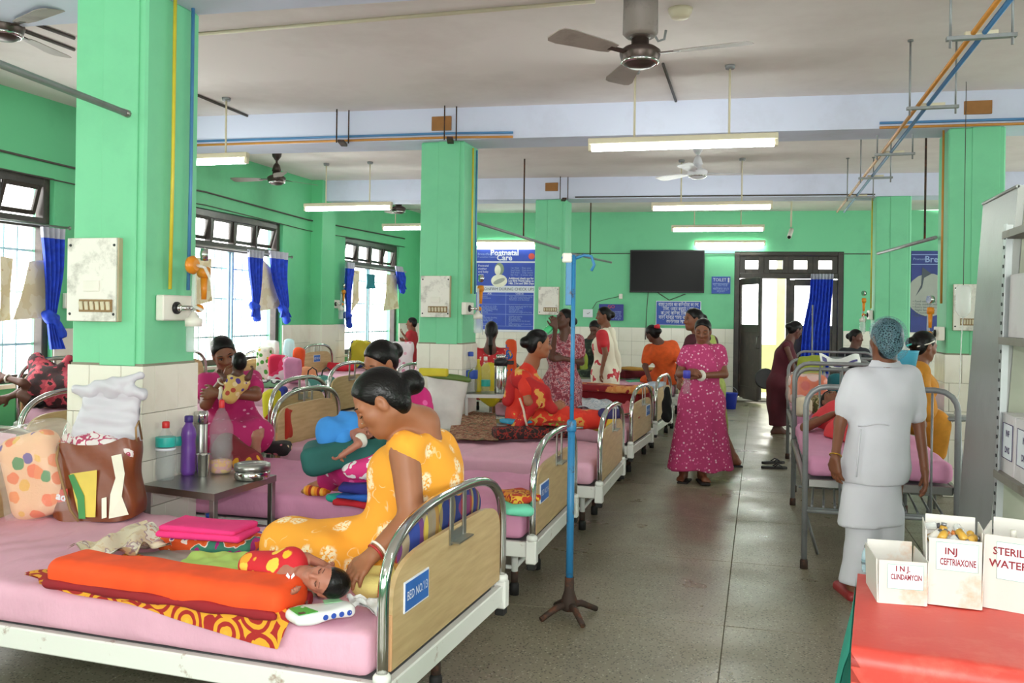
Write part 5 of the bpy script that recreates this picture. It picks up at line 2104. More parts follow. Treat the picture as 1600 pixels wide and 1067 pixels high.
part('side_plate', MB().box(c + ez * (zt_ - .14) - R0 * .025, (.016, .006, .12), rotz(TH), .003), BLUEST, st)
part('white_clip', MB().box(c + ez * (zt_ - .015) - R0 * .035, (.025, .012, .025), rotz(TH), .006), WHITEP, st)

# ---------------------------------------------------------------- second bed and beyond
def at_bed(u, v, z=ZM + .02):
    return G(u, v, z)


def cloth_stack(items, name='folded_cloth'):
    for (u0, v0, u1, v1, z, hw, hh, m, lab, cat) in items:
        a, b = G(u0, v0, z), G(u1, v1, z)
        bolster(name, a, b, hw, hh, m, lab, cat, min(.03, hh * .9), .014 if hw < .12 else .018, folds(.004, 20, 17, 15))


ETHNIC = blot('dark red folk print', [(0, '5a1518'), (.42, '8f1d1d'), (.5, 'c2a24a'), (.54, '3a1512'), (.62, 'a3352a')], 22, warp=.5)
ORP = blot('orange and red print', [(0, 'e08a1e'), (.45, 'a8221f'), (.52, 'e6b23a'), (.58, 'c23a20')], 14, warp=.3)
AQUA = plain('aqua cloth', '74d6b4', .85)
YELC = spots('yellow cloth with dark dots', 'e2bd3a', ['8a6a20', '4a3c18'], 22, .16)
BKRED = blot('black and red knit', [(0, '2a1a1c'), (.48, '8f2a22'), (.55, '3a3028'), (.6, '231a1a')], 26, warp=.3)
SKYC = plain('sky blue cloth', '3f9fc4', .85)
MAT_ = blot('woven reed mat print', [(0, '9a5a3c'), (.42, 'b89a7a'), (.5, '8a3a2c'), (.58, '6a6a4a'), (.66, 'b0805a')], 18, warp=.3)
PEACHRED = blot('red quilt with peach clouds', [(0, '8a1620'), (.46, '9c1c22'), (.5, 'd88a4a'), (.62, 'e0a05a'), (.7, '9c1c22')], 5, warp=.6)
PALEBL = plain('pale blue cloth', 'b4c4d6', .85)
MUST = plain('mustard cloth', 'b08a3c', .85)
GREENM = blot('green printed cloth', [(0, '6a9a3a'), (.5, '8fb850'), (.58, '2f6a4a')], 12)
cloth_stack([
    (532, 779, 600, 785, .565, .11, .022, REDCL, 'red cloth at the bottom of the folded pile on the second bed', 'cloth'),
    (536, 770, 600, 775, .605, .11, .015, BLUET, 'blue folded cloth in the pile on the second bed', 'cloth'),
    (534, 758, 600, 760, .645, .12, .026, NAVYT, 'navy folded towel on top of the pile on the second bed', 'towel'),
    (783, 793, 828, 792, .555, .13, .022, AQUA, 'aqua cloth under the orange and red cloth at the second footboard', 'cloth'),
    (786, 776, 832, 772, .60, .12, .022, ORP, 'orange and red printed cloth folded by the second footboard', 'cloth'),
    (772, 676, 888, 673, .60, .10, .05, BKRED, 'black and red knitted blanket folded on the third bed', 'blanket'),
    (786, 659, 832, 657, .675, .09, .018, SKYC, 'sky blue cloth folded on the black and red blanket', 'cloth'),
    (850, 661, 895, 664, .67, .08, .014, blot('green and red cloth', [(0, 'a83024'), (.5, '7a9a2a'), (.58, 'a83024')], 12), 'green and red cloth folded on the black and red blanket', 'cloth'),
    (902, 615, 1008, 622, .605, .2, .07, MAROON, 'maroon folded quilt under the peach clouded one on the fifth bed', 'quilt'),
    (906, 603, 1010, 610, .715, .18, .04, PEACHRED, 'dark red quilt with peach clouds on the fifth bed', 'quilt'),
    (966, 584, 1036, 583, .74, .16, .055, plain('maroon bedding', '6a1522', .8), 'maroon rolled bedding on the sixth bed', 'bedding'),
    (972, 575, 1020, 577, .83, .12, .02, MUST, 'mustard cloth laid on the maroon bedding', 'cloth'),
    (1014, 574, 1030, 574, .83, .06, .02, TISS, 'small white cloth on the maroon bedding', 'cloth'),
    (940, 592, 1000, 590, .65, .15, .03, GREENM, 'green printed cloth in front of the maroon bedding', 'cloth'),
    (980, 596, 1020, 596, .66, .1, .02, plain('sea green cloth', '5fbf94', .85), 'sea green cloth on the fifth bed behind the red quilt', 'cloth'),
    (1012, 604, 1032, 598, .68, .1, .03, PALEBL, 'pale blue cloth near the hoop of the fifth bed', 'cloth'),
])
soft('baby_cloth', [cone(G(482, 766, .56), G(505, 769, .56), .03, .022, .02), ball(G(512, 764, .57), .025, .02)], .01, stripes('orange striped sock', ['e8861e', 'a82a1a', 'f0b040'], 0, 18),
     'small orange and red striped cloth on the second bed', 'cloth')
soft('baby_cloth', [ell(G(524, 777, .56), (.05, .04, .025), None, 0)], .01, plain('turquoise cloth', '2aa898', .85), 'small turquoise cloth beside the folded pile', 'cloth', None, folds(.004, 50, 50, 50))
drape('reed_mat', [(700, 688), (778, 690), (775, 648), (712, 640)], MAT_, 'brown and red woven mat on the third bed behind the woman in yellow', 'mat', .55, .004, 14, 16)
soft('pillow', [ell(G(948, 664, .60), (.17, .11, .06), oriented(R0 + FW * .3), 0)], .014, YELC, 'small yellow pillow with dark edging on the third bed', 'pillow', None, folds(.003, 12, 12, 12))
part('edging', MB().tube([G(914, 656, .62), G(935, 655, .65), G(960, 650, .65), G(984, 646, .63)], .008, 6), BLACKP, bpy.data.objects['pillow.001'] if 'pillow.001' in bpy.data.objects else bpy.data.objects['pillow'])
_pp = bpy.data.objects['edging'].parent
bpy.data.objects['edging'].data.transform(Matrix.Translation(-_pp.location))
drape('cloth', [(905, 640), (968, 648), (974, 634), (906, 622)], blot('white and blue cloth', [(0, 'dfe6ee'), (.55, '9fb4c8'), (.6, 'e4e8ee')], 14), 'white and blue crumpled cloth on the fourth bed', 'cloth', .56, .018, 21, 18)
drape('cloth', [(965, 650), (1000, 656), (1006, 636), (975, 630)], plain('coral cloth', 'c8505a', .85), 'coral pink cloth near the fourth footboard', 'cloth', .58, .015, 22, 14)
c = D(1042, 625, 9.75)
soft('cloth', [cone(c + ez * .12, c - ez * .02, .03, .045, .03), cone(c - ez * .02, c - ez * .18, .045, .06, .03)], .012, plain('black cloth', '151517', .85), 'black cloth hanging on the hoop of the fifth bed', 'cloth', None, folds(.006, 50, 50, 40))
# white bag with green and yellow rim by the second column
c = D(695, 668, 8.0)
px4 = 8.0 / FL
wbg = thing('tote_bag', 'white tote bag with green and yellow rim standing by the second left column', 'bag', c)


def tote(u, v):
    a = 2 * pi * u
    w = np.interp(v, [0, .4, 1], [24, 27, 33])
    return c + R0 * px4 * (w * (1 if cos(a) > 0 else -1) * abs(cos(a)) ** .6 + 4 * v) + FW * (.09 * (1 if sin(a) > 0 else -1) * abs(sin(a)) ** .6 + .008 * sin(9 * u + 11 * v)) + ez * px4 * (82 * v - 5 * v * cos(a))


part('bag_body', MB().patch(tote, 40, 12), plain('white woven plastic', 'dcdcd8', .5), wbg)
part('rim', MB().tube([tote(k / 24, .97) for k in range(24)], .022, 8, close=True), plain('green rim', '5f7a3a', .6), wbg)
part('yellow_flap', MB().box(tote(.75, .98) - R0 * .12 + ez * .04, (.13, .03, .035), rotz(TH - .2), .01), plain('yellow flap', 'd2c42c', .5), wbg)
part('handle', MB().tube([tote(.98, .95), tote(.98, .95) + ez * .08, tote(.98, .9) + ez * .13 + R0 * .04], .008, 6), plain('green rim', '5f7a3a', .6), wbg)

# ---------------------------------------------------------------- bags and bundles along the windows
def bundle(u, vt, vb, z, w, m, label, cat='bag', r=.04, d=.08, name=None, amp=.008):
    """soft bundle standing on height z; vt and vb its top and foot in the picture"""
    p = G(u, vb, z)
    s = np.dot(p - CAM, FW) / FL
    h = (vb - vt) * s
    c = p + np.array([0, 0, h / 2 + .004]) + FW * d * .3
    return soft(name or cat, [rbox(c, (w / 2 * s, d, h / 2), npm(rotz(TH)), min(r, h / 2 * .9), 0)], .02, m, label, cat, None, folds(amp, 26, 26, 26))


ZW = ZM + .13
PK = blot('red, pink and white bag print', [(0, 'd21f4a'), (.44, 'e23a6a'), (.5, 'f0e2e6'), (.58, 'c81f52'), (.64, '4a3a40')], 4)
bundle(434, 555, 597, ZW, 30, PK, 'pink and red bag standing on the window-side bed')
bundle(456, 560, 599, ZW, 26, plain('pink block print', 'd88ab4', .6), 'pink bag with a dark corner beside the red one on the window bed')
bundle(412, 542, 594, ZW, 24, spots('green and yellow balls', 'e8eadc', ['4a9a3a', 'e2cf3a', 'd8dcd0'], 16, .4), 'white bag with green and yellow dots at the window')
bundle(466, 544, 593, ZW, 16, plain('orange red cloth', 'e2501e', .8), 'orange red cloth bundle by the wooden headboard', 'cloth')
bundle(482, 574, 594, ZW, 26, plain('peach cloth', 'e0a070', .8), 'peach cloth lying by the wooden headboard', 'cloth')
bundle(450, 530, 590, ZW, 14, glassy('pale blue film', (.6, .9, .95), .6, .2), 'pale blue plastic bag on top of the bags at the window')
bundle(424, 532, 592, ZW, 20, glassy('white film', (.95, .93, .96), .6, .2), 'white film bag behind the pink and red bag')
bundle(500, 588, 612, ZW, 46, blot('teal and white bag cloth', [(0, '4a8a80'), (.5, 'a8c4c0'), (.6, '3a6a66')], 8), 'teal handbag with two black loops between the window beds')
o = [x for x in bpy.data.objects if x.get('label', '').startswith('teal handbag')][0]
zb_ = np.dot(np.array(o.location) - CAM, FW)
for du in (-12, 10):
    hm = MB().tube([D(500 + du + q, 592 - hh, zb_) - np.array(o.location) for q, hh in ((-8, 0), (-6, 13), (0, 18), (6, 14), (9, 0))], .008, 6)
    link('handle', hm.mesh('handle'), BLACKP, o)
bundle(533, 567, 580, ZW, 46, plain('red roll cloth', 'd0283a', .8), 'red rolled cloth on the window bed beyond the wooden headboard', 'cloth', .05)
bundle(563, 532, 575, ZW, 30, blot('yellow and blue bag', [(0, 'c8b42e'), (.55, 'd8c840'), (.6, '3a4a8a')], 5), 'yellow and blue bag at the far window')
bundle(423, 610, 656, ZW, 24, blot('yellow bag with red band', [(0, 'd8cf2e'), (.58, 'c83a2a'), (.66, 'd8cf2e')], 5), 'yellow shopping bag hanging behind the woman in magenta')
bundle(440, 605, 640, ZW, 14, plain('royal blue cloth', '2a3a9a', .8), 'royal blue cloth beside the yellow shopping bag', 'cloth')
bundle(446, 636, 690, ZM, 14, plain('brick red cloth', 'b8301e', .8), 'brick red cloth hanging behind the chrome hoop', 'cloth')
bundle(476, 606, 640, ZW, 44, plain('charcoal bag cloth', '3a3a3c', .7), 'charcoal bag lying behind the third headboard')
bundle(412, 594, 606, ZW, 60, blot('striped white and dark cloth', [(0, 'dfe0e0'), (.5, '3a3a40'), (.58, '7fae8a')], 9), 'white and dark crumpled cloth above the yellow shopping bag', 'cloth')
bundle(432, 691, 711, ZM, 44, spots('black cloth with pink flowers', '231f22', ['d87a8a', 'e0c4a0'], 18, .3), 'black cloth with pink flowers at the head of the third bed', 'cloth')
bundle(629, 534, 590, ZW, 34, spots('white cloth with pink print', 'eadfe4', ['d88aa8', 'e4b4c4'], 12, .3), 'white and pink cloth hanging on the hoop below the child', 'cloth', .03, .03)
bundle(55, 624, 634, ZW, 36, SKYC, 'sky blue cloth under the lying woman', 'cloth')
bundle(88, 618, 637, ZW, 46, blot('peach and cream pillow', [(0, 'e8c48a'), (.5, 'ecd2a4'), (.6, 'd89a6a')], 5), 'peach and cream pillow at the right end of the window bed', 'pillow', .05, .14, 'pillow')
bundle(95, 608, 629, ZW, 40, plain('pale blue grey cloth', 'b4bccc', .8), 'pale blue grey cloth behind the peach pillow', 'cloth')
bundle(84, 656, 675, ZW, 56, spots('red cloth with cream ovals', '9a2024', ['d8b88a'], 14, .4), 'red cloth with cream ovals behind the hoop left of the nearest column', 'cloth')

# ---------------------------------------------------------------- right row
FLOQ = spots('orange quilt with pink flowers', 'e8682c', ['f6d0cc', 'f4c8c0', 'd8402a', 'f0b0b0'], 8, .5, soft=.06, rough=.25)
c = G(1262, 634, .68)
s3 = np.dot(c - CAM, FW) / FL
c = c + ez * 26 * s3
qq = thing('packed_quilt', 'orange flowered quilt in clear plastic at the head of the right bed', 'quilt', c - ez * 24 * s3)
blob('quilt', [rbox(c, (29 * s3, .1, 24 * s3), npm(rotz(TH)), .08, 0)], .016, FLOQ, qq, disp=folds(.006, 22, 22, 22))
blob('clear_bag', [rbox(c, (32 * s3, .12, 26 * s3), npm(rotz(TH)), .07, 0)], .016, glassy('clear wrapping film', (1, .97, .93), .16, .05), qq, disp=folds(.008, 40, 40, 40))
bundle(1266, 556, 629, .68, 38, plain('olive green cushion', '9aa83a', .8), 'olive green cushion behind the orange flowered quilt', 'cushion', .05, .05, 'cushion')
bundle(1256, 620, 652, .68, 22, blot('cream pillow with pink print', [(0, 'e0d2b8'), (.55, 'd8a4a0'), (.62, 'e4d8c0')], 8), 'cream and pink pillow at the left edge of the right bed', 'pillow', .05, .1, 'pillow')
bundle(1290, 620, 650, .68, 40, blot('brown and green blanket', [(0, '8a7448'), (.5, 'c4b48a'), (.56, '5a5a34')], 14), 'brown and green blanket on the right bed', 'blanket', .05, .12, 'blanket')
bundle(1308, 584, 640, .68, 22, plain('teal blanket', '1f6a74', .8), 'teal cloth beside the orange flowered quilt', 'cloth')
bundle(1308, 636, 668, .68, 20, plain('bright blue cloth', '2a86d0', .7), 'bright blue cloth on the right bed', 'cloth')
p = D(1283, 572, 9.0)


def news(u, v):
    return p + R0 * (.40 * u) + ez * (.10 * v + .03 * cos(7 * u)) + FW * (.04 * sin(6 * u) + .06 * v)


nw = thing('newspaper', 'folded newspaper lying across the hoops of the right beds', 'newspaper', p)
part('sheet', MB().patch(news, 16, 4).patch(lambda u, v: news(u, v) + FW * .004, 16, 4), TISS, nw)
for (a, b, c_, d_) in ((.06, .2, .25, .7), (.35, .6, .2, .6), (.66, .9, .25, .45)):
    part('printed_block', MB().patch(lambda u, v: news(a + (b - a) * u, c_ + (d_ - c_) * v) - FW * .004, 4, 2), plain('violet print', '55508a', .6), nw)
c = D(1404, 560, 6.6)
tr = thing('basket', 'light blue plastic basket standing behind the nurse', 'basket', c)
part('basket_body', MB().lathe([(.0, -.08), (.10, -.08), (.12, .05), (.125, .06), (.115, .05), (.095, -.07), (0, -.07)], 20, c, sx=1.15, sy=.8), plain('light blue plastic', '4fb0d0', .4), tr)
c = D(1450, 655, 7.55)
c = D(1482, 655, 7.2)
sl_ = thing('bedside_stool', 'dark steel stool with grey top beyond the right bed', 'stool', (c[0], c[1], 0))
part('stool_top', MB().lathe([(0, 0), (.16, 0), (.17, .015), (.16, .03), (0, .03)], 20, c), GREYIRON, sl_)
for k in range(4):
    a = k * pi / 2 + .4
    part('leg', MB().tube([c + R0 * .11 * cos(a) + FW * .11 * sin(a), (c[0] + .17 * cos(a), c[1] + .17 * sin(a), 0.0)], .011, 8), GREYIRON, sl_)
# drip bottle hanging near the right column
c = D(1505, 470, 7.5)
dr = thing('drip_bottle', 'clear drip bottle with tube hanging before the right switchboard', 'drip bottle', c)
s4 = 7.5 / FL
part('bottle', MB().lathe([(.004, -26 * s4), (6 * s4, -24 * s4), (11 * s4, -16 * s4), (11 * s4, 20 * s4), (8 * s4, 24 * s4), (0, 25 * s4)], 16, c), glassy('drip plastic', (.92, .98, .97), .35, .05), dr)
part('tube', MB().tube([c - ez * 26 * s4, c - ez * 60 * s4 - R0 * 2 * s4, c - ez * 140 * s4 - R0 * 4 * s4, c - ez * 190 * s4 - R0 * 14 * s4], .005, 6), glassy('drip plastic', (.92, .98, .97), .35, .05), dr)
part('hanger', MB().tube([c + ez * 24 * s4, c + ez * 40 * s4, (c[0], c[1], ZC)], .003, 5), CABLE, dr)
# slippers
SLIP = plain('dark slipper sole', '26221f', .7)
for k, (u, v, a) in enumerate(((1208, 724, .5), (1210, 732, .2))):
    c = G(u, v, 0)
    sp = thing('slipper', ('dark rubber slipper on the aisle floor, the farther one of the pair', 'dark rubber slipper on the aisle floor, the nearer one of the pair')[k], 'slipper', c)
    R = npm(rotz(a))
    pts = [(-.12, -.03), (-.06, -.038), (.02, -.034), (.08, -.045), (.12, -.03), (.13, 0), (.12, .03), (.08, .045), (.02, .034), (-.06, .038), (-.12, .03), (-.135, 0)]
    part('sole', MB().prism([c + R @ np.array([x, y, .0]) for x, y in pts], (0, 0, .022)), SLIP, sp)
    part('strap', MB().tube([c + R @ np.array(q) for q in ((-.01, -.036, .02), (.03, -.025, .05), (.075, 0, .025))], .007, 6), BLACKP, sp)
    part('strap', MB().tube([c + R @ np.array(q) for q in ((-.01, .036, .02), (.03, .025, .05), (.075, 0, .025))], .007, 6), BLACKP, sp)

# ---------------------------------------------------------------- steel cupboard and slotted rack at the right
lean = radians(3.4)
ld = EX * sin(lean) + ez * cos(lean)
GREYST = dirty('dull grey steel sheet', hexc('8f918e'), hexc('77746c'), .5, .38, 3, .55)
P0 = D(1497, 810, 4.45)
P0 = P0 - ld * (P0[2] / ld[2])
cbx = thing('cupboard', 'grey steel cupboard leaning behind the slotted rack at the right', 'cupboard', P0)
ztop = CH + 185 * 4.4 / FL
dC = .62
part('carcass', MB().prism([P0, P0 - EY * dC, P0 - EY * dC + EX * .9, P0 + EX * .9], ld * ztop / cos(lean)), GREYST, cbx)
part('top_edge', MB().tube([P0 + ld * ztop, P0 - EY * dC + ld * ztop], .008, 6), GREYST, cbx)
part('back_sheet', MB().prism([P0 - EY * (dC + .004) + EX * .03, P0 - EY * (dC + .004) + EX * .88, P0 - EY * (dC + .008) + EX * .88, P0 - EY * (dC + .008) + EX * .03], ld * ztop),
     plain('grey green steel door', '9b9f8e', .45), cbx)
# rack
ra = D(1545, 800, 3.72)
ra[2] = 0
rx, ry = -EY, EX
rk = thing('slotted_rack', 'slotted angle rack with shelves of boxes in front of the steel cupboard', 'rack', ra)
ldr = nrm(EX * sin(radians(1.2)) + ez)
rw, rd = .62, .34
GALV = plain('galvanised angle', 'a9aeae', .4, .8, .1)
for (i, j) in ((0, 0), (0, 1), (1, 0), (1, 1)):
    o = ra + rx * rw * i + ry * rd * j
    up = part('upright', MB().prism([o, o + rx * .045 * (1 - 2 * i), o + rx * .045 * (1 - 2 * i) + ry * .004, o + ry * .004], ldr * 1.95)
              .prism([o, o + rx * .004, o + rx * .004 + ry * .035 * (1 - 2 * j), o + ry * .035 * (1 - 2 * j)], ldr * 1.95), GALV, rk)
    if j == 0:
        me = MB().lathe([(0, 0), (.0075, .0), (.0075, .003)], 8, (0, 0, 0), vec(-ry).to_track_quat('Z', 'Y').to_matrix()).mesh('slot')
        me.materials.append(BLACKP)
        for k in range(48):
            s = link('slot', me, BLACKP, up)
            s.location = vec(o + rx * (.024 + (.007 if k % 2 else -.007)) * (1 - 2 * i) + ldr * (.06 + .039 * k) - np.array(ORIG[rk.name]))
for zz in (.35, .905, 1.455, 1.89):
    o = ra + ldr * zz
    part('shelf', MB().prism([o - ry * .005, o + rx * rw - ry * .005, o + rx * rw + ry * rd, o + ry * rd], ldr * .03), dirty('shelf metal', hexc('7d7a70'), hexc('5a4030'), .6, .5, 9), rk)
CART = dirty('white carton in film', hexc('dcd6da'), hexc('a89a9a'), .4, .3, 6)
VIO = plain('violet stamped ink', '4a3a6a', .7, var=0)


def carton(x, zz, w, h, d, label, txt, m=CART, yo=.02):
    o = ra + rx * x + ldr * (zz + .031) + ry * yo
    root = thing('carton', label, 'carton', o + rx * w / 2 + ry * d / 2)
    part('carton_body', MB().prism([o, o + rx * w, o + rx * w + ry * d, o + ry * d], ldr * h), m, root)
    part('flap', MB().prism([o + ldr * h - ry * .002, o + rx * w + ldr * h - ry * .002, o + rx * w + ry * d * .5 + ldr * (h + .002), o + ry * d * .5 + ldr * (h + .002)], ldr * .003), m, root)
    if txt:
        q = [(.12, .25), (.88, .25), (.88, .85), (.12, .85)]
        for k in range(4):
            a, b = q[k], q[(k + 1) % 4]
            part('label_border', MB().tube([o + rx * w * a[0] + ldr * h * a[1] - ry * .002, o + rx * w * b[0] + ldr * h * b[1] - ry * .002], .0016, 5), VIO, root)
        part('paper_label', MB().prism([o + rx * w * a + ldr * h * b - ry * .0012 for a, b in q], -ry * .0006), WPR, root)
        for k, t_ in enumerate(txt):
            text(t_, .035, o + rx * w * .5 + ldr * h * (.68 - .28 * k) - ry * .0025, rx, ldr, VIO, root, bold=.001)
    return root


carton(.05, 1.455, .34, .25, .26, 'large white carton in plastic film on the upper shelf of the rack', None)
carton(.41, 1.455, .2, .27, .26, 'white carton with violet print at the near end of the upper shelf', ('INF', 'NS'))
carton(.01, .905, .19, .235, .26, 'white carton stamped INF DNS at the far end of the lower shelf', ('INF', 'DNS'))
carton(.215, .905, .26, .235, .26, 'white carton with framed label INF DNS, second on the lower shelf', ('INF', 'DNS'))
carton(.49, .905, .12, .25, .26, 'white carton at the near end of the lower shelf', None)

# ---------------------------------------------------------------- red table with open boxes
REDT = dirty('worn red oilcloth', hexc('cf4338'), hexc('e08a78'), .4, .45, 7, lo=.5, hi=.75)
zt3 = .75
ca, cb_ = G(1340, 897, zt3), G(1330, 1016, zt3)
ux = nrm(np.array([*(ca - cb_)[:2], 0]))
vx = np.array([ux[1], -ux[0], 0])
if np.dot(vx, R0) < 0:
    vx = -vx
cb_ = ca - ux * np.linalg.norm(ca - cb_)
rt = thing('table', 'table under red oilcloth in the right foreground', 'table', cb_ * np.array([1, 1, 0]))
ln, wd_ = np.linalg.norm(ca - cb_), .95
part('tabletop', MB().prism([cb_ - ez * .03, cb_ + vx * wd_ - ez * .03, ca + vx * wd_ - ez * .03, ca - ez * .03], (0, 0, .027)), DARKWOOD, rt)
for (i, j) in ((0.03, .05), (.97, .05), (.97, .95), (.03, .95)):
    q = cb_ + (ca - cb_) * i + vx * wd_ * j
    part('leg', MB().box((q[0], q[1], .36), (.025, .025, .36), frame(ux), .004), DARKWOOD, rt)


def oil(u, v):
    """top, then the near fall"""
    if v < .5:
        q = ca * (1 - 2 * v) + cb_ * 2 * v
        return q + vx * (wd_ * u) + ez * (.002 + .002 * sin(17 * u) * sin(9 * v))
    d = (v - .5) * 2 * .55
    return cb_ + vx * (wd_ * u) - ez * d - ux * (.006 + .02 * sin(12 * u) * d)


part('oilcloth', MB().patch(oil, 40, 30).patch(lambda u, v: oil(u, v) - ez * .002, 40, 30), REDT, rt)


def teal(u, v):
    q = cb_ + (ca - cb_) * u
    return q - vx * (.004 + .10 * v ** .7 * (.5 + .5 * sin(3 * u + 1)) + .012 * sin(16 * u) * v) - ez * (.004 + .62 * v * (1 - .12 * sin(5 * u))) - ux * .12 * v


single('table_drape', MB().patch(teal, 24, 16).patch(lambda u, v: teal(u, v) + vx * .003, 24, 16), plain('turquoise cloth drape', '1f9f8c', .8, var=.15), 'turquoise cloth hanging down the left side of the red table', 'cloth')

BOXW = dirty('white papered box', hexc('d8d5cf'), hexc('d08a30'), .7, .6, 6, lo=.56, hi=.72)
INK = plain('dark red marker ink', '8a2430', .7, var=0)
TEALINK = plain('thin green ink line', '8fc4b8', .7, var=0)


def open_box(bl_, br_, depth, h, label, lines, size, flare=.0, lblbox=None, drop=0.0):
    """bl_, br_ = front corners of the foot in the picture"""
    a, b = G(*bl_, zt3 + .004), G(*br_, zt3 + .004)
    e = nrm(b - a)
    w = np.linalg.norm(b - a)
    n = np.array([-e[1], e[0], 0])
    if np.dot(n, FW) < 0:
        n = -n
    root = thing('open_box', label, 'box', (a + b) / 2 + n * depth / 2)
    t = .003

    def wall(p, q, dz=0.0, out=None):
        o = (out if out is not None else np.zeros(3)) * flare
        d = nrm(np.cross(q - p, ez)) * t
        return MB().prism([p, q, q + ez * (h - dz) + o, p + ez * (h - dz) + o], d)
    c, d = b + n * depth, a + n * depth
    part('front_wall', wall(a, b, drop, -n), BOXW, root)
    part('right_wall', wall(b, c, 0, e), BOXW, root)
    part('back_wall', wall(c, d, -.01, n), BOXW, root)
    part('left_wall', wall(d, a, 0, -e), BOXW, root)
    part('base', MB().prism([a, b, c, d], ez * .003), BOXW, root)
    x0, x1, z0, z1 = lblbox
    f = lambda x, z: a + e * w * x + ez * (h - drop) * z - n * (flare * z + .0035)
    part('paper_label', MB().prism([f(x0, z0), f(x1, z0), f(x1, z1), f(x0, z1)], -n * .0005), WPR, root)
    q = [f(x0, z0), f(x1, z0), f(x1, z1), f(x0, z1)]
    for k in range(4):
        part('label_border', MB().tube([q[k] - n * .001, q[(k + 1) % 4] - n * .001], .0007, 4), TEALINK, root)
    for k, (t_, x, z, sq) in enumerate(lines):
        text(t_, size, f(x, z) - n * .0012, e, ez, INK, root, squeeze=sq, bold=.0006, fit=w * (x1 - x0) * .86)
    return root, a, b, c, d, h


open_box((1372, 941), (1447, 947), .19, .122, 'small open white box labelled INJ. CLINDAMYCIN on the red table', (('I N J.', .5, .82, .9), ('CLINDAMYCIN', .57, .63, .72)), .021, .004, (.18, .93, .36, .92))
rootb, a, b, c, d, h = open_box((1450, 943), (1533, 953), .17, .208, 'tall open white box labelled INJ CEFTRIAXONE full of vials', (('INJ', .42, .82, 1.0), ('CEFTRIAXONE', .55, .66, .72)), .026, .006, (.14, .93, .54, .95), .02)
VIALS = [plain('amber vial', 'c89a3c', .3), plain('steel coloured vial cap', '9a9aa0', .3, .8), glassy('vial glass', (.9, .95, .95), .4, .05), plain('orange vial cap', 'd8803a', .4), plain('dark vial cap', '4a4a50', .4)]
rv = random.Random(5)
ORD_ = ('first', 'second', 'third', 'fourth', 'fifth')
for k in range(15):
    i_, j_ = k % 5, k // 5
    q = a + (b - a) * (.14 + .18 * i_ + rv.uniform(-.03, .03)) + (d - a) * (.18 + .3 * j_ + rv.uniform(-.04, .04)) + ez * (h - .03 + rv.uniform(-.008, .014))
    ax_ = Matrix.Rotation(rv.uniform(0, 3), 3, 'X') @ Matrix.Rotation(rv.uniform(0, 3), 3, 'Y')
    m_ = rv.randrange(3)
    vl = thing('vial', 'small %s vial in the ceftriaxone box, %s row, %s from the left' % (('amber', 'clear', 'clear')[m_], ('front', 'middle', 'back')[j_], ORD_[i_]), 'vial', q, 'vials in the ceftriaxone box')
    part('glass', MB().lathe([(0, -.022), (.011, -.022), (.0115, .009), (.006, .014)], 10, q, ax_), VIALS[(0, 2, 2)[m_]], vl)
    part('cap', MB().lathe([(.0075, .013), (.008, .021), (0, .021)], 10, q, ax_), VIALS[(1, 3, 4)[m_]], vl)
single('packing_paper', MB().prism([a + (b - a) * .04 + (d - a) * .05 + ez * (h - .06), b - (b - a) * .04 + (d - a) * .05 + ez * (h - .06), c - (b - a) * .04 - (d - a) * .05 + ez * (h - .06), d + (b - a) * .04 - (d - a) * .05 + ez * (h - .06)], ez * .012),
       TISS, 'white paper lying under the vials in the tall box', 'paper')
open_box((1537, 948), (1640, 966), .2, .205, 'open white box labelled STERILE WATER at the right edge of the red table', (('STERILE', .42, .79, .9), ('WATER', .38, .62, .95)), .029, .004, (.2, .95, .42, .92))
c = G(1575, 925, zt3 + .004)
bottle(1582, 930, zt3 + .004, .19, .022, glassy('clear ampoule plastic', (.93, .97, .97), .35, .05), WHITEP, 'clear plastic ampoule bottle standing in the sterile water box', cat='ampoule')
c = G(1357, 897, zt3)
bottle(1352, 893, zt3, .085, .012, glassy('blue tinted plastic', (.5, .75, .85), .4, .05), GREYIRON, 'small bluish bottle behind the clindamycin box')

c = D(1139, 640, 15.2)
c[2] = 0
bk = thing('bucket', 'small blue plastic bucket on the floor by the door leaf', 'bucket', c)
part('body', MB().lathe([(0, .0), (.11, 0), (.14, .26), (.15, .27), (.13, .26), (.1, .02), (0, .02)], 18, c), plain('blue bucket plastic', '2438b0', .4), bk)
part('handle', MB().tube([c + R0 * .145 * cos(a) + UP * (.26 + .12 * sin(a)) for a in [pi * k / 10 for k in range(11)]], .005, 6), GREYIRON, bk)
c = G(1268, 640, 0)
c = D(1268, 600, 13.2)
c[2] = 0
t2 = thing('drip_stand', 'thin pale drip stand before the long blue curtain', 'stand', c)
part('pole', MB().tube([c, c + ez * 1.75], .011, 8), GREYIRON, t2)
part('base', MB().lathe([(.0, 0), (.18, 0), (.18, .02), (.03, .05), (.012, .06)], 14, c), GREYIRON, t2)
# ================================================================ people
def hairmat():
    t = NT('black hair')
    t.color(hexc('0d0b0b'))
    t.set(.34, 0, **{'Specular IOR Level': .25})
    t.bump(t.noise(t.coords((30, 160, 90)), 1.0, 2), .5, .004)
    return t.m


HAIRM = hairmat()
EYEW = plain('eye white', '8a7d74', .4, var=0)
EYED = plain('dark iris', '16100d', .2, var=0)
BANGLE = plain('white bangle', 'e6e0d4', .3)


def skin(name, c):
    return plain('skin ' + name, c, .5, var=.1, scale=9)


SK1, SK2, SK3, SK4 = skin('warm brown', '9a6243'), skin('brown', '7c4b33'), skin('dark brown', '5c382b'), skin('baby brown', 'a86c58')
LIPS = plain('lips', '8a4440', .4, var=.05)


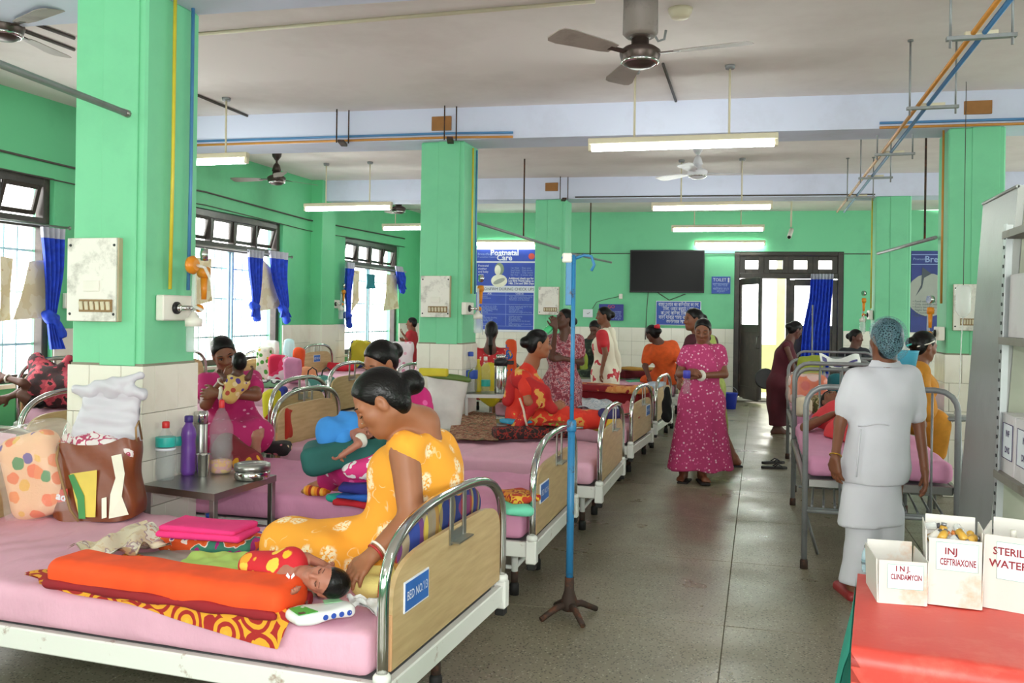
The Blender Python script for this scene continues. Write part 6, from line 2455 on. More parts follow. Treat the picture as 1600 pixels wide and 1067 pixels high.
def head_prims(c, f, u, s=1.0, ears=True, neck=None, nr=.05):
    f, u = nrm(f), nrm(u)
    u = nrm(u - f * np.dot(u, f))
    r = np.cross(f, u)
    B = np.stack([f, r, u], 1)
    P = lambda a, b, d: c + s * (f * a + r * b + u * d)
    pr = [ell(P(-.012, 0, .028), np.array([.092, .073, .08]) * s, B, .02),
          ell(P(.028, 0, -.035), np.array([.058, .056, .076]) * s, B, .03 * s),
          ball(P(.066, 0, -.09), .017 * s, .035 * s),
          cone(P(.0, .045, -.05), P(.05, .022, -.082), .018 * s, .016 * s, .03 * s),
          cone(P(.0, -.045, -.05), P(.05, -.022, -.082), .018 * s, .016 * s, .03 * s),
          cone(P(.082, 0, .01), P(.1, 0, -.028), .007 * s, .0125 * s, .014 * s),
          ball(P(.088, .012, -.033), .008 * s, .01 * s), ball(P(.088, -.012, -.033), .008 * s, .01 * s),
          cone(P(.076, .018, .022), P(.066, .045, .02), .009 * s, .009 * s, .02 * s),
          cone(P(.076, -.018, .022), P(.066, -.045, .02), .009 * s, .009 * s, .02 * s),
          ball(P(.056, .036, -.022), .022 * s, .025 * s), ball(P(.056, -.036, -.022), .022 * s, .025 * s),
          sub(ball(P(.09, .031, .003), .012 * s, .014 * s)), sub(ball(P(.09, -.031, .003), .012 * s, .014 * s)),
          cone(P(.082, -.013, -.06), P(.082, .013, -.06), .008 * s, .008 * s, .01 * s),
          cone(P(.079, -.011, -.07), P(.079, .011, -.07), .008 * s, .008 * s, .01 * s)]
    if ears:
        for e in (-1, 1):
            pr.append(ell(P(-.006, e * .073, -.008), np.array([.018, .009, .03]) * s, B, .012 * s))
            pr.append(sub(ball(P(.0, e * .084, -.004), .009 * s, .008 * s)))
    if neck is not None:
        pr.append(cone(P(-.02, 0, -.045), neck, nr * s, nr * 1.1 * s, .035 * s))
    return pr, P, B


def hand_prims(w, d, n, s=1.0, curl=.5, thumb=1, spread=1.0):
    """w wrist, d towards the fingers, n the way the palm faces, thumb = side"""
    d, n = nrm(d), nrm(n)
    n = nrm(n - d * np.dot(n, d))
    t = np.cross(d, n) * thumb
    pr = []
    for k in range(4):
        o = (-.028 + .0187 * k) * s * spread
        base = w + d * (.078 - .006 * abs(k - 2)) * s - t * o
        pr.append(cone(w + d * .012 * s - t * o * .5, base, .013 * s, .0115 * s, .016 * s))
        L = (.066, .074, .068, .052)[k] * s
        p = base
        a = curl * .5
        for j, (fr, r0, r1) in enumerate(((.45, .0092, .0085), (.3, .0085, .0078), (.25, .0078, .0065))):
            dd = d * cos(a) + n * sin(a) - t * (.06 * (k - 1.5)) * spread
            q = p + nrm(dd) * L * fr
            pr.append(cone(p, q, r0 * s, r1 * s, .005 * s))
            p = q
            a += curl * .75
    b = w + d * .025 * s + t * .02 * s
    m1 = b + (d * .55 + t * .75 + n * .2) * .038 * s
    m2 = m1 + nrm(d * .9 + t * .3 + n * (.2 + curl * .4)) * .028 * s
    m3 = m2 + nrm(d * .95 + n * (.2 + curl * .6)) * .022 * s
    pr += [cone(b, m1, .015 * s, .0115 * s, .014 * s), cone(m1, m2, .0105 * s, .0095 * s, .005 * s), cone(m2, m3, .0092 * s, .0075 * s, .004 * s)]
    return pr


def foot_prims(a, d, s=1.0, up=(0, 0, 1)):
    """a ankle, d towards the toes, up away from the sole"""
    d, up = nrm(d), nrm(up)
    d = nrm(d - up * np.dot(d, up)) if abs(np.dot(d, up)) > .01 else d
    side = np.cross(d, up)
    heel = a - d * .04 * s - up * .045 * s
    ballp = a + d * .11 * s - up * .058 * s
    pr = [cone(a, heel, .036 * s, .028 * s, .03), cone(a, ballp, .034 * s, .022 * s, .03), cone(heel, ballp, .026 * s, .022 * s, .03),
          cone(ballp - side * .022 * s, ballp + side * .022 * s, .018 * s, .018 * s, .02)]
    for k in range(5):
        o = side * (-.03 + .0145 * k) * s
        r = (.0125, .0095, .009, .0085, .008)[k] * s
        L = (.045, .046, .041, .035, .03)[k] * s
        pr.append(cone(ballp + o * .9, ballp + o + d * L - up * .004 * s, r * 1.05, r, .006))
    return pr


def hair_prims(P, B, s, f, u, style='bun', bun=None, low=0.0):
    pr = [ell(P(-.014, 0, .034), np.array([.098, .0785, .086]) * s, B, .02),
          ell(P(-.05, 0, -.02), np.array([.052, .07, .07]) * s, B, .03),
          cut(P(.07, 0, .08), f * .83 - u * .46, .008)]
    if style in ('bun', 'low'):
        b = bun if bun is not None else P(-.115, 0, .0 if style == 'bun' else -.05)
        pr += [ell(b, np.array([.042, .05, .046]) * s, B, .015), cone(P(-.07, 0, .02), b, .035 * s, .03 * s, .03)]
    elif style == 'plait':
        pr += [cone(P(-.085, 0, -.03), P(-.1, 0, -.16), .03 * s, .024 * s, .03), cone(P(-.1, 0, -.16), P(-.08, 0, -.3), .024 * s, .016 * s, .02)]
    return pr


def mid(a, b, t=.5):
    return a + (b - a) * t


def person(name, label, J, sk, dress, step=.016, b=1.0, s=1.0, sleeve=.45, skirt=None, hair='bun', bun=None, hem=None, face=True, hands=True,
           neckcut=(), curl=.6, palms=None, cat='person', legs=True, feet=True, fstep=None, cloth_disp=None, extra_cloth=(), hands_s=1.0, seat=None, arm=1.0, bust=.06, hairline=True, waistband=None, toes=None, cloth_cut=(), hip=.115, patches=True, hair_mat=None, sole=None):
    g = {k: np.asarray(v, float) for k, v in J.items()}
    hc, hf, hu = g['hc'], nrm(g['hf']), nrm(g['hu'])
    hu = nrm(hu - hf * np.dot(hu, hf))
    nb, ch, pel, sl, sr = g['nb'], g['ch'], g['pel'], g['sl'], g['sr']
    lat = nrm(sr - sl)
    spine = nrm(nb - pel)
    fwd = nrm(g['fwd'] if 'fwd' in g else np.cross(spine, lat))
    root = thing(name, label, cat, (pel[0], pel[1], min(p[2] for k, p in g.items() if k not in ('hf', 'hu', 'fwd')) - .03))
    hp, P, B = head_prims(hc, hf, hu, s, True, nb, .05)

    def torso(i):
        q = [cone(pel - lat * .075 * b, pel + lat * .075 * b, hip * b + i, hip * b + i, .06),
             cone(mid(pel, ch, .2), ch, .105 * b + i, .105 * b + i, .08),
             cone(ch - lat * .065 * b, ch + lat * .065 * b, .1 * b + i, .1 * b + i, .06),
             cone(mid(sl, sr, .06), mid(sl, sr, .94), .05 * b + i, .05 * b + i, .06),
             cone(nb, mid(sl, sr), .052 * s + i * .3, .06 * s + i * .5, .05)]
        if bust:
            q += [ball(ch + fwd * .07 * b + lat * bust * b - spine * .02, .068 * b + i, .05), ball(ch + fwd * .07 * b - lat * bust * b - spine * .02, .068 * b + i, .05)]
        return q
    body = torso(0.0)
    ptch = []
    if patches:
        hs = .13 * s
        ptch.append((hc - hs, hc + hs, fstep or step * .5))
    arms = []
    for k, (S, E, W_) in enumerate((('sl', 'el', 'wl'), ('sr', 'er', 'wr'))):
        if E not in g:
            continue
        body += [cone(g[S], g[E], .045 * b * arm, .037 * b * arm, .03), cone(g[E], g[W_], .037 * b * arm, .025 * b * (1 + arm) / 2, .015)]
        if hands:
            d, n, th = (palms or {}).get(W_, (g[W_] - g[E], -fwd, 1))
            body += hand_prims(g[W_], d, n, hands_s, curl, th)
            e = g[W_] + nrm(d) * .08 * hands_s
            ptch.append((e - .115 * hands_s, e + .115 * hands_s, min(fstep or .007, .007)))
    lg = []
    if legs:
        for h_, k_, a_ in ((-1, 'kl', 'al'), (1, 'kr', 'ar')):
            if k_ not in g:
                continue
            hj = pel + lat * h_ * .085 * b
            body.append(cone(hj, g[k_], .085 * b, .055 * b, .04))
            lg.append((hj, g[k_]))
            if a_ in g:
                body.append(cone(g[k_], g[a_], .053 * b, .033 * b, .02))
                lg.append((g[k_], g[a_]))
                if feet and (toes or {}).get(a_) is not None:
                    t = toes[a_]
                    d, up = t if isinstance(t, tuple) else (t, (0, 0, 1))
                    body += foot_prims(g[a_], d, .95, up)
                    ptch.append((g[a_] - .17, g[a_] + .17, .009))
    base = [cut((0, 0, seat + .004), (0, 0, -1), .006)] if seat else []
    bo = blob('body', hp + body + base, step, sk, root, ptch)
    # clothing
    i = .016
    cl = torso(i)
    for S, E in (('sl', 'el'), ('sr', 'er')):
        if E in g and sleeve > 0:
            cl.append(cone(g[S], mid(g[S], g[E], sleeve), .056 * b + i * .6, .05 * b + i, .03))
    if skirt == 'gown' and hem is not None:
        c0, r0 = hem
        for h_ in (-1, 1):
            cl.append(cone(pel + lat * h_ * .06 * b, np.asarray(c0) + lat * h_ * r0 * .55, .125 * b + i, r0 * .62, .08))
        cl.append(cone(pel, np.asarray(c0), .12 * b + i, r0 * .6, .08))
        cl.append(cone(ch, mid(pel, np.asarray(c0), .5), .125 * b, .14 * b, .1))
    elif skirt == 'legs':
        for (p, q) in lg:
            top = np.linalg.norm(p - pel) < .2 * b
            cl.append(cone(p, q, (.1 if top else .072) * b + i, (.07 if top else .052) * b + i, .05))
        if 'kl' in g and 'kr' in g:
            cl.append(cone(pel, mid(g['kl'], g['kr']), .1 * b, .07 * b, .09))
            if 'al' in g:
                cl.append(cone(mid(g['kl'], g['kr']), mid(g['al'], g['ar']), .06 * b, .05 * b, .09))
    cl += list(extra_cloth)
    if skirt == 'gown' and hem is not None:
        cl.append(cut(np.asarray(hem[0]), -spine * .0 + np.array([0, 0, -1.0]), .004))
    cl += [cut(p, n, .006) for p, n in cloth_cut]
    for (c, r) in neckcut:
        cl.append(sub(ball(c, r, .012)))
    cl += base
    co = blob('dress', cl, step, dress, root, disp=cloth_disp if cloth_disp else folds(.005, 26, 26, 14))
    if hair:
        hr = hair_prims(P, B, s, hf, hu, hair, bun)
        blob('hair', hr, step * .62, hair_mat or HAIRM, root)
    if face == 'down':
        for e in (-1, 1):
            blob('eyelid', [ell(P(.077, e * .031, .003), np.array([.009, .014, .009]) * s, B, 0)], .0035 * s, sk, root)
            part('eyelash', MB().tube([P(.08, e * .018, -.004), P(.086, e * .031, -.0065), P(.077, e * .045, -.004)], [.0012 * s, .0022 * s, .0012 * s], 6), HAIRM, root)
            part('eyebrow', MB().tube([P(.0845, e * .016, .026), P(.086, e * .03, .0305), P(.073, e * .05, .026)], [.002 * s, .0032 * s, .0015 * s], 6), HAIRM, root)
    if face:
        fo = lambda a, q, d: P(a, q, d)
        for e in ((-1, 1) if face != 'down' else ()):
            ey = blob('eye', [ell(fo(.0765, e * .031, .003), np.array([.008, .0125, .0065]) * s, B, 0)], .0035 * s, EYEW, root)
            blob('iris', [ell(fo(.0825, e * .031, .002), np.array([.004, .006, .006]) * s, B, 0)], .0022 * s, EYED, ey)
            mb = MB().tube([fo(.0845, e * .016, .026), fo(.086, e * .03, .0305), fo(.073, e * .05, .026)], [.002 * s, .0032 * s, .0015 * s], 6)
            part('eyebrow', mb, HAIRM, root)
            part('eyelid', MB().tube([fo(.08, e * .018, .006), fo(.0835, e * .031, .0115), fo(.075, e * .045, .006)], [.0018 * s, .003 * s, .0018 * s], 6), HAIRM, root)
        blob('lips', [cone(fo(.0845, -.014, -.061), fo(.0845, .014, -.061), .005 * s, .005 * s, .006), ball(fo(.089, 0, -.059), .006 * s, .008), cone(fo(.083, -.01, -.069), fo(.083, .01, -.069), .0065 * s, .0065 * s, .006)], .0035 * s, LIPS, root)
    return root, g, P, B


def band(p, q, t, r, m, root, name='bangle', w=.005):
    """ring round a limb p-q at fraction t"""
    p, q = cm(p), cm(q)
    c = p + (q - p) * t
    ax_ = vec(q - p).to_track_quat('Z', 'Y').to_matrix()
    pts = [vec(c) + ax_ @ V((r * cos(a), r * sin(a), 0)) for a in [2 * pi * k / 16 for k in range(16)]]
    return part(name, MB().tube(pts, w, 6, close=True), m, root)


def daisy(name, base, flower, scale, dens=.2):
    """cloth with sprigs of small pale flowers on thin stems"""
    if name in MATS:
        return MATS[name]
    t = NT(name)
    v_ = t.coords(scale, warp=.25)
    d = t.voro(v_, 1.0)
    f1 = t.ramp(d, [(dens, (1, 1, 1)), (dens + .1, (0, 0, 0))])
    sp = t.ramp(t.noise(t.coords(scale * 9), 1.0, 2), [(.42, (0, 0, 0)), (.48, (1, 1, 1))])
    fl = t.mix(f1, (0, 0, 0), sp)
    nz = t.noise(v_, .9, 2)
    a = t.ramp(nz, [(.488, (0, 0, 0)), (.495, (.8, .8, .8)), (.505, (.8, .8, .8)), (.512, (0, 0, 0))])
    gate = t.ramp(t.noise(v_, 1.7, 1), [(.54, (0, 0, 0)), (.6, (.6, .6, .6))])
    st_ = t.mix(gate, (0, 0, 0), a)
    mx = t.n('ShaderNodeMixRGB', blend_type='LIGHTEN')
    mx.inputs[0].default_value = 1
    t.l(fl, mx.inputs[1])
    t.l(st_, mx.inputs[2])
    t.color(t.mix(mx.outputs[0], hexc(base), hexc(flower)))
    t.set(.85)
    MATS[name] = t.m
    return t.m


# ---------------------------------------------------------------- 1 the woman in yellow on the nearest bed
YD = daisy('yellow orange dress with white sprigs', 'f2a533', 'f6e2bc', 9.5, .25)
hf = nrm(-.79 * R0 - .58 * UP - .12 * FW)
hu = nrm(-.56 * R0 + .82 * UP)
J = dict(hc=D(594, 628, 3.36), hf=hf, hu=hu, nb=D(660, 662, 3.48), ch=D(650, 735, 3.52), pel=D(644, 866, 3.64),
         sl=D(632, 702, 3.36), sr=D(688, 694, 3.64), el=D(643, 808, 3.29), wl=D(583, 866, 3.18), er=D(630, 800, 3.76), wr=D(560, 850, 3.68),
         kl=D(515, 872, 3.45), kr=D(452, 854, 3.62), al=D(585, 885, 3.48), ar=D(560, 872, 3.74), fwd=-R0 * .9 + FW * .25)
w1_, g, P, B = person('person', 'woman in sleeveless yellow dress with white sprigs sitting on the nearest bed', J, SK1, YD, .0115, 1.04, 1.06, 0, 'legs', 'bun', D(644, 597, 3.42),
                      neckcut=[(D(712, 642, 3.44), .135), (D(660, 640, 3.40), .09), (D(624, 742, 3.22), .092)], arm=1.25, fstep=.0055, curl=.5,
                      palms={'wl': (D(553, 898, 3.12) - D(583, 866, 3.18), nrm(-UP + FW * .3), -1), 'wr': (D(530, 866, 3.6) - D(560, 850, 3.68), nrm(-UP), 1)},
                      extra_cloth=[cone(D(648, 740, 3.52), D(606, 835, 3.52), .12, .12, .09), cone(D(643, 690, 3.38), D(634, 697, 3.37), .058, .066, .03), cone(D(678, 745, 3.58), D(664, 850, 3.66), .12, .13, .08),
                                   cone(D(452, 852, 3.62), D(560, 850, 3.56), .075, .09, .08), cone(D(450, 850, 3.62), D(500, 878, 3.45), .07, .06, .08)],
                      cloth_disp=folds(.005, 24, 24, 20), bust=.055, face='down', seat=ZM)
band(g['el'], g['wl'], .86, .034, BANGLE, w1_)
band(g['el'], g['wl'], .94, .032, plain('red bangle', 'a82a2a', .4), w1_)
part('nose_ring', MB().lathe([(0, 0), (.003, .001), (0, .004)], 8, P(.094, -.02, -.026)), CHROME, w1_)

# ---------------------------------------------------------------- 2 the baby in red on the nearest bed
def baby(name, label, hc, hf, hu, chest, pelv, arms, sk, cloth, s=.62, step=.009, legs=(), cat='baby', hair=True, face=True, floor=None, handn=UP):
    hc, chest, pelv = cm(hc), cm(chest), cm(pelv)
    root = thing(name, label, cat, (chest[0], chest[1], chest[2] - .06))
    hp, P, B = head_prims(hc, hf, hu, s, True, mid(hc, chest, .55), .05)
    lat = nrm(np.cross(hc - chest, nrm(hf)))
    body = [cone(chest, pelv, .058, .05, .03), cone(chest - lat * .03, chest + lat * .03, .05, .05, .03)]
    ptch = [(hc - .1, hc + .1, .0045)]
    for k, (E, W_) in enumerate(arms):
        S = chest + lat * (.055 if k else -.055) + nrm(hc - chest) * .02
        body += [cone(S, cm(E), .022, .019, .015), cone(cm(E), cm(W_), .02, .014, .01)]
        body += hand_prims(cm(W_), cm(W_) - cm(E), handn, .42, 1.3, 1 if k else -1)
        ptch.append((cm(W_) - .06, cm(W_) + .06, .0042))
    for (K, A_) in legs:
        body += [cone(pelv, cm(K), .036, .026, .02), cone(cm(K), cm(A_), .026, .017, .01)]
    base = [cut((0, 0, floor), (0, 0, -1), .004)] if floor else []
    blob('body', hp + body + base, step, sk, root, ptch)
    cl = [cone(chest, pelv, .064, .056, .03), cone(chest - lat * .035, chest + lat * .035, .054, .054, .03)] + base
    blob('shirt', cl, step, cloth, root, disp=folds(.003, 40, 40, 40))
    if hair:
        blob('hair', hair_prims(P, B, s * .97, nrm(hf), nrm(nrm(hu) - nrm(hf) * np.dot(nrm(hu), nrm(hf))), None), step * .7, HAIRM, root)
    if face:
        for e in (-1, 1):
            part('eyelid', MB().tube([P(.079, e * .018, .002), P(.0835, e * .031, .0), P(.074, e * .045, .003)], .0032 * s, 6), SK3, root)
            part('eyebrow', MB().tube([P(.084, e * .016, .026), P(.084, e * .03, .03), P(.073, e * .048, .026)], .002 * s, 6), SK3, root)
        blob('mouth', [ell(P(.082, 0, -.064), np.array([.008, .016, .011]) * s, B, 0)], .003, plain('open mouth', '7a2f30', .5), root)
    return root, P


RB_ = spots('red and yellow baby shirt', 'c8202c', ['f0b42a', 'f2c84a', 'e8a02a'], 15, .36, warp=.3)
bc, bch, bp_ = D(511, 908, 3.02) , D(450, 893, 3.15), D(398, 884, 3.22)
bd = nrm(bc - bch)
bface = nrm(-.45 * R0 + .45 * UP - .72 * FW)
brt, BP = baby('baby', 'newborn baby in red and yellow shirt crying on the nearest bed', bc, bface, nrm(bd * .9 + R0 * .2), bch, bp_,
               [(D(430, 915, 3.06), D(452, 923, 3.0)), (D(478, 872, 3.2), D(505, 882, 3.16))], SK4, RB_, .66, .008, floor=ZM + .03)
part('white_leaf', MB().prism([D(452, 905, 3.03) + R0 * x * .01 + UP * y * .01 for x, y in ((0, 0), (-1.2, 1.2), (-.6, 2.2), (.2, 1))], FW * .002), WPR, brt)
part('white_leaf', MB().prism([D(455, 905, 3.03) + R0 * x * .01 + UP * y * .01 for x, y in ((0, 0), (1.2, 1.2), (.8, 2.2), (-.1, 1))], FW * .002), WPR, brt)

# ---------------------------------------------------------------- 3 the woman behind her with the baby in blue
MG = spots('magenta dress with pale spots', 'c41f72', ['e8d8e0', 'd85a9a'], 14, .22)
PKW = blot('pink and white printed cloth', [(0, 'd6327e'), (.45, 'ece4e6'), (.6, 'd6327e'), (.68, 'ece4e6')], 9, warp=.5)
J = dict(hc=D(594, 565, 4.95), hf=nrm(-.62 * R0 - .5 * UP - .6 * FW), hu=nrm(-.3 * R0 + .8 * UP - .45 * FW), nb=D(618, 612, 5.1), ch=D(612, 655, 5.1), pel=D(620, 735, 5.2),
         sl=D(575, 632, 4.95), sr=D(656, 622, 5.15), el=D(566, 685, 4.85), wl=D(545, 700, 4.7), er=D(668, 690, 5.0), wr=D(610, 710, 4.75),
         kl=D(528, 722, 4.85), kr=D(560, 735, 4.7), al=D(515, 748, 4.98), ar=D(590, 752, 4.75), fwd=-R0 * .7 - FW * .7)
w3, g, P, B = person('person', 'woman in magenta dress bending over the baby in blue on the second bed', J, SK1, MG, .015, .98, 1.0, .5, 'legs', 'bun', fstep=.008, face='down', seat=ZM,
                     toes={'al': (-R0 * .9 - UP * .2, nrm(UP * .9 - FW * .3))})
tq = thing('pillow', 'dark teal pillow under the baby in blue', 'pillow', D(540, 740, 4.7))
blob('pillow_body', [rbox(D(540, 706, 4.72), (.225, .14, .075), npm(rotz(TH + .2)) @ npm(Matrix.Rotation(radians(-10), 3, 'Y')), .05, 0)], .014, TEAL, tq, disp=folds(.006, 18, 18, 18))
BLUEB = plain('bright blue towelling', '3b8ad8', .95, var=.1)
b3, BP3 = baby('baby', 'baby wrapped in bright blue lying on the teal pillow', D(575, 680, 4.66), nrm(UP * .7 - FW * .6), nrm(R0), D(540, 678, 4.68), D(512, 668, 4.74),
               [(D(560, 694, 4.52), D(533, 712, 4.5)), (D(560, 668, 4.8), D(580, 660, 4.78))], SK4, BLUEB, .58, .010, face=True)
blob('blue_wrap', [ell(D(522, 676, 4.7), (.10, .1, .085), None, .03), ell(D(552, 666, 4.72), (.11, .09, .07), None, .04), cone(D(540, 655, 4.75), D(533, 645, 4.75), .025, .008, .02), cone(D(560, 660, 4.72), D(572, 648, 4.72), .02, .008, .02)], .012, BLUEB, b3, disp=folds(.008, 30, 30, 30))
blob('white_sleeve', [ell(D(563, 688, 4.58), (.035, .04, .04), None, 0)], .009, plain('white cotton', 'dcdcd4', .9), b3, disp=folds(.003, 60, 60, 60))
soft('cloth', [cone(D(548, 735, 4.62), D(605, 722, 4.62), .05, .07, .04)], .014, PKW, 'pink and white printed cloth over the knees of the bending woman', 'cloth', None, folds(.006, 26, 26, 26))

# ---------------------------------------------------------------- 4 the woman in magenta holding a baby to her shoulder
MG2 = spots('magenta nightdress with fine dots', 'b81f68', ['e4a0c0', 'd8609a'], 18, .17)
z0_ = 6.35
J = dict(hc=D(350, 552, z0_), hf=nrm(.42 * R0 - .4 * UP - .8 * FW), hu=nrm(-.18 * R0 + .95 * UP - .3 * FW), nb=D(352, 585, z0_ + .08), ch=D(356, 615, z0_ + .08), pel=D(362, 680, z0_ + .12),
         sl=D(322, 597, z0_ + .05), sr=D(394, 594, z0_ + .05), el=D(322, 632, z0_ - .15), wl=D(350, 592, z0_ - .24), er=D(400, 618, z0_ - .18), wr=D(340, 614, z0_ - .28),
         kl=D(334, 680, z0_ - .3), kr=D(404, 678, z0_ - .28), al=D(382, 705, z0_ - .4), ar=D(352, 700, z0_ - .35), fwd=-FW)
w4, g, P, B = person('person', 'woman in magenta nightdress holding a small baby against her shoulder', J, SK2, MG2, .016, 1.08, 1.05, .5, 'legs', 'bun', fstep=.008,
                     palms={'wl': (nrm(R0 * .7 + UP * .5), nrm(FW - UP * .2), 1), 'wr': (nrm(-R0 * .9 - UP * .1), nrm(FW), -1)}, feet=False, seat=ZM,
                     extra_cloth=[cone(D(385, 650, z0_), D(400, 690, z0_ - .2), .08, .07, .08)])
band(g['er'], g['wr'], .93, .034, BANGLE, w4, 'bandage', .014)
band(g['el'], g['wl'], .9, .03, BANGLE, w4, 'bangle', .006)
blob('foot', foot_prims(D(398, 705, 5.75), nrm(UP * 1.0 + R0 * .12), .95, nrm(FW * .9 - R0 * .35)), .009, skin('sole', 'a5705c'), w4, label='bare foot with pale sole turned to the camera')
soft('cloth', [cone(D(355, 702, 5.75), D(392, 722, 5.6), .10, .07, .06)], .014, blot('maroon cloth with yellow border', [(0, '7a1c28'), (.6, '8a2430'), (.64, 'e0a424')], 5), 'maroon cloth with yellow border beside the bare foot', 'cloth', None, folds(.006, 22, 22, 22))
FLB = spots('flowered baby shirt', 'd8b46a', ['5a3f90', 'b84a3a', 'e8d0a0'], 24, .38)
b4, _ = baby('baby', 'dark haired baby in flowered shirt held at the shoulder of the woman in magenta', D(373, 566, 6.08), nrm(-.5 * R0 + .8 * FW), nrm(UP), D(370, 598, 6.08), D(360, 618, 6.06),
             [(D(388, 590, 6.05), D(392, 582, 6.05)), (D(352, 592, 6.04), D(346, 586, 6.06))], SK3, FLB, .62, .011, face=False)

# ---------------------------------------------------------------- 5 the woman lying at the first window
RBK = blot('red and black printed saree', [(0, '2a1618'), (.42, '3a1a1c'), (.5, 'a83a4a'), (.6, 'c8505a'), (.66, '2a1618')], 9, warp=.5)
zc_ = 7.9
J = dict(hc=D(46, 622, 7.75), hf=nrm(UP * .4 - R0 * .9), hu=nrm(-R0 * .5 + FW * .6), nb=D(60, 618, zc_), ch=D(75, 606, zc_), pel=D(110, 610, zc_ + .1),
         sl=D(58, 618, zc_ - .1), sr=D(66, 598, zc_ + .15), el=D(36, 598, zc_ - .25), wl=D(8, 590, zc_ - .2), er=D(30, 614, zc_ - .1), wr=D(14, 620, zc_ - .1), fwd=-FW)
w5, g, P, B = person('person', 'woman in red and black saree lying on the window-side bed', J, SK3, RBK, .018, 1.0, .95, .4, None, 'bun', face=False, legs=False, seat=ZM + .13,
                     extra_cloth=[cone(D(62, 600, zc_), D(56, 560, zc_ + .2), .12, .03, .1), cone(D(56, 562, zc_ + .2), D(92, 595, zc_ + .1), .05, .12, .1),
                                  cone(D(85, 590, zc_), D(108, 562, zc_ + .1), .07, .04, .08), cone(D(85, 608, zc_), D(130, 600, zc_), .12, .14, .08)], cloth_disp=folds(.012, 18, 18, 18))
band(g['el'], g['wl'], .85, .032, BANGLE, w5, 'bangle', .008)

# ---------------------------------------------------------------- 6 the woman in the red saree on the third bed
RSR = blot('red saree with gold print', [(0, 'b01c1e'), (.56, 'c22a24'), (.6, 'd8a04a'), (.67, 'e0b870'), (.7, 'b01c1e')], 7, warp=.4)
RSR2 = blot('orange red saree with gold print', [(0, 'd2301e'), (.56, 'de3a24'), (.62, 'd8a04a'), (.68, 'd2301e')], 6, warp=.4)
z0_ = 7.45
J = dict(hc=D(842, 537, z0_), hf=nrm(.95 * R0 - .08 * UP + .12 * FW), hu=UP, nb=D(831, 568, z0_ + .05), ch=D(824, 605, z0_ + .05), pel=D(815, 651, z0_ + .05),
         sl=D(818, 588, z0_ + .2), sr=D(818, 592, z0_ - .14), el=D(838, 628, z0_ + .2), wl=D(868, 632, z0_ + .05), er=D(826, 628, z0_ - .22), wr=D(866, 634, z0_ - .14),
         kl=D(872, 651, z0_ + .1), kr=D(878, 653, z0_ - .08), al=D(925, 656, z0_ + .05), ar=D(935, 656, z0_ - .1), fwd=R0)
w6, g, P, B = person('person', 'woman in red and gold saree sitting upright on the third bed facing right', J, SK1, RSR2, .016, .98, 1.02, .5, 'legs', 'bun', fstep=.008, hip=.1, seat=ZM,
                     toes={'ar': (UP * .8 + R0 * .5, nrm(UP * .3 - R0 * .9))})
blob('saree_fold', [cone(D(812, 590, z0_ - .1), D(862, 640, z0_ - .2), .06, .05, .06), cone(D(814, 588, z0_ + .1), D(800, 645, z0_ + .1), .06, .06, .06), cone(D(806, 592, z0_), D(796, 625, z0_), .065, .06, .06),
                    cone(D(812, 592, z0_ - .12), D(846, 612, z0_ - .2), .065, .06, .06), cone(D(846, 615, z0_ - .2), D(806, 668, z0_ - .2), .045, .045, .06), cone(D(822, 578, z0_ + .04), D(838, 610, z0_ - .02), .05, .06, .06)], .015, RSR, w6, disp=folds(.008, 24, 24, 24))
part('saree_border', MB().tube([D(812, 622, z0_ - .2), D(818, 640, z0_ - .235), D(821, 656, z0_ - .24), D(825, 672, z0_ - .22)], .010, 6), plain('cream saree border', 'dcc8b4', .7), w6)
band(g['er'], g['wr'], .9, .034, BANGLE, w6, 'bangle', .008)
band(g['er'], g['wr'], .82, .036, plain('gold bangle', 'c8983a', .3, .8), w6, 'bangle', .006)
soft('cloth', [cone(D(942, 645, 7.3), D(966, 647, 7.3), .045, .04, .05)], .014, plain('indigo cloth', '3a3468', .85), 'indigo cloth beside the feet of the woman in red saree', 'cloth', None, folds(.006, 26, 26, 26))

# ---------------------------------------------------------------- 7 the woman in red seen from behind by the poster
RDT = spots('red dress with pale dots', 'c82c34', ['e8c8c0', 'e08a80'], 18, .2)
z0_ = 10.6
J = dict(hc=D(768, 517, z0_), hf=nrm(FW + .1 * R0), hu=UP, nb=D(766, 541, z0_), ch=D(766, 566, z0_), pel=D(766, 612, z0_), sl=D(744, 552, z0_), sr=D(790, 552, z0_),
         el=D(740, 585, z0_), wl=D(748, 606, z0_ + .2), er=D(796, 585, z0_), wr=D(788, 606, z0_ + .2), kl=D(750, 618, z0_ + .4), kr=D(782, 618, z0_ + .4), fwd=FW)
person('person', 'woman in red dotted dress sitting with her back turned before the poster', J, SK3, RDT, .02, 1.0, .98, .6, 'legs', 'plait', face=False, seat=ZM, neckcut=[(D(766, 542, z0_ - .1), .1)])

# ---------------------------------------------------------------- 8 standing woman drinking from a green bottle
MOT = blot('mottled pink and maroon print', [(0, '8a3a48'), (.42, 'a8505c'), (.5, 'd0a0a4'), (.56, '7a4a58'), (.64, 'c07a84')], 26, warp=.4)
z0_ = 9.62


def stand(z, u, vf, vh, lean=0.0):
    """foot and crown rows of a standing figure"""
    return None


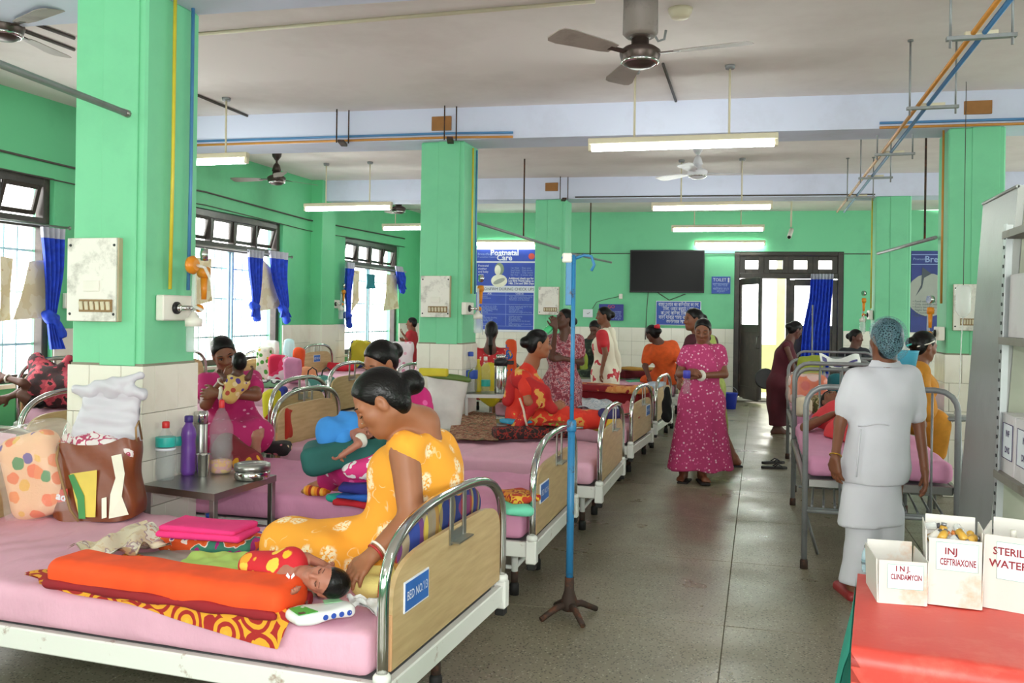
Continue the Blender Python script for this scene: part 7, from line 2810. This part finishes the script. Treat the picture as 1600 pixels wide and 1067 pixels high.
J = dict(hc=D(882, 499, z0_), hf=nrm(-.85 * R0 + .18 * UP - .45 * FW), hu=UP, nb=D(884, 521, z0_), ch=D(880, 550, z0_), pel=D(878, 602, z0_), sl=D(862, 532, z0_), sr=D(904, 532, z0_),
         el=D(862, 558, z0_ - .2), wl=D(868, 512, z0_ - .3), er=D(908, 566, z0_), wr=D(880, 560, z0_ - .22), kl=D(866, 664, z0_), kr=D(890, 664, z0_), al=D(866, 715, z0_), ar=D(890, 715, z0_), fwd=-R0 * .5 - FW * .9)
w8, g, P, B = person('person', 'woman in mottled pink dress standing and drinking from a green bottle', J, SK3, MOT, .018, 1.0, 1.0, .55, 'gown', 'bun', hem=(D(878, 700, z0_), .2), neckcut=[(D(880, 525, z0_ - .12), .075)],
                     toes={'al': -FW, 'ar': -FW}, palms={'wl': (nrm(-R0 * .2 + UP * .8), nrm(FW - R0 * .4), 1), 'wr': (nrm(-R0), nrm(FW), -1)})
q0, q1 = D(852, 518, z0_ - .34), D(870, 505, z0_ - .2)
dd = nrm(q1 - q0)
Rb = vec(dd).to_track_quat('Z', 'Y').to_matrix()
gbt = thing('bottle', 'green plastic bottle held to the mouth of the standing woman', 'bottle', q0)
part('body', MB().lathe([(0, -.05), (.034, -.05), (.036, -.02), (.036, .06), (.03, .1), (.013, .14), (.013, .17)], 16, q0, Rb), glassy('green bottle plastic', (.1, .75, .3), .75, .1), gbt)
part('neck_ring', MB().lathe([(.015, .145), (.016, .15), (.015, .155)], 12, q0, Rb), WHITEP, gbt)

# ---------------------------------------------------------------- 9 woman in white and red saree
WRS = blot('white saree with red flowers', [(0, 'e6e2cc'), (.56, 'ece8d4'), (.6, 'c43a44'), (.68, 'd86a6a')], 7, warp=.4)
z0_ = 11.3
J = dict(hc=D(943, 493, z0_), hf=nrm(-.95 * R0 - .1 * UP - .1 * FW), hu=UP, nb=D(947, 512, z0_), ch=D(946, 538, z0_), pel=D(946, 585, z0_), sl=D(940, 522, z0_ - .2), sr=D(956, 521, z0_ + .15),
         el=D(946, 552, z0_ - .25), wl=D(940, 580, z0_ - .25), er=D(958, 552, z0_ + .2), wr=D(950, 576, z0_ + .1), kl=D(938, 630, z0_), kr=D(954, 630, z0_), al=D(938, 677, z0_), ar=D(954, 677, z0_), fwd=-R0)
w9, g, P, B = person('person', 'woman in white saree with red flowers and red blouse, standing by the beds', J, SK2, WRS, .018, .95, .95, .0, 'gown', 'bun', hem=(D(945, 668, z0_), .22), toes={'al': -R0, 'ar': -R0})
blob('blouse', [cone(D(941, 524, z0_ - .2), D(944, 545, z0_ - .1), .075, .085, .05), cone(D(940, 524, z0_ - .2), D(943, 537, z0_ - .24), .06, .055, .03)], .016, plain('red blouse', 'c42a34', .8), w9)
blob('saree_fold', [cone(D(954, 519, z0_ - .05), D(962, 555, z0_ - .05), .06, .05, .06), cone(D(962, 555, z0_ - .05), D(968, 580, z0_), .05, .03, .05)], .016, WRS, w9, disp=folds(.008, 24, 24, 24))
# ---------------------------------------------------------------- 10 dark green seated figure
DKG = blot('dark green printed cloth', [(0, '1c2a22'), (.5, '2a3a2c'), (.58, '4a5a44')], 14)
z0_ = 12.6
J = dict(hc=D(930, 513, z0_), hf=nrm(-.4 * R0 - .5 * UP - .7 * FW), hu=nrm(UP - .2 * R0), nb=D(924, 530, z0_), ch=D(918, 546, z0_), pel=D(912, 584, z0_), sl=D(906, 540, z0_), sr=D(938, 538, z0_),
         el=D(900, 560, z0_ - .1), wl=D(906, 578, z0_ - .25), er=D(940, 560, z0_ - .1), wr=D(930, 578, z0_ - .25), kl=D(900, 588, z0_ - .4), kr=D(924, 588, z0_ - .4), fwd=-FW)
person('person', 'person in dark green sitting behind the woman in white saree', J, SK3, DKG, .02, 1.0, .95, .8, 'legs', 'bun', face=False, seat=ZM + .13)
# ---------------------------------------------------------------- 11 woman in orange from behind
ORD = plain('orange dress', 'd8561c', .85, var=.12, scale=20)
z0_ = 11.6
J = dict(hc=D(1019, 521, z0_), hf=nrm(-.6 * R0 - .3 * UP + .7 * FW), hu=nrm(UP - .35 * R0), nb=D(1030, 536, z0_), ch=D(1036, 552, z0_), pel=D(1042, 588, z0_ + .1), sl=D(1014, 546, z0_ + .1), sr=D(1052, 540, z0_),
         el=D(1008, 572, z0_), wl=D(1014, 590, z0_ - .1), er=D(1062, 566, z0_ - .1), wr=D(1058, 586, z0_ - .25), kl=D(1010, 596, z0_ + .4), kr=D(1034, 598, z0_ + .4), fwd=FW * .8 - R0 * .5)
w11, g, P, B = person('person', 'woman in orange dress bending forward with a red flower in her hair', J, SK3, ORD, .02, 1.05, .95, .7, 'legs', 'bun', face=False, seat=ZM + .13)
blob('red_flower', [ball(P(-.13, .01, .05), .03, .01), ball(P(-.12, .03, .07), .025, .01), ball(P(-.12, -.02, .07), .025, .01)], .012, plain('red hair flower', 'c0202c', .7), w11)

# ---------------------------------------------------------------- 12 woman in lime walking behind
LIMD = blot('lime green dress with red print', [(0, 'a4b45a'), (.58, 'b4c468'), (.66, 'a88a6a'), (.7, 'b4c468')], 6, warp=.4)
z0_ = 9.3
J = dict(hc=D(1083, 499, z0_), hf=nrm(-.92 * R0 - .08 * UP - .25 * FW), hu=UP, nb=D(1092, 522, z0_), ch=D(1098, 550, z0_), pel=D(1104, 608, z0_), sl=D(1080, 533, z0_ - .1), sr=D(1112, 532, z0_ + .1),
         el=D(1066, 560, z0_ - .1), wl=D(1062, 590, z0_ - .2), er=D(1120, 566, z0_ + .2), wr=D(1110, 590, z0_ + .2), kl=D(1096, 668, z0_), kr=D(1124, 664, z0_ + .05), al=D(1090, 722, z0_), ar=D(1148, 716, z0_), fwd=-R0 * .9 - FW * .3)
w12, g, P, B = person('person', 'woman in lime green dress walking behind the woman in pink', J, SK2, LIMD, .018, .98, 1.0, .0, 'gown', 'bun', hem=(D(1112, 714, z0_), .2), toes={'al': -R0, 'ar': nrm(-R0 * .9 + UP * .1)})
blob('blouse', [cone(D(1082, 533, z0_ - .1), D(1110, 534, z0_ + .1), .075, .075, .05), cone(D(1080, 534, z0_ - .12), D(1070, 553, z0_ - .12), .062, .055, .03), cone(D(1112, 534, z0_ + .1), D(1118, 553, z0_ + .15), .06, .055, .03), cone(D(1096, 536, z0_), D(1098, 556, z0_), .11, .11, .05)], .016, plain('dark maroon blouse', '4a1a26', .8), w12)
blob('sandal', [rbox(g['ar'] + np.array([0, 0, -.082]) - R0 * .05, (.13, .045, .014), npm(rotz(TH)), .012, 0)], .01, BLACKP, w12)

# ---------------------------------------------------------------- 13 woman in pink standing in the aisle
PKD = spots('pink nightdress with white sprigs', 'ba3a70', ['f0c8d8', 'e890b4', 'd85a94'], 34, .27, warp=.3)
z0_ = 8.42
J = dict(hc=D(1098, 517, z0_), hf=nrm(-.3 * R0 - .25 * UP - .92 * FW), hu=nrm(UP - .2 * FW), nb=D(1099, 540, z0_ + .04), ch=D(1098, 570, z0_ + .03), pel=D(1096, 628, z0_ + .03), sl=D(1074, 550, z0_), sr=D(1124, 550, z0_),
         el=D(1062, 584, z0_ - .02), wl=D(1074, 583, z0_ - .26), er=D(1132, 585, z0_ - .05), wr=D(1092, 587, z0_ - .27), kl=D(1084, 690, z0_), kr=D(1106, 690, z0_), al=D(1068, 737, z0_ + .05), ar=D(1097, 738, z0_ - .05), fwd=-FW)
w13, g, P, B = person('person', 'woman in pink nightdress with white sprigs standing in the aisle holding a bottle', J, SK2, PKD, .015, 1.02, 1.0, .42, 'gown', 'low', hem=(D(1094, 733, z0_), .27), neckcut=[(D(1098, 541, z0_ - .12), .07)],
                      toes={'al': nrm(-FW - .5 * R0), 'ar': nrm(-FW + .1 * R0)}, palms={'wl': (nrm(-FW * .4 + R0 * .6 + UP * .1), nrm(-FW * .5 + R0), 1), 'wr': (nrm(-R0 - FW * .1), nrm(FW * .6), -1)}, cloth_disp=folds(.009, 22, 22, 5), fstep=.0075, curl=.9, face='down')
band(g['er'], g['wr'], .92, .034, BANGLE, w13, 'bandage', .02)
for a_ in ('al', 'ar'):
    blob('slipper', [rbox(g[a_] + np.array([0, 0, -.08]) - FW * .05, (.048, .13, .012), npm(rotz(TH + (.4 if a_ == 'al' else 0) * -1)), .01, 0)], .01, SLIP, w13)
c = D(1073, 596, z0_ - .34)
pbt = thing('bottle', 'small clear bottle with blue cap in the hands of the woman in pink', 'bottle', c)
part('body', MB().lathe([(0, -.11), (.03, -.11), (.032, -.09), (.032, .03), (.02, .06)], 16, c), CLEARB, pbt)
part('cap', MB().lathe([(.034, .03), (.034, .09), (.03, .1), (0, .1)], 16, c), plain('violet blue plastic', '4a4ac0', .4), pbt)

# ---------------------------------------------------------------- 14 woman in maroon at the end of the aisle
MRD = plain('maroon dress', '4f1422', .85, var=.15)
z0_ = 12.0
J = dict(hc=D(1243, 515, z0_), hf=nrm(.8 * R0 - .35 * UP + .2 * FW), hu=nrm(UP + .3 * R0), nb=D(1234, 532, z0_), ch=D(1226, 555, z0_), pel=D(1216, 600, z0_), sl=D(1228, 540, z0_ - .18), sr=D(1234, 540, z0_ + .15),
         el=D(1236, 562, z0_ - .22), wl=D(1240, 582, z0_ - .2), er=D(1244, 562, z0_ + .15), wr=D(1250, 580, z0_ + .1), kl=D(1214, 640, z0_), kr=D(1218, 640, z0_), al=D(1212, 670, z0_), ar=D(1218, 670, z0_), fwd=R0)
w14, g, P, B = person('person', 'woman in sleeveless maroon dress leaning over at the end of the aisle', J, SK3, MRD, .018, .85, .98, .0, 'gown', 'bun', hip=.1, hem=(D(1216, 664, z0_), .15), face=True, toes={'al': R0, 'ar': R0})
c = D(1196, 592, 12.3)
pot = thing('bowl', 'round steel and black vessel held behind the maroon dressed woman', 'bowl', c)
Rp = Matrix.Rotation(radians(80), 3, 'X')
part('vessel', MB().lathe([(0, -.1), (.09, -.085), (.13, -.03), (.135, .02), (.12, .03), (.1, -.02), (0, -.06)], 20, c, Rp), STEEL, pot)
part('black_rim', MB().lathe([(.135, .015), (.145, .03), (.13, .045)], 20, c, Rp), BLACKP, pot)

# ---------------------------------------------------------------- 15 seated dark figure before the curtain wall
DKC = plain('very dark cloth', '20222a', .85)
z0_ = 12.2
J = dict(hc=D(1338, 527, z0_), hf=nrm(.6 * R0 - .1 * UP - .7 * FW), hu=UP, nb=D(1336, 543, z0_), ch=D(1334, 560, z0_), pel=D(1332, 594, z0_), sl=D(1318, 551, z0_), sr=D(1352, 551, z0_),
         el=D(1314, 574, z0_ - .1), wl=D(1322, 590, z0_ - .25), er=D(1358, 574, z0_ - .1), wr=D(1346, 590, z0_ - .25), kl=D(1322, 598, z0_ - .4), kr=D(1344, 598, z0_ - .4), fwd=-FW)
person('person', 'seated person in very dark clothes beyond the grey iron beds', J, SK3, DKC, .02, 1.0, .95, .9, 'legs', 'bun', face=False, seat=.69)

# ---------------------------------------------------------------- 16 the nurse
WHT = plain('white uniform cotton', 'dfdfe8', .85, var=.04, scale=5)
z0_ = 5.0
J = dict(hc=D(1384, 530, z0_ - .02), hf=nrm(FW - .12 * R0), hu=nrm(UP + .02 * R0), nb=D(1383, 570, z0_), ch=D(1378, 624, z0_), pel=D(1370, 730, z0_), sl=D(1337, 592, z0_), sr=D(1422, 588, z0_),
         el=D(1313, 660, z0_ + .02), wl=D(1305, 714, z0_ - .06), er=D(1436, 662, z0_ + .02), wr=D(1445, 733, z0_ - .05), kl=D(1345, 830, z0_), kr=D(1386, 832, z0_), al=D(1334, 912, z0_), ar=D(1384, 915, z0_ + .1), fwd=FW)
hemc = D(1361, 753, z0_)
w16, g, P, B = person('person', 'nurse in white uniform and net cap seen from behind at the right bed', J, SK2, WHT, .013, .92, 1.0, .5, None, 'low', D(1387, 548, 4.92), face=False, bust=0, fstep=.007,
                      toes={'al': nrm(FW + .2 * R0), 'ar': FW}, palms={'wl': (nrm(-UP + .03 * R0), nrm(R0 + FW * .4), -1), 'wr': (nrm(-UP * .9 + R0 * .05 - FW * .05), nrm(-R0 + FW * .4), 1)}, curl=.45, hip=.1,
                      hands_s=1.08, extra_cloth=[cone(D(1358, 690, z0_), D(1348, 764, z0_), .105, .125, .08), cone(D(1380, 690, z0_), D(1377, 766, z0_), .1, .12, .08), cone(D(1352, 606, z0_), D(1357, 690, z0_), .08, .085, .08), cone(D(1404, 606, z0_), D(1388, 690, z0_), .08, .085, .08),
                                   cone(D(1337, 600, z0_), D(1322, 642, z0_ + .02), .052, .056, .03), cone(D(1422, 597, z0_), D(1431, 647, z0_ + .02), .052, .056, .03)],
                      cloth_disp=folds(.004, 20, 20, 6), cloth_cut=[(hemc, -UP)])
blob('skirt', [cone(D(1356, 700, z0_), D(1342, 824, z0_), .1, .122, .08), cone(D(1379, 700, z0_), D(1376, 826, z0_), .095, .118, .08), cut(D(1357, 819, z0_), -UP + R0 * .06, .004)], .013, WHT, w16, disp=folds(.004, 20, 20, 5))
blob('trousers', [cone(D(1350, 800, z0_), D(1345, 860, z0_), .1, .085, .04), cone(D(1345, 860, z0_), D(1334, 908, z0_), .085, .08, .03), cone(D(1384, 800, z0_), D(1386, 910, z0_ + .1), .1, .08, .04), cut(D(1340, 911, z0_), -UP, .004)], .013, WHT, w16, disp=folds(.005, 18, 18, 10))
part('collar', MB().patch(lambda u, v: D(1383, 566, z0_) + (R0 * cos(-pi * u) * (.075 + .02 * v) * 1.0 - FW * sin(pi * u) * (.06 + .03 * v)) + UP * (.012 - .035 * v), 20, 3), WHT, w16)
part('waist_seam', MB().tube([D(1333 + 8.4 * k, 664 + 2 * sin(k), z0_ - .15 + .012 * (k - 4.5) ** 2 * .5) for k in range(1, 9)], .004, 6), WHT, w16)
part('back_pleat', MB().tube([D(1345, 670, z0_ - .135), D(1341, 710, z0_ - .145), D(1338, 745, z0_ - .15)], .005, 6), WHT, w16)
NETC = glassy('pale blue hair net', (.35, .72, .85), .38, .5)


def netcap():
    if 'net cap mesh' in MATS:
        return MATS['net cap mesh']
    t = NT('net cap mesh')
    v_ = t.coords(90)
    e = t.voro(v_, 1.0, 'DISTANCE_TO_EDGE')
    a = t.ramp(e, [(.10, (.38,) * 3), (.2, (.06,) * 3)])
    t.color((.25, .52, .64))
    t.l(a, t.b.inputs['Alpha'])
    t.set(.6)
    MATS['net cap mesh'] = t.m
    return t.m


blob('hair_net', [ell(P(-.02, 0, .025), np.array([.118, .098, .105]), B, .02), ell(P(-.085, 0, -.045), np.array([.07, .075, .07]), B, .04), cut(P(.05, 0, .07), hf * 0 + nrm(J['hf']) * .75 - UP * .6, .01)], .011, netcap(), w16)
part('hair_clip', MB().tube([P(-.16, .03, -.03), P(-.163, .055, -.02)], .005, 6), plain('turquoise clip', '3ab8b0', .3), w16)
band(g['el'], g['wl'], .95, .031, plain('gold bangle', 'c8983a', .3, .8), w16, 'bangle', .004)
blob('shoe', [rbox(g['al'] + np.array([0, 0, -.06]) + FW * .05 - R0 * .01, (.05, .135, .032), npm(rotz(TH)), .028, 0)], .01, plain('red shoe leather', '9a2a2e', .4), w16)
blob('shoe', [rbox(g['ar'] + np.array([0, 0, -.06]) + FW * .05, (.05, .135, .032), npm(rotz(TH)), .028, 0)], .01, plain('red shoe leather', '9a2a2e', .4), w16)
blob('shoe_sole', [rbox(g['al'] + np.array([0, 0, -.09]) + FW * .05 - R0 * .01, (.052, .14, .01), npm(rotz(TH)), .008, 0)], .01, BLACKP, w16)

# ---------------------------------------------------------------- 17 patient lying on the right bed
CORD = plain('coral red dress', 'd83a42', .85, var=.1)
z0_ = 6.5
J = dict(hc=D(1300, 628, 7.35), hf=nrm(UP * .8 - FW * .3), hu=nrm(FW), nb=D(1306, 642, 7.1), ch=D(1318, 655, 6.9), pel=D(1335, 680, 6.45), sl=D(1292, 650, 7.0), sr=D(1335, 645, 7.0),
         el=D(1258, 668, 6.75), wl=D(1300, 648, 6.6), er=D(1352, 660, 6.8), wr=D(1350, 668, 6.5), kl=D(1345, 690, 6.1), kr=D(1368, 690, 6.1), al=D(1350, 715, 5.95), ar=D(1376, 715, 5.95), fwd=UP)
person('person', 'patient in coral red lying on the grey iron bed behind the nurse', J, SK2, CORD, .016, 1.0, 1.0, .3, 'legs', 'bun', face=True, feet=False, seat=.693)

# ---------------------------------------------------------------- 18 attendant in mustard on the far side of the right bed
MSD = plain('mustard saree', 'c8862a', .85, var=.15, scale=12)
z0_ = 7.3
J = dict(hc=D(1444, 541, z0_), hf=nrm(.9 * R0 - .2 * UP + .2 * FW), hu=UP, nb=D(1436, 572, z0_), ch=D(1434, 602, z0_), pel=D(1432, 652, z0_), sl=D(1430, 583, z0_ - .18), sr=D(1436, 582, z0_ + .18),
         el=D(1432, 628, z0_ - .22), wl=D(1440, 652, z0_ - .3), er=D(1442, 628, z0_ + .2), wr=D(1456, 650, z0_ - .1), kl=D(1462, 662, z0_ - .15), kr=D(1462, 660, z0_ + .15), al=D(1462, 705, z0_ - .1), ar=D(1464, 705, z0_ + .12), fwd=R0)
w18, g, P, B = person('person', 'attendant in mustard saree sitting beyond the right bed, half hidden by the nurse', J, SK2, MSD, .016, 1.0, 1.05, .5, 'legs', 'bun', face=True, feet=False)
part('head_band', MB().tube([P(.02, .082, .05), P(-.02, .085, .02), P(-.09, .05, -.02), P(-.1, 0, -.03), P(-.09, -.05, -.02), P(-.02, -.085, .02), P(.02, -.082, .05)], .006, 6), BANGLE, w18)
blob('saree_fold', [cone(D(1434, 580, z0_ - .15), D(1445, 640, z0_ - .22), .085, .09, .06)], .016, MSD, w18, disp=folds(.008, 24, 24, 24))

# ---------------------------------------------------------------- 19 child at the far window
z0_ = 12.6
J = dict(hc=D(643, 505, z0_), hf=nrm(-.95 * R0), hu=UP, nb=D(644, 517, z0_), ch=D(643, 530, z0_), pel=D(642, 556, z0_), sl=D(640, 522, z0_ - .08), sr=D(647, 522, z0_ + .08), el=D(636, 530, z0_ - .1), wl=D(630, 522, z0_ - .1),
         er=D(640, 534, z0_ + .1), wr=D(632, 532, z0_ + .08), kl=D(632, 560, z0_ - .05), kr=D(632, 560, z0_ + .08), al=D(642, 574, z0_ - .05), ar=D(642, 574, z0_ + .08), fwd=-R0)
person('child', 'small child in red sitting up on the bed at the farthest window', J, SK2, plain('red child shirt', 'b02c34', .8), .016, .55, .72, .3, 'legs', 'crop', face=False, hands_s=.6, bust=0, cat='child', feet=False, seat=ZM + .13)
